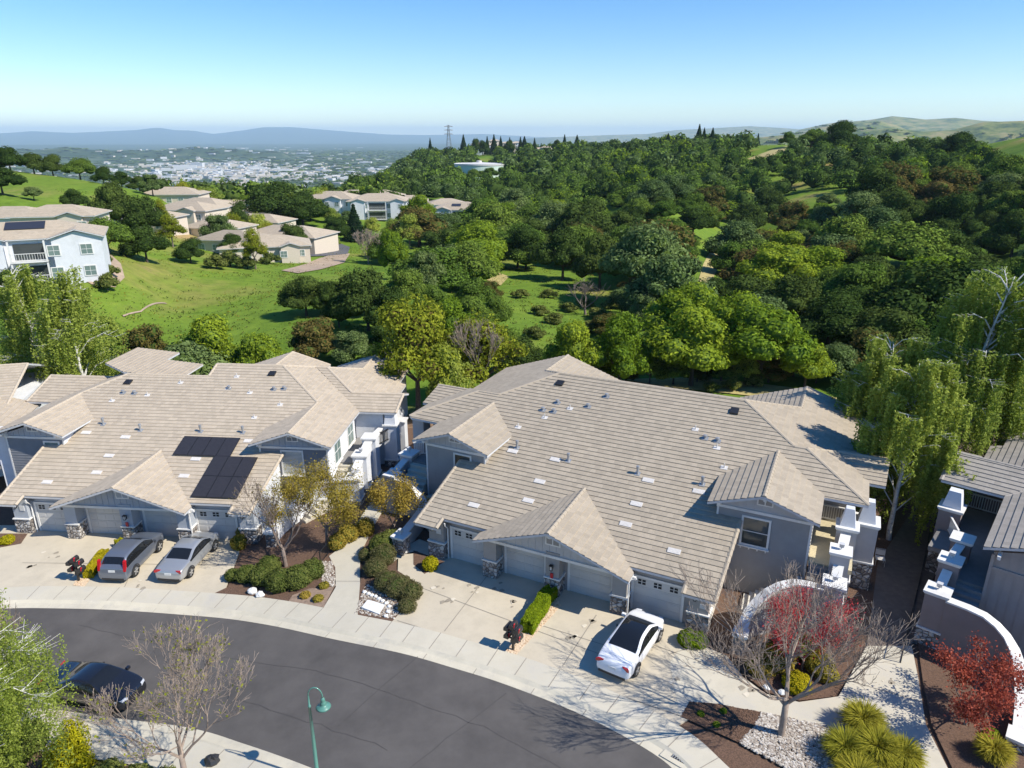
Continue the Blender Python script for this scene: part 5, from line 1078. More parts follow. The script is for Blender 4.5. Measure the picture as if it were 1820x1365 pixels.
# the wooded slopes: world-space scatter, nearest trees as things, the rest as woodland
def inpoly(x, y, P):
    c = False
    for i in range(len(P)):
        a, b = P[i], P[i - 1]
        if (a[1] > y) != (b[1] > y) and x < (b[0] - a[0]) * (y - a[1]) / (b[1] - a[1]) + a[0]: c = not c
    return c
FOREST = [(560, 330), (640, 345), (690, 300), (800, 262), (1100, 262), (1400, 262), (1500, 255), (1900, 268), (1960, 620), (1560, 640), (1140, 640), (1130, 480), (900, 480), (760, 560), (700, 420), (560, 350)]
CLEAR = [[(870, 485), (960, 500), (1110, 520), (1140, 560), (1150, 640), (880, 640), (870, 560)], [(1195, 600), (1205, 500), (1235, 440), (1275, 395), (1325, 395), (1315, 440), (1285, 490), (1265, 540), (1250, 600)], [(1465, 460), (1470, 390), (1480, 340), (1530, 350), (1525, 400), (1530, 450)], [(1290, 350), (1330, 340), (1340, 365), (1300, 372)], [(1560, 330), (1610, 322), (1620, 350), (1580, 360)], [(1400, 500), (1440, 490), (1450, 520), (1410, 530)],
         [(1640, 545), (1760, 520), (1830, 530), (1830, 600), (1640, 590)], [(1310, 300), (1330, 265), (1420, 250), (1440, 268), (1400, 290), (1340, 305)], [(1690, 258), (1900, 250), (1900, 335), (1820, 325), (1760, 300)], [(1180, 300), (1215, 290), (1225, 310), (1190, 318)], [(1690, 400), (1740, 380), (1760, 410), (1710, 430)], [(1020, 335), (1110, 330), (1130, 345), (1110, 362), (1030, 362)], [(690, 318), (760, 275), (775, 285), (715, 318)],
         [(840, 370), (910, 350), (930, 338), (880, 380), (850, 385)], [(550, 360), (700, 350), (860, 370), (860, 420), (560, 420)], [(1060, 392), (1100, 378), (1130, 392), (1090, 402)], [(1130, 410), (1165, 400), (1180, 420), (1150, 440)], [(812, 300), (895, 300), (880, 330), (850, 335), (830, 325)], [(1745, 420), (1790, 440), (1800, 470), (1770, 450)]]
HWIN = [(722, 750), (838, 882), (896, 925), (945, 998), (1018, 1036), (1057, 1069), (1098, 1113)]
def scatter():
    rnd = random.Random(99); pts = []; grid = {}
    cand = 26000; A = []; 
    for _ in range(cand):
        Y = math.sqrt(rnd.uniform(78 ** 2, 980 ** 2)); a = rnd.uniform(-.22, .78); A.append((a * Y, Y, rnd.uniform(7.0, 16.0) * (1 + .1 * sm(300, 900, Y))))
    A = np.array(A); Z = terrain_np(A[:, 0], A[:, 1])
    for (x, y, w), z in zip(A, Z):
        fw = y * math.cos(PITCH) - (z - CAMH) * math.sin(PITCH); up = y * math.sin(PITCH) + (z - CAMH) * math.cos(PITCH); px, py = 910 + FPX * x / fw, 682.5 - FPX * up / fw
        if y < 640:
            if not inpoly(px, py, FOREST) or any(inpoly(px, py, c) for c in CLEAR): continue
        elif not (690 < px < 1450 and py < 330): continue
        elif px < 760 and py > 285 and rnd.random() < .5: continue
        if 690 < y < 880 and any(a_ < px < b_ for a_, b_ in HWIN) and py < 300: continue
        if 380 < y < 560 and 815 < px < 895 and py < 352 + (y < 480) * -6: continue
        g = (int(x // 14), int(y // 14)); ok = True
        for i in (-1, 0, 1):
            for j in (-1, 0, 1):
                for (qx, qy, qw) in grid.get((g[0] + i, g[1] + j), ()):
                    if (qx - x) ** 2 + (qy - y) ** 2 < ((qw + w) * .31) ** 2: ok = False
        if not ok: continue
        dn = mnoise.noise(Vector((x / 45, y / 45, 2)))
        if dn > .12 and rnd.random() < .88: continue
        grid.setdefault(g, []).append((x, y, w)); pts.append((x, y, z, w, px, py, dn))
    pts.sort(key=lambda p: p[1]); return pts
SC = scatter(); print('scattered trees', len(SC), 'near', sum(p[1] < 200 for p in SC))
rndt = random.Random(8)
NEAR = [p for p in SC if p[1] < 620][:215]; nearset = set(id(p) for p in NEAR)
KL = {'oak_tree': 'rounded mid green oak growing on the wooded slope across the valley', 'dark_oak_tree': 'dense dark green oak growing on the wooded slope across the valley', 'grey_oak_tree': 'airy grey green oak growing on the wooded slope across the valley', 'spring_tree': 'fresh bright green oak growing on the wooded slope across the valley', 'olive_tree': 'olive brown small tree growing on the wooded slope across the valley'}
for p in NEAR:
    u = mnoise.noise(Vector((p[0] / 30, p[1] / 30, 9))) + rndt.uniform(-.25, .25)
    k = 'dark_oak_tree' if u < -.18 else 'oak_tree' if u < .12 else 'grey_oak_tree' if u < .3 else 'spring_tree' if rndt.random() < .5 else 'olive_tree'
    w = p[3] * rndt.uniform(.9, 1.15); tree(k, Vector(p[:3]) - Vector((0, 0, .3)), w, w * rndt.uniform(.62, .9), KL[k], 'tree', 'oaks on the wooded slope')
def far_wood(name, pts, n, size, matset, seed, hf=1.0):
    rs = np.random.default_rng(seed); rnd = random.Random(seed); Q = []; MI = []; ex = MB(); small = []
    for v in range(9):
        lb = make_lobes(rnd, 1, .8, .05, 8, (.2, .36)); P, ow = lobes_points(lb, n, rs, .4); small.append((leaf_quads(P, size, rs, outw=ow), lb))
    for (x, y, z, w, px, py, dn) in pts:
        q, lb = small[rnd.randrange(9)]; a = rnd.random() * 6.28; c, s = math.cos(a), math.sin(a); h = w * rnd.uniform(.75, 1.15) * hf
        v = q.copy(); vx = v[..., 0] * c - v[..., 1] * s; vy = v[..., 0] * s + v[..., 1] * c; v = np.stack([vx * w + x, vy * w + y, v[..., 2] * h + z - .3], -1); Q.append(v)
        m = rnd.choices(range(len(matset)), (5, 4, 2, 1)[:len(matset)])[0]; MI.append(np.full(len(v), m, np.int32))
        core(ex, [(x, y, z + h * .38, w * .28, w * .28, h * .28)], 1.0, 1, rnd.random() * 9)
    return tag(quads_obj(name, np.concatenate(Q), [M[k] for k in matset], mi=np.concatenate(MI), extra=ex), kind='stuff')
rest = [p for p in SC if id(p) not in nearset]
far_wood('hillside_woodland', [p for p in rest if p[1] < 400], 800, .036, ('oak', 'oakd', 'oakg', 'spring'), 41)
far_wood('far_woodland', [p for p in rest if p[1] >= 400], 260, .07, ('oak', 'oakd', 'oakg', 'spring'), 42)
# woods on the slopes left of the far roofs and falling away to the town
def band_wood(name, cnt, fx, seed, w=(7, 12), **k):
    rnd = random.Random(seed); A = []
    while len(A) < cnt:
        r = fx(rnd)
        if r: A.append(r)
    X = np.array(A); Z = terrain_np(X[:, 0], X[:, 1]); return far_wood(name, [(x, y, z, rnd.uniform(*w), 0, 0, 0) for (x, y), z in zip(A, Z)], seed=seed, matset=('oak', 'oakd', 'oakg', 'spring'), **k)
def _l(rnd):
    Y = rnd.uniform(250, 900); a = rnd.uniform(-.62, -.13) if Y > 330 else rnd.uniform(-.5, -.14)
    x = a * Y
    if Y < 300 and a < -.45: return None
    return (x, Y)
band_wood('left_slope_woodland', 950, _l, 51, n=150, size=.09)
def _v(rnd):
    Y = math.sqrt(rnd.uniform(900 ** 2, 4300 ** 2)); return (rnd.uniform(-.85, .05 if Y > 1300 else -.05) * Y, Y)
band_wood('valley_woodland', 4200, _v, 52, w=(12, 26), n=24, size=.2, hf=.6)
def _v2(rnd):
    Y = math.sqrt(rnd.uniform(4000 ** 2, 11000 ** 2)); return (rnd.uniform(-.8, .1) * Y, Y)
band_wood('valley_woodland', 4200, _v2, 53, w=(35, 100), n=12, size=.24, hf=.16)
# spires along the far ridge
for i, (px, w, top) in enumerate([(765, 9, 246), (824, 12, 240), (866, 9, 243), (878, 12, 240), (890, 9, 243), (906, 10, 245), (925, 9, 244), (932, 13, 243), (1003, 10, 240), (1025, 13, 241), (950, 8, 246), (1172, 10, 246), (1186, 14, 238), (1205, 9, 246), (1240, 14, 222), (1249, 11, 228), (1264, 13, 228), (1285, 9, 240), (1328, 10, 233), (1345, 9, 238)]):
    ptree('conifer_tree', px, 268, w * 1.7, top - 1, 'dark conifer spire standing up from the far ridge line', 820 if px < 1100 else 600, 'conifer spires on the far ridge')
for px, w, top in [(846, 24, 243), (990, 22, 246), (860, 20, 248), (905, 20, 247), (1130, 30, 244), (1090, 28, 246), (1290, 34, 240), (1160, 30, 243)]:
    ptree('dark_oak_tree', px, 270, w, top, 'round dark tree among the houses of the far ridge', 800, 'round trees on the far ridge')

# ---------------------------------------------------------------- branching trees
def grow(rnd, start, d, L_, r, depth, out, tips, spread=.55, up=.1, nb=(2, 3), curl=.25, keep=.72, minr=.004):
    pts = [start]; p = start; dd = d.normalized(); n = 4
    for i in range(n):
        dd = (dd + Vector((rnd.uniform(-1, 1), rnd.uniform(-1, 1), rnd.uniform(-1, 1))) * curl * .5 + Vector((0, 0, up * .25))).normalized(); p = p + dd * L_ / n; pts.append(p)
    r1 = max(minr, r * .62); out.append((pts, [r + (r1 - r) * i / n for i in range(n + 1)], depth))
    if depth == 0: tips.append((p, dd)); return
    for k in range(rnd.randint(*nb)):
        ax = Vector((rnd.uniform(-1, 1), rnd.uniform(-1, 1), rnd.uniform(-.6, 1))); nd = (dd + ax.normalized() * spread * rnd.uniform(.6, 1.3)).normalized(); grow(rnd, p if rnd.random() < .6 else pts[rnd.choice((2, 3))], nd, L_ * keep * rnd.uniform(.75, 1.15), r1 * rnd.uniform(.7, .95), depth - 1, out, tips, spread, up, nb, curl, keep, minr)
    if depth >= 2: grow(rnd, p, (dd + Vector((rnd.uniform(-.2, .2), rnd.uniform(-.2, .2), .15))).normalized(), L_ * keep, r1, depth - 1, out, tips, spread, up, nb, curl, keep, minr)
def bare_tree(name, p, h, wd, seed, label, bark, depth=5, trunk=.3, r=.11, spread=.6, nlead=5, leaves=None, nleaf=0, lsize=.06, up=.15, flat=1.0, leafr=.15, cat='tree', minr=.007, keep=.72):
    rnd = random.Random(seed); out = []; tips = []; th = h * trunk
    e = empty(name, p, 0, label, cat); tk = MB(); top = Vector((rnd.uniform(-.1, .1), rnd.uniform(-.1, .1), th)); tk.tube([(0, 0, -.3), (0, 0, .15), top * .5, top], [r * 1.5, r * 1.1, r, r * .9], 8); tk.build('trunk', bark, e, smooth=True)
    for k in range(nlead):
        t = 2 * math.pi * (k + rnd.uniform(-.3, .3)) / nlead; d = Vector((math.cos(t) * spread, math.sin(t) * spread, rnd.uniform(.55, 1.1))).normalized()
        grow(rnd, top * rnd.uniform(.75, 1.0), d, h * .26, r * .55, depth - 1, out, tips, spread, up, (2, 2) if depth > 4 else (2, 3), .28, keep, minr)
    mx = max(max(abs(q.x), abs(q.y)) for s in out for q in s[0]); mz_ = max(q.z for s in out for q in s[0]); sx = wd / 2 / mx; sz = (h - th) / (mz_ - th)
    f = lambda q: Vector((q.x * sx, q.y * sx, th + (q.z - th) * sz if q.z > th else q.z)); b = MB()
    for pts, rad, dp in out: b.tube([f(q) for q in pts], rad, 5 if dp > 2 else 3, cap=False)
    b.build('branches', bark, e)
    if leaves:
        rs = np.random.default_rng(seed); P = []
        src = [f(q) for s in out if s[2] <= 2 for q in s[0][1:]]
        for i in range(nleaf):
            q = src[rnd.randrange(len(src))]; P.append((q.x + rnd.gauss(0, leafr), q.y + rnd.gauss(0, leafr), q.z + rnd.gauss(0, leafr * .7)))
        quads_obj('foliage', leaf_quads(np.array(P), lsize, rs, flat=1.0), [leaves], e)
    return e
def birch_tree(p, h, w, seed, label, nleaf, lsize, trunks=1, hang=(1.6, 3.8), nbr=34):
    rnd = random.Random(seed); rs = np.random.default_rng(seed); e = empty('birch_tree', p, 0, label, 'tree'); tk = MB(); br = MB(); P = []
    strands = []
    for t_ in range(trunks):
        lean = Vector((rnd.uniform(-.12, .12), rnd.uniform(-.1, .1), 1)) * h * (.97 if t_ == 0 else .85); base = Vector((t_ * .5, 0, -.5)); tp = [base + lean * k / 9 + Vector((rnd.gauss(0, .08), rnd.gauss(0, .08), 0)) * (k > 0) for k in range(10)]
        r0 = h * .013; tk.tube(tp, [r0 * (1 - k / 9.6) + .012 for k in range(10)], 8)
        for k in range(nbr // trunks):
            u = .2 + .78 * (k + rnd.random()) / (nbr // trunks); q = tp[0].lerp(tp[-1], u); a = rnd.random() * 6.283; ln = w * .5 * (1.08 - .72 * u) * rnd.uniform(.7, 1.15); d = Vector((math.cos(a), math.sin(a), 0))
            pts = [q, q + d * ln * .35 + Vector((0, 0, ln * .45)), q + d * ln * .75 + Vector((0, 0, ln * .62)), q + d * ln + Vector((0, 0, ln * .5))]; br.tube(pts, [r0 * .24, r0 * .16, r0 * .09, .006], 5, cap=False)
            for j in range(11):
                s = rnd.uniform(.25, 1.0); i = min(2, int(s * 3)); o = pts[i].lerp(pts[i + 1], s * 3 - i); a2 = a + rnd.uniform(-1.3, 1.3); l2 = ln * rnd.uniform(.12, .35); o2 = o + Vector((math.cos(a2) * l2, math.sin(a2) * l2, l2 * .3)); br.tube([o, o2], [.012, .005], 3, cap=False); strands.append(o2); strands.append(o.lerp(o2, .5))
        for j in range(14): strands.append(tp[-1] + Vector((rnd.gauss(0, .3), rnd.gauss(0, .3), -rnd.random() * .8)))
    tk.build('trunk', M['birchbark'], e, smooth=True); br.build('branches', M['birchbark'], e)
    per = max(4, nleaf // len(strands)); 
    for s in strands:
        L_ = rnd.uniform(*hang) * h / 12; sw = rnd.uniform(-.15, .15), rnd.uniform(-.15, .15)
        for i in range(per): t = rnd.random(); P.append((s.x + sw[0] * t + rnd.gauss(0, .07), s.y + sw[1] * t + rnd.gauss(0, .07), s.z - L_ * t + rnd.gauss(0, .05)))
    quads_obj('foliage', leaf_quads(np.array(P), lsize, rs, droop=.35, flat=1.0), [M['birch']], e); return e
b = gp(1388, 1308)
bare_tree('street_tree', b, 7.9, 10.0, 7, 'leafless street tree with grey trunk rising from the pebbles at the lower right', M['twig'], depth=7, trunk=.25, r=.14, spread=.5, nlead=6, minr=.007, keep=.76)
bare_tree('street_tree', gp(335, 1410), 6.8, 7.0, 12, 'budding bare tree beside the street at the bottom left, near the dark car', M['twig'], depth=7, trunk=.34, r=.11, spread=.5, nlead=5, leaves=M['yellowg'], nleaf=650, lsize=.06, leafr=.04, minr=.006, keep=.76)
bare_tree('street_tree', gp(508, 1008), 6.0, 6.2, 21, 'grey twiggy tree in the planting bed left of the central footpath', M['twigr'], depth=6, trunk=.22, r=.12, spread=.5, nlead=5, leaves=M['olive'], nleaf=900, lsize=.05, leafr=.08)
bare_tree('ornamental_tree', gp(590, 985) + Vector((-.6, 1.2, 0)), 5.6, 6.4, 22, 'ochre green leafed small tree in front of the white curved entry wall', M['twigr'], depth=4, trunk=.25, r=.09, spread=.6, leaves=M['ochre'], nleaf=20000, lsize=.05, leafr=.26)
bare_tree('ornamental_tree', gp(700, 950), 4.0, 4.2, 23, 'yellow leafed small tree in front of the grey entry wall by the footpath', M['twigr'], depth=4, trunk=.2, r=.06, leaves=M['ochre'], nleaf=9000, lsize=.055, leafr=.22)
bare_tree('street_tree', gp(20, 1275), 5.6, 5.0, 31, 'leafless pinkish tree half hidden behind the near birch at the left', M['twig'], depth=6, trunk=.3, r=.09, minr=.006)
bare_tree('maple_tree', gp(1425, 1192), 3.8, 4.6, 41, 'dark red leaved maple in the raised bed by the curved wall', M['bark'], depth=4, trunk=.22, r=.06, leaves=M['redleaf'], nleaf=15000, lsize=.05, leafr=.22)
bare_tree('maple_tree', gp(1715, 1290), 3.6, 4.6, 47, 'coral red leaved maple beside the mauve curved wall at the right edge', M['twig'], depth=4, trunk=.22, r=.07, leaves=M['redleaf'], nleaf=9000, lsize=.055, leafr=.2)
bare_tree('dead_tree', hit(1040, 562), 5.5, 9, 43, 'grey dead tree lying open in the brush of the clearing', M['bark'], depth=4, trunk=.2, r=.2, minr=.03)
bare_tree('bare_tree', hit(655, 470), 8, 10, 44, 'bare pinkish grey tree left of the blue green tree beyond the meadow', M['twig'], depth=6, trunk=.2, r=.16, minr=.03)
bare_tree('bare_tree', at(855, 690, 62), 7, 6, 45, 'leafless brownish twiggy tree in front of the yellow green tree', M['twig'], depth=6, trunk=.2, r=.1, minr=.014)
birch_tree(un(1578, 968) + Vector((.4, .6, -.1)), 12.5, 7.5, 61, 'weeping birch whose trunk rises beside the shaded side path, left of its twin', 85000, .085)
birch_tree(Vector((29.9, 45.5, -.3)), 17.0, 10.5, 62, 'tallest weeping birch with white limbs towering over the mauve house roof', 120000, .09, trunks=2, nbr=70, hang=(1.6, 3.6))
birch_tree(Vector((26.2, 47.0, -.5)), 12.0, 8, 65, 'weeping birch in the middle between its two taller neighbours', 60000, .09, nbr=44)
birch_tree(Vector((-40.0, 63.0, -2.5)), 16, 8.5, 63, 'white trunked weeping birch behind the left edge house, right one of the pair', 36000, .11, nbr=44)
birch_tree(Vector((-44.6, 65.5, -2.5)), 16, 8, 66, 'white trunked weeping birch behind the left edge house, left one of the pair', 32000, .11, nbr=40)
birch_tree(Vector((-21.4, 21.3, -1.1)), 14.6, 7.2, 64, 'large weeping birch close to the camera at the lower left picture edge', 150000, .048, trunks=2, nbr=84)

def hill_oaks():
    rnd = random.Random(5); A = []
    for _ in range(900):
        Y = rnd.uniform(3000, 7200); a = rnd.uniform(.33, .95); A.append((a * Y, Y))
    X = np.array(A); Z = terrain_np(X[:, 0], X[:, 1]); far_wood('hill_oaks', [(x, y, z, rnd.uniform(25, 70), 0, 0, 0) for (x, y), z in zip(A, Z) if z > -150 and mnoise.noise(Vector((x / 500, y / 500, 1))) > -.15], 24, .22, ('oak', 'oakd', 'oakg'), 61, hf=.3)
hill_oaks()

def weeds():
    rnd = random.Random(15); rs = np.random.default_rng(15); A = []
    for _ in range(9000):
        Y = rnd.uniform(72, 190); a = rnd.uniform(-.62, .25)
        if mnoise.noise(Vector((a * Y / 9, Y / 9, 4))) + rnd.uniform(-.3, .3) > -.02: A.append((a * Y, Y))
    X = np.array(A); Z = terrain_np(X[:, 0], X[:, 1]); n = len(X); P = np.repeat(np.stack([X[:, 0], X[:, 1], Z], 1), 5, 0); P += rs.normal(size=P.shape) * np.array([.35, .35, .06]) + np.array([0, 0, .12])
    k = rs.random(n) ; mi = np.repeat((k > .7).astype(np.int32) + (k > .9), 5); tag(quads_obj('meadow_weeds', leaf_quads(P, .13, rs, flat=.8), [M['shrub'], M['ochre'], M['spring']], mi=mi.astype(np.int32)), kind='stuff')
weeds()

for _i, (_px, _w, _top) in enumerate([(818, 26, 304), (842, 30, 309), (872, 28, 304), (893, 26, 300), (857, 24, 312)]):
    ptree('oak_tree', _px, 335, _w, _top, 'green oak standing right in front of the round water tank', 520, 'oaks in front of the water tank')
# ---------------------------------------------------------------- shrubs and hedges
def shrub(name, lobes, mat, n, leaf, seed, label, cat='shrub', z0=None, group=None, shell=.2, dark='oakd', corek=.82, droop=0.0, aspect=.6, stem=False):
    """lobes: list of (photo x, photo y of base, radius m, height m)"""
    c = gp(lobes[0][0], lobes[0][1]); L_ = []
    for px, py, r, h in lobes:
        q = gp(px, py); L_.append((q.x - c.x, q.y - c.y, h * .42 + q.z - c.z, r, r, h * .6))
    rs = np.random.default_rng(seed); P, ow = lobes_points(L_, n, rs, shell, .9); P[:, 2] = np.maximum(P[:, 2], .02)
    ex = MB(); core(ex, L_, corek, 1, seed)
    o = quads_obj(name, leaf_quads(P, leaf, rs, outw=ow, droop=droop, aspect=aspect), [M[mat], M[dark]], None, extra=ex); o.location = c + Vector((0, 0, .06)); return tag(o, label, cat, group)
def box_hedge(p0, p1, w, h, mat, n, seed, label, r=.1):
    a = gp(*p0); b = gp(*p1); c = (a + b) / 2; d = (b - a); L_ = d.length; rs = np.random.default_rng(seed)
    q = rs.uniform(-1, 1, (n, 3)); f = rs.integers(0, 5, n); s = np.where(rs.random(n) < .5, -1, 1); k = 1 - rs.random(n) ** 2 * .16
    q[:, 0] = np.where(f == 0, s * k, q[:, 0]); q[:, 1] = np.where((f == 1) | (f == 2), s * k, q[:, 1]); q[:, 2] = np.where(f >= 3, k, q[:, 2])
    nn = np.zeros((n, 3)); nn[:, 0] = (f == 0) * s; nn[:, 1] = ((f == 1) | (f == 2)) * s; nn[:, 2] = (f >= 3)
    rr = np.maximum(np.abs(q[:, 1]), 0); q[:, 2] -= (rr ** 6) * .12 * (q[:, 2] > .5); q[:, 0] *= 1 - .04 * (q[:, 2] > .5)
    bump = 1 + .07 * np.sin(q[:, 0] * L_ * 2.1 + seed) * np.sin(q[:, 1] * 5)
    P = q * np.array([L_ / 2, w / 2, h / 2]) * bump[:, None] + np.array([0, 0, h / 2]); ex = MB(); ex.box(-L_ / 2 * .9, L_ / 2 * .9, -w / 2 * .82, w / 2 * .82, 0, h * .86, 1)  # inner block in a darker leaf colour, painted shade behind the leaves
    o = quads_obj('hedge', leaf_quads(P, .05, rs, outw=nn * 1.2), [M[mat], M['oak']], None, extra=ex); o.location = c + Vector((0, 0, .06)); o.rotation_euler = (0, 0, math.atan2(d.y, d.x)); return tag(o, label, 'hedge')
box_hedge((935, 1128), (978, 1062), .72, .72, 'box', 9000, 1, 'trimmed bright green box hedge between the two halves of the right driveway')
box_hedge((158, 1030), (188, 990), .55, .55, 'hedgey', 6000, 2, 'yellow green low hedge beside the silver grey suv')
box_hedge((222, 982), (213, 970), .5, .5, 'hedgey', 1500, 3, 'small yellow green hedge piece in front of the middle stone pier, left house')
shrub('round_bush', [(765, 1012, .48, .75)], 'hedgey', 3200, .045, 4, 'round yellow green bush at the left corner of the middle garage')
shrub('round_bush', [(1222, 1146, .55, .72), (1240, 1148, .5, .68)], 'box', 5200, .045, 5, 'round bright green bush beside the nose of the white sedan')
shrub('round_bush', [(14, 966, .45, .5)], 'hedgey', 2200, .045, 6, 'small round yellow bush at the left garage corner')
shrub('rosemary_shrub', [(682, 1000, .8, 1.1), (668, 1020, .7, .9), (690, 1045, .8, .9), (710, 1055, .85, .95), (730, 1062, .7, .85), (724, 1085, .55, .6), (650, 995, .45, .7)], 'rosemary', 26000, .05, 7, 'long brownish green rosemary mass between the footpath and right driveway', aspect=.3)
shrub('green_shrub', [(680, 985, .8, 1.3), (695, 975, .7, 1.2)], 'shrub', 9000, .05, 8, 'green leafy shrub above the rosemary, by the low stone pier')
shrub('green_shrub', [(440, 1030, .7, .8), (470, 1035, .8, 1.0), (500, 1045, .85, 1.1), (530, 1040, .85, 1.1), (555, 1025, .75, 1.0), (480, 1015, .7, .9), (415, 1030, .5, .6)], 'shrub', 26000, .05, 9, 'broad green shrub mass at the front of the central planting bed')
shrub('rosemary_shrub', [(425, 975, .5, .9), (435, 960, .5, 1.0)], 'ochre', 4500, .05, 10, 'reddish ochre shrub by the right stone plinth, left house')
for i, (x, y) in enumerate([(543, 1062), (566, 1068), (576, 1045)]): shrub('sprout', [(x, y, .3, .28)], 'ochre', 700, .05, 20 + i, ['pale small plant in bare soil, leftmost of three', 'pale small plant nearest the pavement in bare soil', 'pale small plant nearest the footpath in bare soil'][i], 'plant')
shrub('yellow_shrub', [(650, 950, .6, 1.1), (620, 960, .7, 1.0), (600, 975, .6, .9)], 'ochre', 8000, .05, 12, 'yellow flowering shrub behind the black railing of the footpath')
shrub('ochre_shrub', [(1350, 1195, .7, .9), (1380, 1185, .8, 1.0)], 'ochre', 9000, .05, 13, 'mustard yellow shrub in the raised bed, left one')
shrub('ochre_shrub', [(1415, 1225, .65, .7)], 'hedgey', 4500, .05, 14, 'mustard yellow shrub in the raised bed, nearest the path')
shrub('ochre_shrub', [(1455, 1195, .7, .9), (1470, 1210, .5, .6)], 'ochre', 7000, .05, 15, 'mustard yellow shrub in the raised bed, right one')
shrub('green_shrub', [(1410, 1165, .6, .8), (1440, 1160, .6, .9), (1380, 1160, .5, .8)], 'shrub', 6000, .05, 16, 'green shrub under the dark red maple')
def tussock(px, py, r, h, n, seed, label):
    rs = np.random.default_rng(seed); c = gp(px, py); a = rs.random(n) * 6.283; t = rs.random(n) ** .6; lean = .1 + t * 1.1; hh = h * (.45 + .75 * rs.random(n)); w = .016; t = rs.random(n) ** .8
    Q = []; b0 = np.stack([np.cos(a) * r * .25 * t, np.sin(a) * r * .25 * t, np.zeros(n)], 1); d = np.stack([np.cos(a), np.sin(a), np.zeros(n)], 1); s = np.stack([-np.sin(a), np.cos(a), np.zeros(n)], 1) * w
    m = b0 + d * (r * .35 * lean)[:, None] + np.array([0, 0, 1]) * (hh * .8)[:, None]; e = m + d * (r * .5 * lean)[:, None] + np.array([0, 0, 1]) * (hh * (.30 - .45 * t))[:, None]
    Q.append(np.stack([b0 - s, b0 + s, m + s, m - s], 1)); Q.append(np.stack([m - s, m + s, e + s * .2, e - s * .2], 1))
    o = quads_obj('ornamental_grass', np.concatenate(Q), [M['tuft']]); o.location = c + Vector((0, 0, .05)); tag(o, label, 'grass clump')
for i, (x, y, r, h, l) in enumerate([(1530, 1300, .9, .95, 'highest yellow green grass clump behind the pebbles'), (1500, 1350, .9, .9, 'yellow green grass clump at the right edge of the pebbles'), (1555, 1352, 1.0, 1.0, 'yellow green grass clump in the middle of the bed beside the curved path'), (1600, 1362, .8, .9, 'yellow green grass clump nearest the curved path'), (1520, 1400, .9, .9, 'yellow green grass clump cut by the bottom edge'), (1762, 1352, .7, .8, 'yellow green grass clump below the coral maple')]): tussock(x, y, r, h, 2300, 30 + i, l)
shrub('green_shrub', [(1762, 1315, .35, .4)], 'spring', 1500, .04, 40, 'small bright green plant under the coral maple')
for i, (x, y) in enumerate([(1245, 1273), (1285, 1268), (1273, 1292)]): shrub('sprout', [(x, y, .16, .18)], 'spring', 300, .035, 50 + i, ['tiny green plant at the left of the bark bed', 'tiny green plant at the right of the bark bed', 'tiny green plant at the front of the bark bed'][i], 'plant')
shrub('bright_bush', [(140, 1345, .6, 1.9), (118, 1375, .7, 1.7), (152, 1375, .5, 1.3)], 'hedgey', 7000, .055, 41, 'vivid yellow green bush at the bottom left beside the near pavement', shell=.5, corek=.5)
shrub('green_shrub', [(190, 1390, .7, .8), (240, 1400, .8, .7), (290, 1400, .7, .6)], 'shrub', 8000, .05, 42, 'dark green low shrub row along the bottom edge')
shrub('green_shrub', [(60, 1330, .7, 1.3), (20, 1370, .8, 1.4)], 'shrub', 7000, .05, 43, 'green shrub under the near birch')
# shrubs on the far bank and meadow edges
for i, (x, y, r) in enumerate([(158, 470, 1.0), (157, 490, 1.1), (178, 485, 1.1), (198, 492, 1.2), (185, 470, 1.2), (192, 517, 1.6), (178, 463, .9)]):
    p = hit(x, y, 60, 200)
    if p: tree('low_bush', p, r * 2, r * 1.5, 'small round green shrub planted on the bare bank below the white apartments', 'shrub', 'shrubs on the bare bank')
for i, (x, y, r) in enumerate([(480, 470, 2), (505, 462, 1.6), (440, 478, 2), (410, 475, 2.4), (385, 478, 2.2), (530, 452, 1.2), (560, 446, 1.2), (575, 450, 1.0), (20, 488, 1.6), (40, 492, 1.4), (5, 520, 1.6)]):
    p = hit(x, y, 60, 260)
    if p: tree('low_bush', p, r * 2, r * 1.3, 'low green shrub hedging the tiled house at the top of the meadow' if x > 300 else 'low shrub at the foot of the white balconied apartments', 'shrub', 'shrubs round the far tiled house' if x > 300 else 'shrubs below the white balconies')
p = hit(1180, 688, 55, 90)
for i, (x, Y, r) in enumerate([(1265, 66.5, .8), (1300, 67, 1.0), (1338, 68, 1.0), (1165, 65, .6)]):
    q = at(x, 690, Y); q.z = T(q.x, q.y); tree('low_bush', q, r * 2, r * 1.4, 'small green shrub on the dry slope behind the middle house roof', 'shrub', 'shrubs on the dry slope')

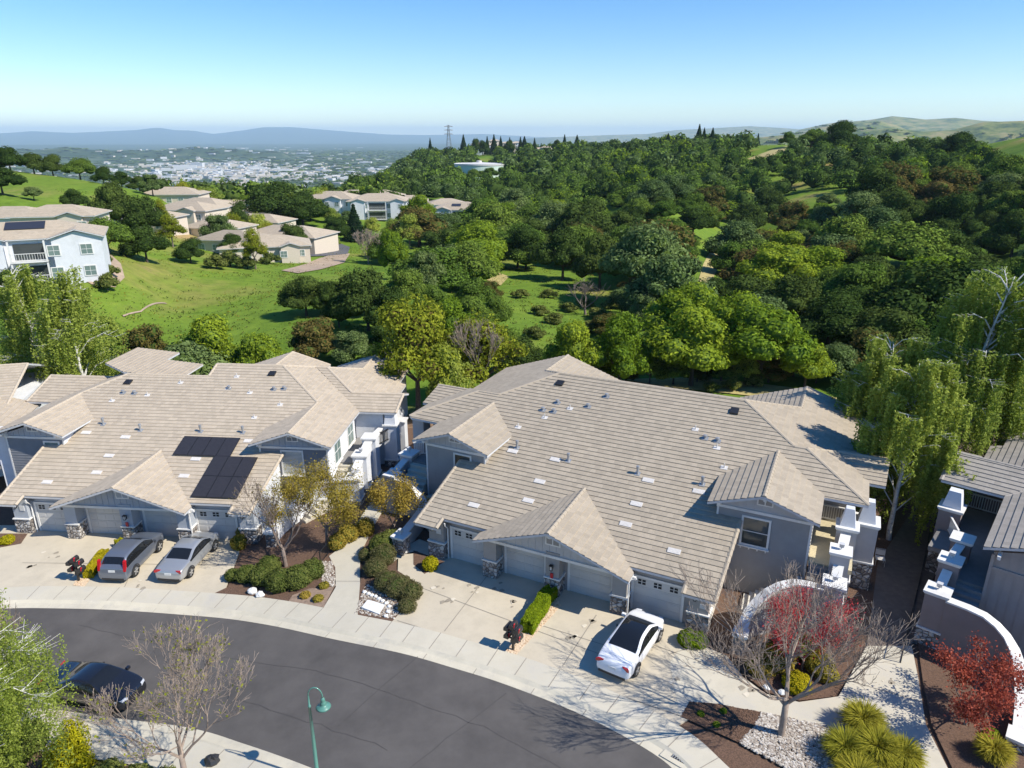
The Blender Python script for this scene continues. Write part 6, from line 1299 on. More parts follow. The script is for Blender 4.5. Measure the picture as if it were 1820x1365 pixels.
# ---------------------------------------------------------------- street things
def place(name, label, cat, p, rz=0, group=None): return empty(name, p, rz, label, cat, group)
def mailbox_cluster(px, py, rz, label):
    e = place('mailbox_stand', label, 'mailboxes', gp(px, py) + Vector((0, 0, .08)), rz)
    b = MB(); b.box(-.05, .05, -.05, .05, -.2, 1.35); b.build('post', M['blackg'], e)
    b = MB(); b.box(-.42, .42, -.035, .035, .62, .69); b.build('crossarm', M['blackg'], e); b = MB(); b.box(-.4, .4, -.035, .035, 1.08, 1.15); b.build('crossarm', M['blackg'], e)
    for (x, z, y) in ((-.28, 1.16, 0), (.28, 1.16, 0), (-.29, .70, .02), (.29, .70, .02), (0, .40, .2), (0, 1.36, 0)):
        m = MB(); pr = [(-.13, 0), (.13, 0), (.13, .14), (.11, .2), (.06, .245), (0, .26), (-.06, .245), (-.11, .2), (-.13, .14)]; l = .26
        f = [(x + a, y - l, z + c) for a, c in pr]; g = [(x + a, y + l, z + c) for a, c in pr]; m.face(f); m.face(g[::-1])
        for i in range(len(pr)): j = (i + 1) % len(pr); m.face([f[j], f[i], g[i], g[j]])
        o = m.build('mailbox', M['blackg'], e); fl = MB(); fl.box(x + .135, x + .15, y - .2, y - .16, z + .1, z + .3); fl.box(x + .135, x + .15, y - .2, y - .08, z + .24, z + .32); fl.build('flag', M['red'], o)
mailbox_cluster(912, 1157, R(-30), 'black mailbox cluster on a post at the end of the green hedge')
mailbox_cluster(141, 1034, R(-8), 'black mailbox cluster on a post beside the yellow hedge, left driveway')
def lamp_post():
    t = un(548, 1240, 4.0); p = Vector((t.x, t.y, g0(t.x) + .05)); e = place('street_lamp', 'green gooseneck street lamp with bell shade at the bottom of the picture', 'street lamp', p); H = 4.2
    b = MB(); b.lathe((0, 0, 0), [(.13, 0), (.13, .25), (.08, .3), (.075, H * .5), (.05, H - .55), (.06, H - .55), (.06, H - .45), (.035, H - .44), (.032, H)], 14); b.build('pole', M['lampg'], e, smooth=True)
    b = MB(); pts = [(0, 0, H - .1)] + [(.27 - .27 * math.cos(R(a)), -.02, H + .27 * math.sin(R(a)) * 1.5) for a in range(0, 181, 15)] + [(.54, -.02, H - .08)]; b.tube(pts, .026, 8); b.build('gooseneck', M['lampg'], e, smooth=True)
    b = MB(); b.lathe((.54, -.02, H - .5), [(.03, .44), (.07, .40), (.085, .30), (.075, .27), (.10, .24), (.115, .16), (.11, .12), (.16, .09), (.25, .04), (.29, 0), (.28, 0), (.15, .07), (.05, .1)], 24); b.build('lamp_shade', M['lampg'], e, smooth=True)
    b = MB(); b.lathe((.54, -.02, H - .5), [(.0, .0), (.05, .02), (.06, .08), (0, .1)], 12); b.build('bulb', M['white'], e, smooth=True)
lamp_post()
def quadslab(name, pts, mat, z, h, label=None, cat=None, parent=None):
    P = G(*pts); mb = MB(); q = [(p.x, p.y) for p in P]
    if area2(q) < 0: q = q[::-1]
    zz = max(g0(a[0]) for a in q) + z; mb.prism(q, zz - .1, zz + h); o = mb.build(name, mat, parent); return tag(o, label, cat) if label else o
e = empty('storm_drain', (0, 0, 0), 0, 'square storm drain grate in the kerb near the bottom right', 'drain')
quadslab('surround', [(1172, 1342), (1192, 1322), (1262, 1350), (1245, 1385)], M['kerbc'], 0, .012, parent=e); quadslab('pit_shade', [(1192, 1345), (1205, 1333), (1242, 1350), (1230, 1366)], M['dark'], .003, .016, parent=e)  # flat black slab paints the darkness of the hole under the grate
gp_ = G((1192, 1345), (1205, 1333), (1242, 1350), (1230, 1366)); b = MB()
for k in range(9):
    a = gp_[0].lerp(gp_[3], (k + .5) / 9); c = gp_[1].lerp(gp_[2], (k + .5) / 9); d = (gp_[3] - gp_[0]).normalized() * .018; b.obox((a + c) / 2 + Vector((0, 0, .03)), (c - a) / 2, d, (0, 0, .008))
b.build('grate', M['vent'], e)
quadslab('meter_cover', [(643, 1085), (654, 1071), (684, 1078), (674, 1095)], M['whiterock'], .075, .05, 'pale square utility cover set in the pebbles beside the footpath', 'cover')
def rock(px, py, r, label, seed, mat='whiterock'):
    rnd = random.Random(seed); b = MB(); n, m_ = 9, 6
    for j in range(m_ + 1):
        t = math.pi * j / m_
        for i in range(n): a = 6.283 * i / n; q = r * (1 + .28 * mnoise.noise(Vector((math.cos(a) * 2 + seed, math.sin(a) * 2, t * 2)))); b.v.append((q * math.sin(t) * math.cos(a), q * .8 * math.sin(t) * math.sin(a), q * .7 * math.cos(t) + r * .35))
    for j in range(m_):
        for i in range(n): b.f.append((j * n + i, (j + 1) * n + i, (j + 1) * n + (i + 1) % n, j * n + (i + 1) % n)); b.m.append(0); b.uv.append([(0, 0)] * 4)
    o = b.build('rock', M[mat], loc=gp(px, py) + Vector((0, 0, .07))); tag(o, label, 'rock')
rock(449, 1055, .30, 'larger white boulder at the pavement edge of the central bed', 1); rock(463, 1061, .27, 'smaller white boulder right of the larger one by the pavement', 2); rock(1362, 1226, .19, 'white boulder at the front left of the mustard shrubs', 3); rock(1390, 1235, .2, 'white boulder at the front of the mustard shrubs', 4); rock(378, 1357, .34, 'dark crumpled lump on the near pavement strip at the bottom', 5, 'blackg')
for i, (x, y) in enumerate([(648, 1055), (655, 1058), (661, 1061), (668, 1063), (674, 1067), (680, 1071), (687, 1075), (692, 1081), (690, 1090), (686, 1098)]):
    rock(x, y, .13, 'small pale edging stone in the row below the rosemary', 10 + i, 'pebble' if False else 'whiterock'); bpy.data.objects[-1] if False else None
for o in bpy.data.objects:
    if o.get('label', '').startswith('small pale edging'): o['group'] = 'edging stones below the rosemary'
def iron_fence(name, pts, label, hgt=.85):
    P = [gp(*p) for p in pts]; e = empty(name, P[0], 0, label, 'railing'); rl = MB(); ps = MB(); bl = MB()
    for a, b_ in zip(P, P[1:]):
        a = a - P[0] ; b_ = b_ - P[0]; d = (b_ - a); L_ = d.length; d.normalize(); s = Vector((-d.y, d.x, 0)) * .015; up = Vector((0, 0, 1))
        for z in (.1, hgt): rl.obox((a + b_) / 2 + up * z, d * L_ / 2, s, up * .018)
        k = 0
        while k < L_: bl.obox(a + d * k + up * hgt / 2, d * .008, s * .5, up * hgt / 2); k += .13
        k = 0
        while k <= L_ + .01: ps.obox(a + d * min(k, L_) + up * hgt / 2, d * .025, s * 1.6, up * (hgt / 2 + .05)); k += 1.9
    rl.build('rail', M['black'], e); bl.build('balusters', M['black'], e); ps.build('posts', M['black'], e)
iron_fence('iron_railing', [(570, 1003), (596, 970), (640, 920), (670, 880)], 'black iron railing along the left side of the central footpath')
iron_fence('iron_railing', [(1600, 1180), (1640, 1010), (1662, 900)], 'black iron railing in the shaded side passage', .8)
def garden_chair():
    p = gp(1562, 1005); e = place('garden_chair', 'metal mesh garden chair standing in the shaded side yard', 'chair', p + Vector((0, 0, .07)), R(-20))
    b = MB(); b.box(-.25, .25, -.25, .25, .42, .45); b.build('seat', M['ventw'], e); b = MB()
    for x in (-.25, .25): b.tube([(x, .24, .45), (x, .3, .9)], .015, 5)
    b.tube([(-.25, .3, .9), (.25, .3, .9)], .015, 5); b.box(-.24, .24, .26, .275, .5, .86); b.build('backrest', M['ventw'], e)
    for x in (-.24, .24):
        for y in (-.23, .23): b = MB(); b.tube([(x, y, 0), (x, y, .43)], .014, 5); b.build('leg', M['ventw'], e)
garden_chair()

# ---------------------------------------------------------------- cars
def paint(name, col, metal=0.0, rough=0.25):
    m, nt, b = nm(name); b.inputs['Base Color'].default_value = c4(col); b.inputs['Metallic'].default_value = metal; b.inputs['Roughness'].default_value = rough; b.inputs['Coat Weight'].default_value = .7; b.inputs['Coat Roughness'].default_value = .06; return m
M['cw'] = paint('white_car_paint', (.78, .78, .79)); M['cs'] = paint('silver_car_paint', (.42, .43, .44), .5, .3); M['cg'] = paint('grey_blue_car_paint', (.17, .19, .23), .45, .3); M['cb'] = paint('black_car_paint', (.012, .013, .017), 0, .15)
M['cglass'] = glass_mat('car_glass', (.012, .013, .014), .04, .7); M['tyre'] = plain('tyre', (.02, .02, .02), .8); M['rim'] = plain('alloy_rim', (.5, .5, .5), .3, .05, metal=.6); M['tail'] = glass_mat('tail_lamp', (.45, .01, .015), .15); M['head'] = glass_mat('head_lamp', (.6, .62, .65), .1); M['plate'] = plain('number_plate', (.7, .7, .68), .5)
SEDAN = dict(L=4.75, W=1.84, x=[0, .06, .3, .75, 1.12, 1.3, 1.85, 2.35, 2.9, 3.1, 3.62, 3.8, 4.25, 4.6, 4.72, 4.75], top=[.55, .90, .99, 1.03, 1.06, 1.13, 1.38, 1.44, 1.43, 1.36, 1.08, 1.02, .95, .82, .68, .5], w=[.72, .82, .87, .9, .91, .915, .92, .92, .92, .92, .91, .91, .88, .8, .72, .62], c0=4, c1=10, r0=6, r1=8)
SUV = dict(L=4.55, W=1.82, x=[0, .05, .12, .2, .55, .9, 1.4, 1.9, 2.4, 2.6, 3.15, 3.4, 3.9, 4.35, 4.5, 4.55], top=[.6, .98, 1.08, 1.14, 1.58, 1.62, 1.66, 1.66, 1.62, 1.54, 1.2, 1.14, 1.06, .95, .8, .6], w=[.8, .86, .88, .89, .9, .905, .91, .91, .91, .91, .9, .9, .87, .8, .74, .66], c0=3, c1=10, r0=4, r1=8)
def car(name, label, cat, S, p, ang, pmat, glassroof=False, tailtop=False):
    e = empty(name, p, ang, label, cat); x, top, w = S['x'], S['top'], S['w']; n = len(x); c0, c1, r0, r1 = S['c0'], S['c1'], S['r0'], S['r1']; belt = .97 if S is SEDAN else 1.05; body = MB(); L_ = S['L']; rows = []
    def section(i):
        X, t, W_ = x[i], top[i], w[i]; cab = c0 < i < c1; bz = min(belt, t - .05) if not cab else belt; zb = .24 if 0 < i < n - 1 else .38
        if cab:
            k = min(1, (t - belt) / .42); half = W_ * (1 - .24 * k); return [(0, zb), (W_ * .86, zb), (W_ * .98, zb + .13), (W_, .62), (W_ * .975, bz), (half * 1.015, t - .07 * k - .01), (half * .86, t - .005), (half * .45, t + .015), (0, t + .02)]
        return [(0, zb), (W_ * .86, zb), (W_ * .98, zb + .13), (W_, min(.62, t * .75)), (W_ * .975, bz - .04), (W_ * .93, t - .035), (W_ * .78, t - .008), (W_ * .4, t + .01), (0, t + .015)]
    secs = [section(i) for i in range(n)]; m = len(secs[0])
    for i in range(n):
        row = []
        for (yy, zz) in secs[i]: row.append(body.vert((x[i] - L_ / 2, yy, zz)))
        for (yy, zz) in secs[i][-2:0:-1]: row.append(body.vert((x[i] - L_ / 2, -yy, zz)))
        rows.append(row)
    N_ = len(rows[0])
    for i in range(n - 1):
        for j in range(N_):
            a, b_, c, d = rows[i][j], rows[i][(j + 1) % N_], rows[i + 1][(j + 1) % N_], rows[i + 1][j]; jj = j if j < m - 1 else N_ - 1 - j; mt = 0
            if c0 <= i < c1 and jj == 4 and c0 + 0 < i + .5 < c1: mt = 1
            if (c0 <= i < r0 or r1 <= i < c1) and jj in (5, 6, 7): mt = 1 if jj > 5 or True else 0
            if glassroof and r0 <= i < r1 and jj in (6, 7): mt = 1
            if (c0 <= i < r0 or r1 <= i < c1) and jj == 5: mt = 0
            body.f.append((a, b_, c, d)[::-1] if False else (a, d, c, b_)); body.m.append(mt); body.uv.append([(0, 0)] * 4)
    body.f.append(tuple(rows[0])); body.m.append(0); body.uv.append([(0, 0)] * N_); body.f.append(tuple(rows[-1][::-1])); body.m.append(0); body.uv.append([(0, 0)] * N_)
    o = body.build('body', [pmat, M['cglass']], e, smooth=True); sb = o.modifiers.new('s', 'SUBSURF'); sb.levels = 2; sb.render_levels = 2
    me = o.data; at_ = me.attributes.new('crease_edge', 'FLOAT', 'EDGE')
    for ed in me.edges:
        v0, v1 = me.vertices[ed.vertices[0]].co, me.vertices[ed.vertices[1]].co
        if abs(v0.x - v1.x) > 1e-4: at_.data[ed.index].value = .35
    R_w = .335 if S is SEDAN else .36; hw = S['W'] / 2
    for X in (.92, L_ - .93):
        for sg in (-1, 1):
            t = MB(); y0, y1 = sg * (hw - .20), sg * (hw + .015); seg = 24; X0 = X - L_ / 2; prof = [(0, y0), (R_w - .03, y0), (R_w, y0 + sg * .03), (R_w, y1 - sg * .03), (R_w - .03, y1), (R_w * .68, y1), (R_w * .66, y1 - sg * .03), (0, y1 - sg * .03)]; b = 0
            for r_, yy in prof:
                for k in range(seg): a = 6.283 * k / seg; t.v.append((X0 + r_ * math.cos(a), yy, R_w + r_ * math.sin(a)))
            for q in range(len(prof) - 1):
                for k in range(seg): t.f.append((q * seg + k, q * seg + (k + 1) % seg, (q + 1) * seg + (k + 1) % seg, (q + 1) * seg + k)); t.m.append(0); t.uv.append([(0, 0)] * 4)
            wh = t.build('wheel', M['tyre'], e); s = MB()
            for k in range(5): a = 6.283 * k / 5 + .3; s.obox((X0 + math.cos(a) * R_w * .33, y1 - sg * .012, R_w + math.sin(a) * R_w * .33), (math.cos(a) * R_w * .32, 0, math.sin(a) * R_w * .32), (0, .012, 0), (-math.sin(a) * .035, 0, math.cos(a) * .035))
            s.lathe((0, 0, 0), [(0, 0)], 3) if False else None; rm = s.build('rim', M['rim'], wh)
            ar = MB(); c_ = []; 
            for k in range(13): a = math.pi * k / 12; c_.append((X0 + (R_w + .045) * math.cos(a), sg * (hw - .004), R_w + (R_w + .045) * math.sin(a)))
            ar.tube(c_, .03, 5); ar.build('wheel_arch', M['black'], e)
    for sg in (-1, 1):
        b = MB(); b.obox((L_ / 2 - 1.2 - (.0 if S is SEDAN else .15), sg * (hw + .06), belt + .05), (.07, 0, 0), (0, .10, 0), (0, 0, .06)); b.build('mirror', pmat, e, bevel=.03)
        b = MB()
        if S is SEDAN: b.obox((-L_ / 2 + .12, sg * (hw - .30), .84), (.06, sg * -.05, 0), (-.03, sg * .17, .0), (.0, 0, .075))
        else: b.obox((-L_ / 2 + .17, sg * (hw - .13), 1.18), (.07, 0, .03), (0, .075, 0), (.06, 0, .30))
        b.build('tail_light', M['tail'], e, bevel=.025)
        b = MB(); b.obox((L_ / 2 - .22, sg * (hw - .27), .72), (.15, sg * -.07, 0), (-.03, sg * .13, 0), (0, 0, .07)); b.build('headlight', M['head'], e, bevel=.03)
        b = MB(); hz = 1.235 if S is SEDAN else 1.36
        b.obox((0 if S is SEDAN else .05, sg * (hw - .085 if S is SEDAN else hw - .09), (belt + hz) / 2 - .02), (.03, 0, 0), (0, .02, 0), (0, sg * 0, .17)); b.build('door_pillar', M['black'] , e)
    b = MB(); b.obox((-L_ / 2 + (.02 if S is SEDAN else .03), 0, .70 if S is SEDAN else .86), (.012, 0, 0), (0, .2, 0), (0, 0, .07)); b.build('number_plate', M['plate'], e)
    b = MB(); b.obox((-L_ / 2 + .10, 0, .34), (.10, 0, 0), (0, hw - .25, 0), (0, 0, .06)); b.build('bumper_trim', M['black'], e, bevel=.02)
    b = MB(); b.obox((L_ / 2 - .04, 0, .55), (.03, 0, 0), (0, .42, 0), (0, 0, .09)); b.build('grille', M['black'], e)
    return e
def car_at(rear, front, side, W_, L_):
    a, b_ = gp(*rear), gp(*front); d = (b_ - a); ang = math.atan2(d.y, d.x); d.normalize(); n_ = Vector((-d.y, d.x, 0)); return (a + b_) / 2 + n_ * side * (W_ / 2 - .05) + Vector((0, 0, .07)), ang
p, a = car_at((1130, 1204), (1172, 1140), 1, 1.84, 4.75); car('sedan', 'white sedan with black glass roof parked in the right driveway', 'car', SEDAN, p, a, M['cw'], glassroof=True)
p, a = car_at((244, 1024), (284, 982), 1, 1.82, 4.55); car('suv', 'blue grey suv parked in the left driveway beside the yellow hedge', 'car', SUV, p, a, M['cg'])
p, a = car_at((343, 1024), (381, 982), 1, 1.84, 4.75); car('sedan', 'silver sedan parked beside the blue grey suv', 'car', SEDAN, p, a, M['cs'])
p, a = car_at((92, 1248), (197, 1270), 1, 1.84, 4.75); p.z -= .1; car('sedan', 'black sedan parked at the near kerb behind bare branches', 'car', SEDAN, p, a, M['cb'])

# ---------------------------------------------------------------- far houses
def far_house(px, py, Y, L_, D_, H_, rz, label, wall='whites', tile='tile1', gables=(), floors=2, group=None, hip=True, balc=(), solar=None, win=True, cat='house', z=None, detail=True, name='apartment_house'):
    p = at(px, py, Y); p.z = T(p.x, p.y) if z is None else z; e = empty(name, p, rz, label, cat, group); s = .32
    a = MB(); a.box(-L_ / 2, L_ / 2, 0, D_, -4 if z is None else -7, H_); a.build('wall', M[wall], e)
    f = MB(); o_ = .5; x0, x1, y0, y1 = -L_ / 2 - o_, L_ / 2 + o_, -o_, D_ + o_; yc = (y0 + y1) / 2; zr = H_ + s * (yc - y0); hp = (yc - y0) if hip else 0
    lap = detail
    def rf(poly, pl):
        if lap: lap_roof(f, poly, pl)
        else:
            q = [(u, v, pl[0] + pl[1] * u + pl[2] * v) for u, v in poly]; f.face(q, 0, [(u, v) for u, v in poly]); f.face([(a_, b_, c_ - .2) for a_, b_, c_ in q][::-1], 1)
    rf([(x0, y0), (x1, y0), (x1 - hp, yc), (x0 + hp, yc)], (H_ - s * y0, 0, s)); rf([(x1, y1), (x0, y1), (x0 + hp, yc), (x1 - hp, yc)], (H_ + s * y1, 0, -s))
    if hip: rf([(x1, y0), (x1, y1), (x1 - hp, yc)], (H_ + s * x1, -s, 0)); rf([(x0, y1), (x0, y0), (x0 + hp, yc)], (H_ - s * x0, s, 0))
    for (c, w, pr) in gables:
        zt = H_ + s * w / 2; yb = y0 + w / 2; rf([(c - w / 2, -pr - .4), (c, -pr - .4), (c, yb + .05), (c - w / 2, y0)], (H_ - s * (c - w / 2) + .05, s, 0)); rf([(c, -pr - .4), (c + w / 2, -pr - .4), (c + w / 2, y0), (c, yb + .05)], (H_ + s * (c + w / 2) + .05, -s, 0))
        g = MB(); g.face([(c - w / 2 + .4, -pr, -3), (c + w / 2 - .4, -pr, -3), (c + w / 2 - .4, -pr, H_), (c, -pr, zt - .25), (c - w / 2 + .4, -pr, H_)]); g.face([(c - w / 2 + .4, -pr, -3), (c - w / 2 + .4, -pr, H_), (c - w / 2 + .4, 0, H_), (c - w / 2 + .4, 0, -3)]); g.face([(c + w / 2 - .4, 0, -3), (c + w / 2 - .4, 0, H_), (c + w / 2 - .4, -pr, H_), (c + w / 2 - .4, -pr, -3)]); g.build('gable_wall', M[wall], e)
    f.build('roof', [M[tile], M['gutter']], e)
    if win:
        for k in range(floors):
            zz = H_ - 2.2 - k * 2.9
            if zz < -.5: break
            n_ = max(2, int(L_ / 3.2))
            for i in range(n_):
                x = -L_ / 2 + L_ * (i + .5) / n_; pr = 0
                for (c, w, q) in gables:
                    if abs(x - c) < w / 2 - .4: pr = q
                if any(abs(x - b[0]) < b[1] / 2 for b in balc): continue
                if detail: window(e, (x - 1, -pr), (x + 1, -pr), .35, 1.65, zz, zz + 1.25, glass='glassg', bars=1, sill=False)
                else: g = MB(); g.box(x - .6, x + .6, -pr - .04, -pr + .02, zz, zz + 1.2); g.build('window', M['glass'], e)
    for (c, w, pr) in balc:
        for k in range(floors):
            zz = H_ - 2.75 - k * 2.9; g = MB(); g.box(c - w / 2, c + w / 2, -pr, 0, zz - .18, zz); g.build('balcony', M['white'], e); railing(e, (c - w / 2, -pr + .05), (c + w / 2, -pr + .05), zz, 1.0, gap=.3)
            g = MB(); g.box(c - w / 2 + .4, c + w / 2 - .4, -.06, .0, zz, zz + 2.1); g.build('glass_door', M['glass'], e)
            for q in (c - w / 2 + .1, c + w / 2 - .1): g = MB(); g.box(q - .1, q + .1, -pr, -pr + .2, zz, zz + 2.6); g.build('balcony_post', M['white'], e)
    if solar:
        g = MB(); x_, y_, w_, h_ = solar; us = 1 / math.sqrt(1 + s * s); c = Vector((x_, y_, H_ - s * y0 + s * y_ + .15)); g.obox(c, (w_ / 2, 0, 0), Vector((0, us, s * us)) * h_ / 2, Vector((0, -s * us, us)) * .03); g.build('solar_panel', M['pvdark'], e)
    return e
M['sand'] = plain('sand_wall', (.60, .52, .42), .85, .06); M['bluew'] = plain('pale_blue_wall', (.45, .52, .60), .85, .06)
far_house(48, 494, 94, 19, 10, 6.0, R(26), 'white two storey apartment house with balconies at the top left of the meadow', gables=((6.6, 6.6, 1.2), (-3.9, 5.2, 1.0)), balc=((.9, 4.2, 1.6), (-7.6, 2.4, 1.6)), solar=(.6, 3.4, 4.6, 2.4))
far_house(5, 398, 130, 13, 9, 1.8, R(5), 'low tiled house at the left edge behind the white apartments', floors=1, win=False)
far_house(95, 402, 126, 13, 9, 2.0, R(12), 'tiled roof house left of the old brown oak', floors=1, gables=((3, 4.6, .8),), wall='sand')
far_house(245, 418, 160, 14, 9, 2.4, R(-5), 'tiled house half hidden behind the dark oaks', floors=1, wall='sand')
far_house(345, 415, 186, 16, 11, 4.2, R(-12), 'tiled house among yellow green trees, left of the long one', floors=1, gables=((4, 5, 1),), wall='sand')
far_house(410, 398, 210, 22, 12, 4.2, R(-8), 'tiled house higher up behind the yellow green trees', floors=1, wall='sand')
far_house(492, 436, 172, 20, 12, 3.6, R(-14), 'long cream house with solar panels beside the turning circle', floors=1, gables=((3, 5, 1.2),), wall='sand', solar=(1.5, 3.2, 4, 2.2))
far_house(475, 474, 150, 18, 10, 3.2, R(18), 'cream house with red tiled roof at the top edge of the meadow', floors=1, gables=((5, 4.6, 1),), wall='sand')
far_house(400, 470, 152, 13, 9, 3.0, R(-10), 'low brown roofed house left of the cream meadow house', floors=1, wall='sand', tile='tile2')
far_house(585, 392, 240, 17, 12, 5.5, R(-6), 'tan roofed apartment house leftmost in the far row', gables=((2, 6, 1),))
far_house(672, 396, 238, 19, 12, 6.2, R(4), 'white apartment house with stacked balconies in the middle of the far row', gables=((-6, 5, 1), (6.5, 5, 1)), balc=((0, 6, 1.6),))
far_house(815, 398, 236, 17, 12, 6.0, R(-4), 'pale blue white apartment house at the right end of the far row', gables=((-5, 5.5, 1.2), (4.5, 5.5, 1.2)), wall='bluew', balc=((-.3, 3.6, 1.4),), solar=(-1, 3, 3, 2))
far_house(795, 372, 262, 14, 10, 5.0, R(8), 'small tan house peeping over the pale blue apartment roof', gables=((2, 5, 1),))
far_house(650, 375, 270, 26, 12, 5.0, R(0), 'long tan roof behind the white apartments of the far row')
rg = 'houses along the far ridge'
for i, (x, y, Y, L_, H_, w_, rz) in enumerate([(848, 266, 850, 15, 6, 'whites', -8), (868, 268, 840, 12, 6, 'whites', 12), (903, 266, 850, 18, 7, 'sand', 0), (845, 272, 835, 14, 5, 'bluew', 0), (955, 275, 830, 18, 6, 'whites', 5), (970, 274, 825, 12, 7, 'sand', -10), (985, 277, 820, 12, 7, 'bluew', 10), (1027, 274, 800, 12, 7, 'whites', 0), (1063, 276, 780, 9, 7, 'whites', 20), (1105, 270, 820, 12, 6, 'sand', -12), (1260, 262, 620, 8, 4, 'whites', 0), (880, 260, 880, 14, 6, 'sand', 14), (918, 262, 870, 12, 5, 'whites', 0)]):
    far_house(x, y, Y, L_, 9, H_, R(rz), z=at(x, y, Y).z, label='small ' + {'sand': 'cream', 'whites': 'white', 'bluew': 'pale blue'}[w_] + ' house among the trees of the far ridge', wall=w_, group=rg, detail=False, floors=2)
far_house(318, 402, 178, 15, 10, 3.0, R(-10), 'tan roofed house between the oaks and the yellow green trees', floors=1, gables=((3, 5, 1),), wall='sand')
far_house(372, 432, 168, 14, 9, 3.0, R(-14), 'tan roofed house just behind the low brown roofed one', floors=1, wall='sand')
far_house(440, 404, 196, 18, 10, 3.4, R(-12), 'tan roofed house above the solar panelled cream one', floors=1, gables=((-3, 5, 1),), wall='sand')
far_house(305, 385, 205, 16, 10, 3.0, R(5), 'tan roof furthest up beside the brown oak', floors=1, wall='sand')
far_house(720, 372, 262, 16, 10, 5.0, R(6), 'tan apartment roof right of the stacked balconies', gables=((2, 5, 1),))
far_house(893, 402, 215, 9, 6, 3.2, R(10), 'small white shed like house on the brown cut slope', floors=1, detail=False)
# bare banks, turning circle and cut slope drawn as sheets on the terrain
def drape(name, pts, mat, dz=.06, y0=60, y1=600, kind='structure', cell=1.5):
    P = [hit(x, y, y0, y1) for x, y in pts]; P = [(p.x, p.y) for p in P if p]
    if len(P) < 3: return
    if area2(P) < 0: P = P[::-1]
    mb = MB(); x0, x1 = min(p[0] for p in P), max(p[0] for p in P); ya, yb = min(p[1] for p in P), max(p[1] for p in P); nx = max(2, int((x1 - x0) / cell)); ny = max(2, int((yb - ya) / cell)); polys = []
    for i in range(nx):
        s = clip(clip(P, 1, 0, x0 + (x1 - x0) * i / nx), -1, 0, -(x0 + (x1 - x0) * (i + 1) / nx))
        for j in range(ny):
            q = clip(clip(s, 0, 1, ya + (yb - ya) * j / ny), 0, -1, -(ya + (yb - ya) * (j + 1) / ny)) if len(s) > 2 else []
            if len(q) > 2 and abs(area2(q)) > 1e-4: polys.append(q)
    fl = np.array([p for q in polys for p in q]); Z = terrain_np(fl[:, 0], fl[:, 1]); k = 0
    for q in polys: mb.face([(p[0], p[1], Z[k + i] + dz) for i, p in enumerate(q)]); k += len(q)
    tag(mb.build(name, mat), kind=kind)
M['bank'] = plain('bare_bank', (.36, .27, .19), .95, .22, .5, bump=.6, bscale=5); M['dry'] = plain('dry_grass', (.40, .33, .13), .95, .3, .8, bump=.6, bscale=8); M['farroad'] = plain('far_asphalt', (.10, .10, .11), .9, .1)
drape('bare_bank', [(150, 500), (165, 455), (195, 452), (215, 470), (222, 495), (205, 512), (170, 512)], M['bank'], .12, 80, 160)
drape('bare_bank', [(-60, 540), (-60, 505), (60, 500), (70, 512), (30, 530)], M['bank'], .12, 70, 140)
drape('bare_bank', [(500, 482), (545, 470), (600, 450), (622, 452), (612, 468), (570, 480), (530, 487)], M['bank'], .14, 100, 240)
drape('turning_circle', [(535, 458), (540, 440), (600, 432), (622, 440), (618, 452), (580, 456)], M['farroad'], .16, 110, 260)
drape('cut_slope', [(735, 470), (750, 440), (790, 452), (760, 480)], M['bank'], .12, 100, 300)
drape('cut_slope', [(845, 398), (880, 385), (925, 392), (915, 402), (870, 410)], M['bank'], .12, 150, 400)
drape('dry_strip', [(1110, 676), (1240, 672), (1400, 690), (1500, 712), (1470, 725), (1330, 705), (1180, 690)], M['dry'], .10, 57, 100)
drape('dry_path', [(218, 563), (250, 555), (297, 540), (299, 542), (252, 557), (220, 565)], M['bank'], .12, 70, 160, cell=.6)
for i, pp in enumerate([[(1215, 560), (1235, 520), (1250, 470), (1290, 412), (1312, 412), (1300, 440), (1270, 490), (1245, 560)], [(1480, 440), (1485, 400), (1500, 380), (1510, 425)], [(865, 500), (880, 484), (905, 492), (890, 510)], [(1325, 285), (1400, 260), (1420, 264), (1350, 284)], [(660, 318), (700, 298), (715, 300), (690, 318)]]): drape('dry_patch', pp, M['dry'], .1, 80, 1000, cell=3)
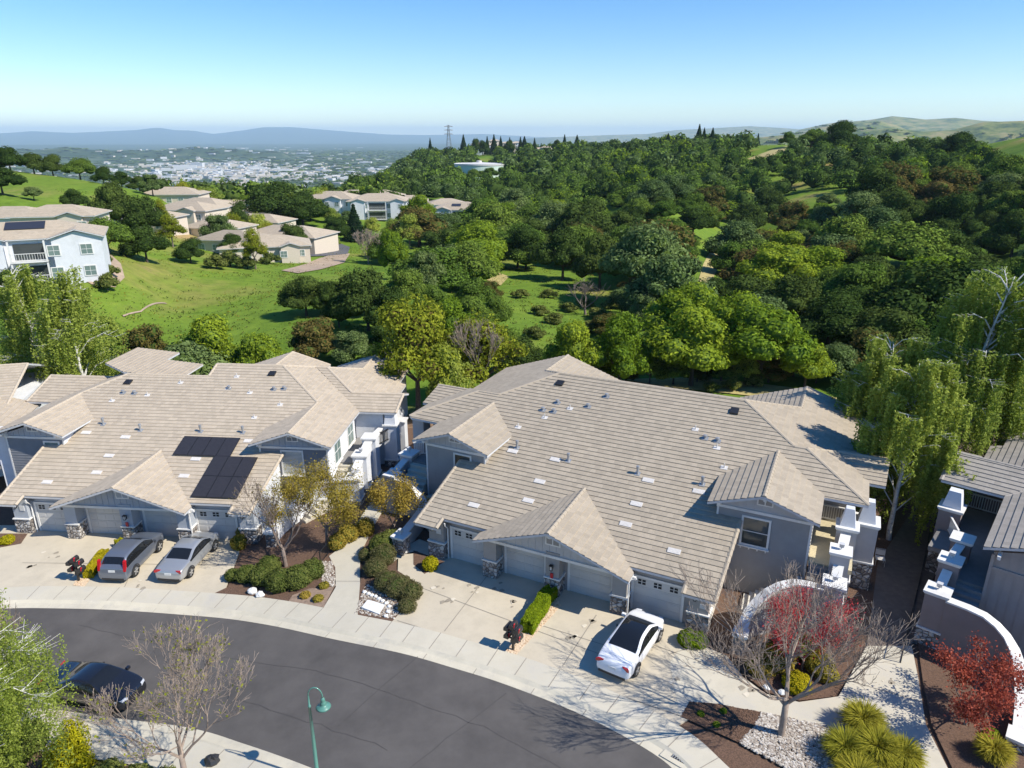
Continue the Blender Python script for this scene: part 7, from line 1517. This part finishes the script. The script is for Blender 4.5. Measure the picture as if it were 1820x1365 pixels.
# water tank
def water_tank():
    p = at(852, 318, 560); p.z = T(p.x, p.y); e = empty('water_tank', p, 0, 'broad pale green round water tank sunk among the trees of the ridge', 'water tank'); r = 81 / 2 * 575 / FPX; top = at(852, 292, 560).z - p.z
    m = plain('pale_green_steel', (.50, .60, .53), .6, .06, .2); b = MB(); b.lathe((0, 0, 0), [(r, -6), (r, top), (r - .01, top)], 64); b.build('shell', m, e, smooth=False)
    b = MB(); b.lathe((0, 0, top), [(r + .4, -.5), (r + .4, .1), (r * .5, 1.0), (2, 1.5), (2, 2.6), (0, 2.8)], 64); b.build('roof', M['ventw'], e)
    b = MB(); b.lathe((0, 0, top), [(r + .5, .1), (r + .5, .7)], 64); b.build('rim_rail', M['gutter'], e)
water_tank()
def pylon():
    p = at(798, 262, 900); p.z = T(p.x, p.y); h = at(798, 222, 900).z - p.z; e = empty('transmission_tower', p, .4, 'steel lattice transmission tower rising above the far ridge', 'pylon'); b = MB(); w0, r = 3.4, .22
    P = lambda i, t: Vector(((1 if i in (0, 1) else -1) * (w0 * (1 - t) ** 1.3 + .6), (1 if i in (1, 2) else -1) * (w0 * (1 - t) ** 1.3 + .6), t * h)); n = 8
    for k in range(n):
        t0, t1 = k / n, (k + 1) / n
        for i in range(4): b.tube([P(i, t0), P(i, t1)], r, 4); b.tube([P(i, t0), P((i + 1) % 4, t1)], r * .5, 3); b.tube([P((i + 1) % 4, t0), P(i, t1)], r * .6, 3)
    b.build('lattice', M['vent'], e); b = MB()
    for z in (.72, .84, .95): b.tube([(-5.5, 0, h * z), (0, 0, h * z + 1.2), (5.5, 0, h * z)], r, 4); b.tube([(-5.5, 0, h * z), (5.5, 0, h * z)], r, 4)
    b.build('crossarm', M['vent'], e)
pylon()
# the town in the valley
def town():
    rnd = random.Random(4); mats = [plain('town_white', (.58, .58, .57), .8, .05), plain('town_cream', (.55, .49, .41), .8, .05), plain('town_roof', (.34, .33, .33), .8, .1)]
    def base(w, d, h, gab):
        b = MB(); b.box(-w / 2, w / 2, -d / 2, d / 2, -2, h, 0); b.box(-w / 2 + .5, w / 2 - .5, -d / 2 + .5, d / 2 - .5, h, h + .4, 1)
        if gab: b.box(-w * .2, w * .15, -d * .2, d * .2, h + .4, h + 3.5, 0)
        return b
    spots = []
    for _ in range(950):
        px = rnd.triangular(160, 700, 400) if rnd.random() < .75 else rnd.uniform(-50, 760); y_ = rnd.gauss(303, 11) if rnd.random() < .72 else rnd.uniform(252, 335); y_ = min(338, max(253, y_)); a, d = ray(px, y_); Y = (CAMH + 170) / d
        if Y > 15000 or Y < 2700: continue
        spots.append((a * Y, Y, px))
    spots.append((-.45 * 5000, 5000, 0)); spots.sort(key=lambda s: s[1]); Z = terrain_np(np.array([s[0] for s in spots]), np.array([s[1] for s in spots])); ex = MB(); cnt = 0
    big = [(330, 302, 130, 40, 28), (352, 298, 80, 30, 32), (300, 306, 70, 40, 20), (375, 305, 100, 30, 14), (420, 308, 120, 40, 12), (275, 312, 60, 40, 14), (455, 300, 90, 40, 14), (500, 304, 80, 30, 10), (545, 296, 60, 30, 12), (540, 274, 160, 40, 16), (620, 318, 110, 30, 9), (650, 290, 90, 40, 12)]
    for px, py, w, d, h in big:
        a, dd = ray(px, py); Y = (CAMH + 170) / dd; o = base(w, d, h, True).build('town_building', [mats[0], mats[2]], None, loc=(a * Y, Y, -170)); o.rotation_euler = (0, 0, rnd.uniform(-.3, .3)); tag(o, 'large white block standing out in the distant town', 'building', 'large white blocks in the distant town')
    for (x, y, px), z in zip(spots, Z):
        w, d, h = rnd.uniform(14, 55) * (y / 4200) ** .6, rnd.uniform(12, 30), rnd.uniform(4, 13) * (1.2 if 250 < px < 480 else .8); m = rnd.randrange(2)
        if cnt < 90: o = base(w, d, h, False).build('town_building', [mats[m], mats[2]], None, loc=(x, y, float(z))); o.rotation_euler = (0, 0, rnd.uniform(-.5, .5)); tag(o, 'small pale building in the distant town in the valley', 'building', 'small buildings in the distant town'); cnt += 1
        else:
            a = rnd.uniform(-.5, .5); c, s = math.cos(a), math.sin(a); ex.obox((x, y, z + h / 2 - 1), (w / 2 * c, w / 2 * s, 0), (-d / 2 * s, d / 2 * c, 0), (0, 0, h / 2 + 1), m)
    tag(ex.build('distant_town', mats[:2]), kind='stuff')
town()
# low brush in the clearing
for i, (x, y) in enumerate([(960, 560), (985, 575), (1010, 555), (1040, 545), (1060, 565), (1085, 550), (1020, 600), (950, 600), (1050, 590), (925, 530), (975, 530), (1100, 530)]):
    p = hit(x, y, 60, 250)
    if p: tree('low_bush', p, 3.2, 1.6, 'low scrubby bush dotting the rough clearing', 'shrub', 'bushes in the clearing')
# stains on the drives: oil drips and tyre scuffs lying on the concrete
M['stain'] = plain('oil_stain', (.30, .26, .20), .8, .2); M['stain2'] = plain('light_scuff', (.60, .54, .43), .85, .1)
_mb = MB(); _mc = MB(); _r2 = random.Random(6)
for _x, _y in [(840, 1050), (905, 1075), (1050, 1110), (1150, 1150), (1020, 1140), (800, 1075), (90, 985), (330, 1010), (60, 1010), (250, 1040), (1195, 1215), (1330, 1230), (1580, 1215), (880, 1045), (780, 1040)]:
    for _k in range(4):
        _c = gp(_x + _r2.uniform(-14, 14), _y + _r2.uniform(-8, 8)); _rr = _r2.uniform(.03, .16); (_mb if _k else _mc).face([(_c.x + _rr * (1 + .3 * math.sin(3 * a + _k)) * math.cos(a), _c.y + _rr * (1 + .3 * math.sin(2 * a)) * math.sin(a), g0(_c.x) + .0865) for a in [i * .5236 for i in range(12)]])
tag(_mb.build('driveway_stains', M['stain']), kind='structure'); tag(_mc.build('driveway_scuffs', M['stain2']), kind='structure')
# ---------------------------------------------------------------- the air
hz = MB(); hz.box(-46500, 46500, -46500, 47500, -178, 540)
hm = bpy.data.materials.new('haze'); hm.use_nodes = True; nt = hm.node_tree; nt.nodes.clear(); out = nt.nodes.new('ShaderNodeOutputMaterial'); pv = nt.nodes.new('ShaderNodeVolumePrincipled')
pv.inputs['Color'].default_value = (.62, .81, 1.0, 1); pv.inputs['Density'].default_value = 4.6e-5; pv.inputs['Anisotropy'].default_value = 0.0; nt.links.new(pv.outputs[0], out.inputs['Volume'])
ho = hz.build('haze', hm); ho['kind'] = 'stuff'
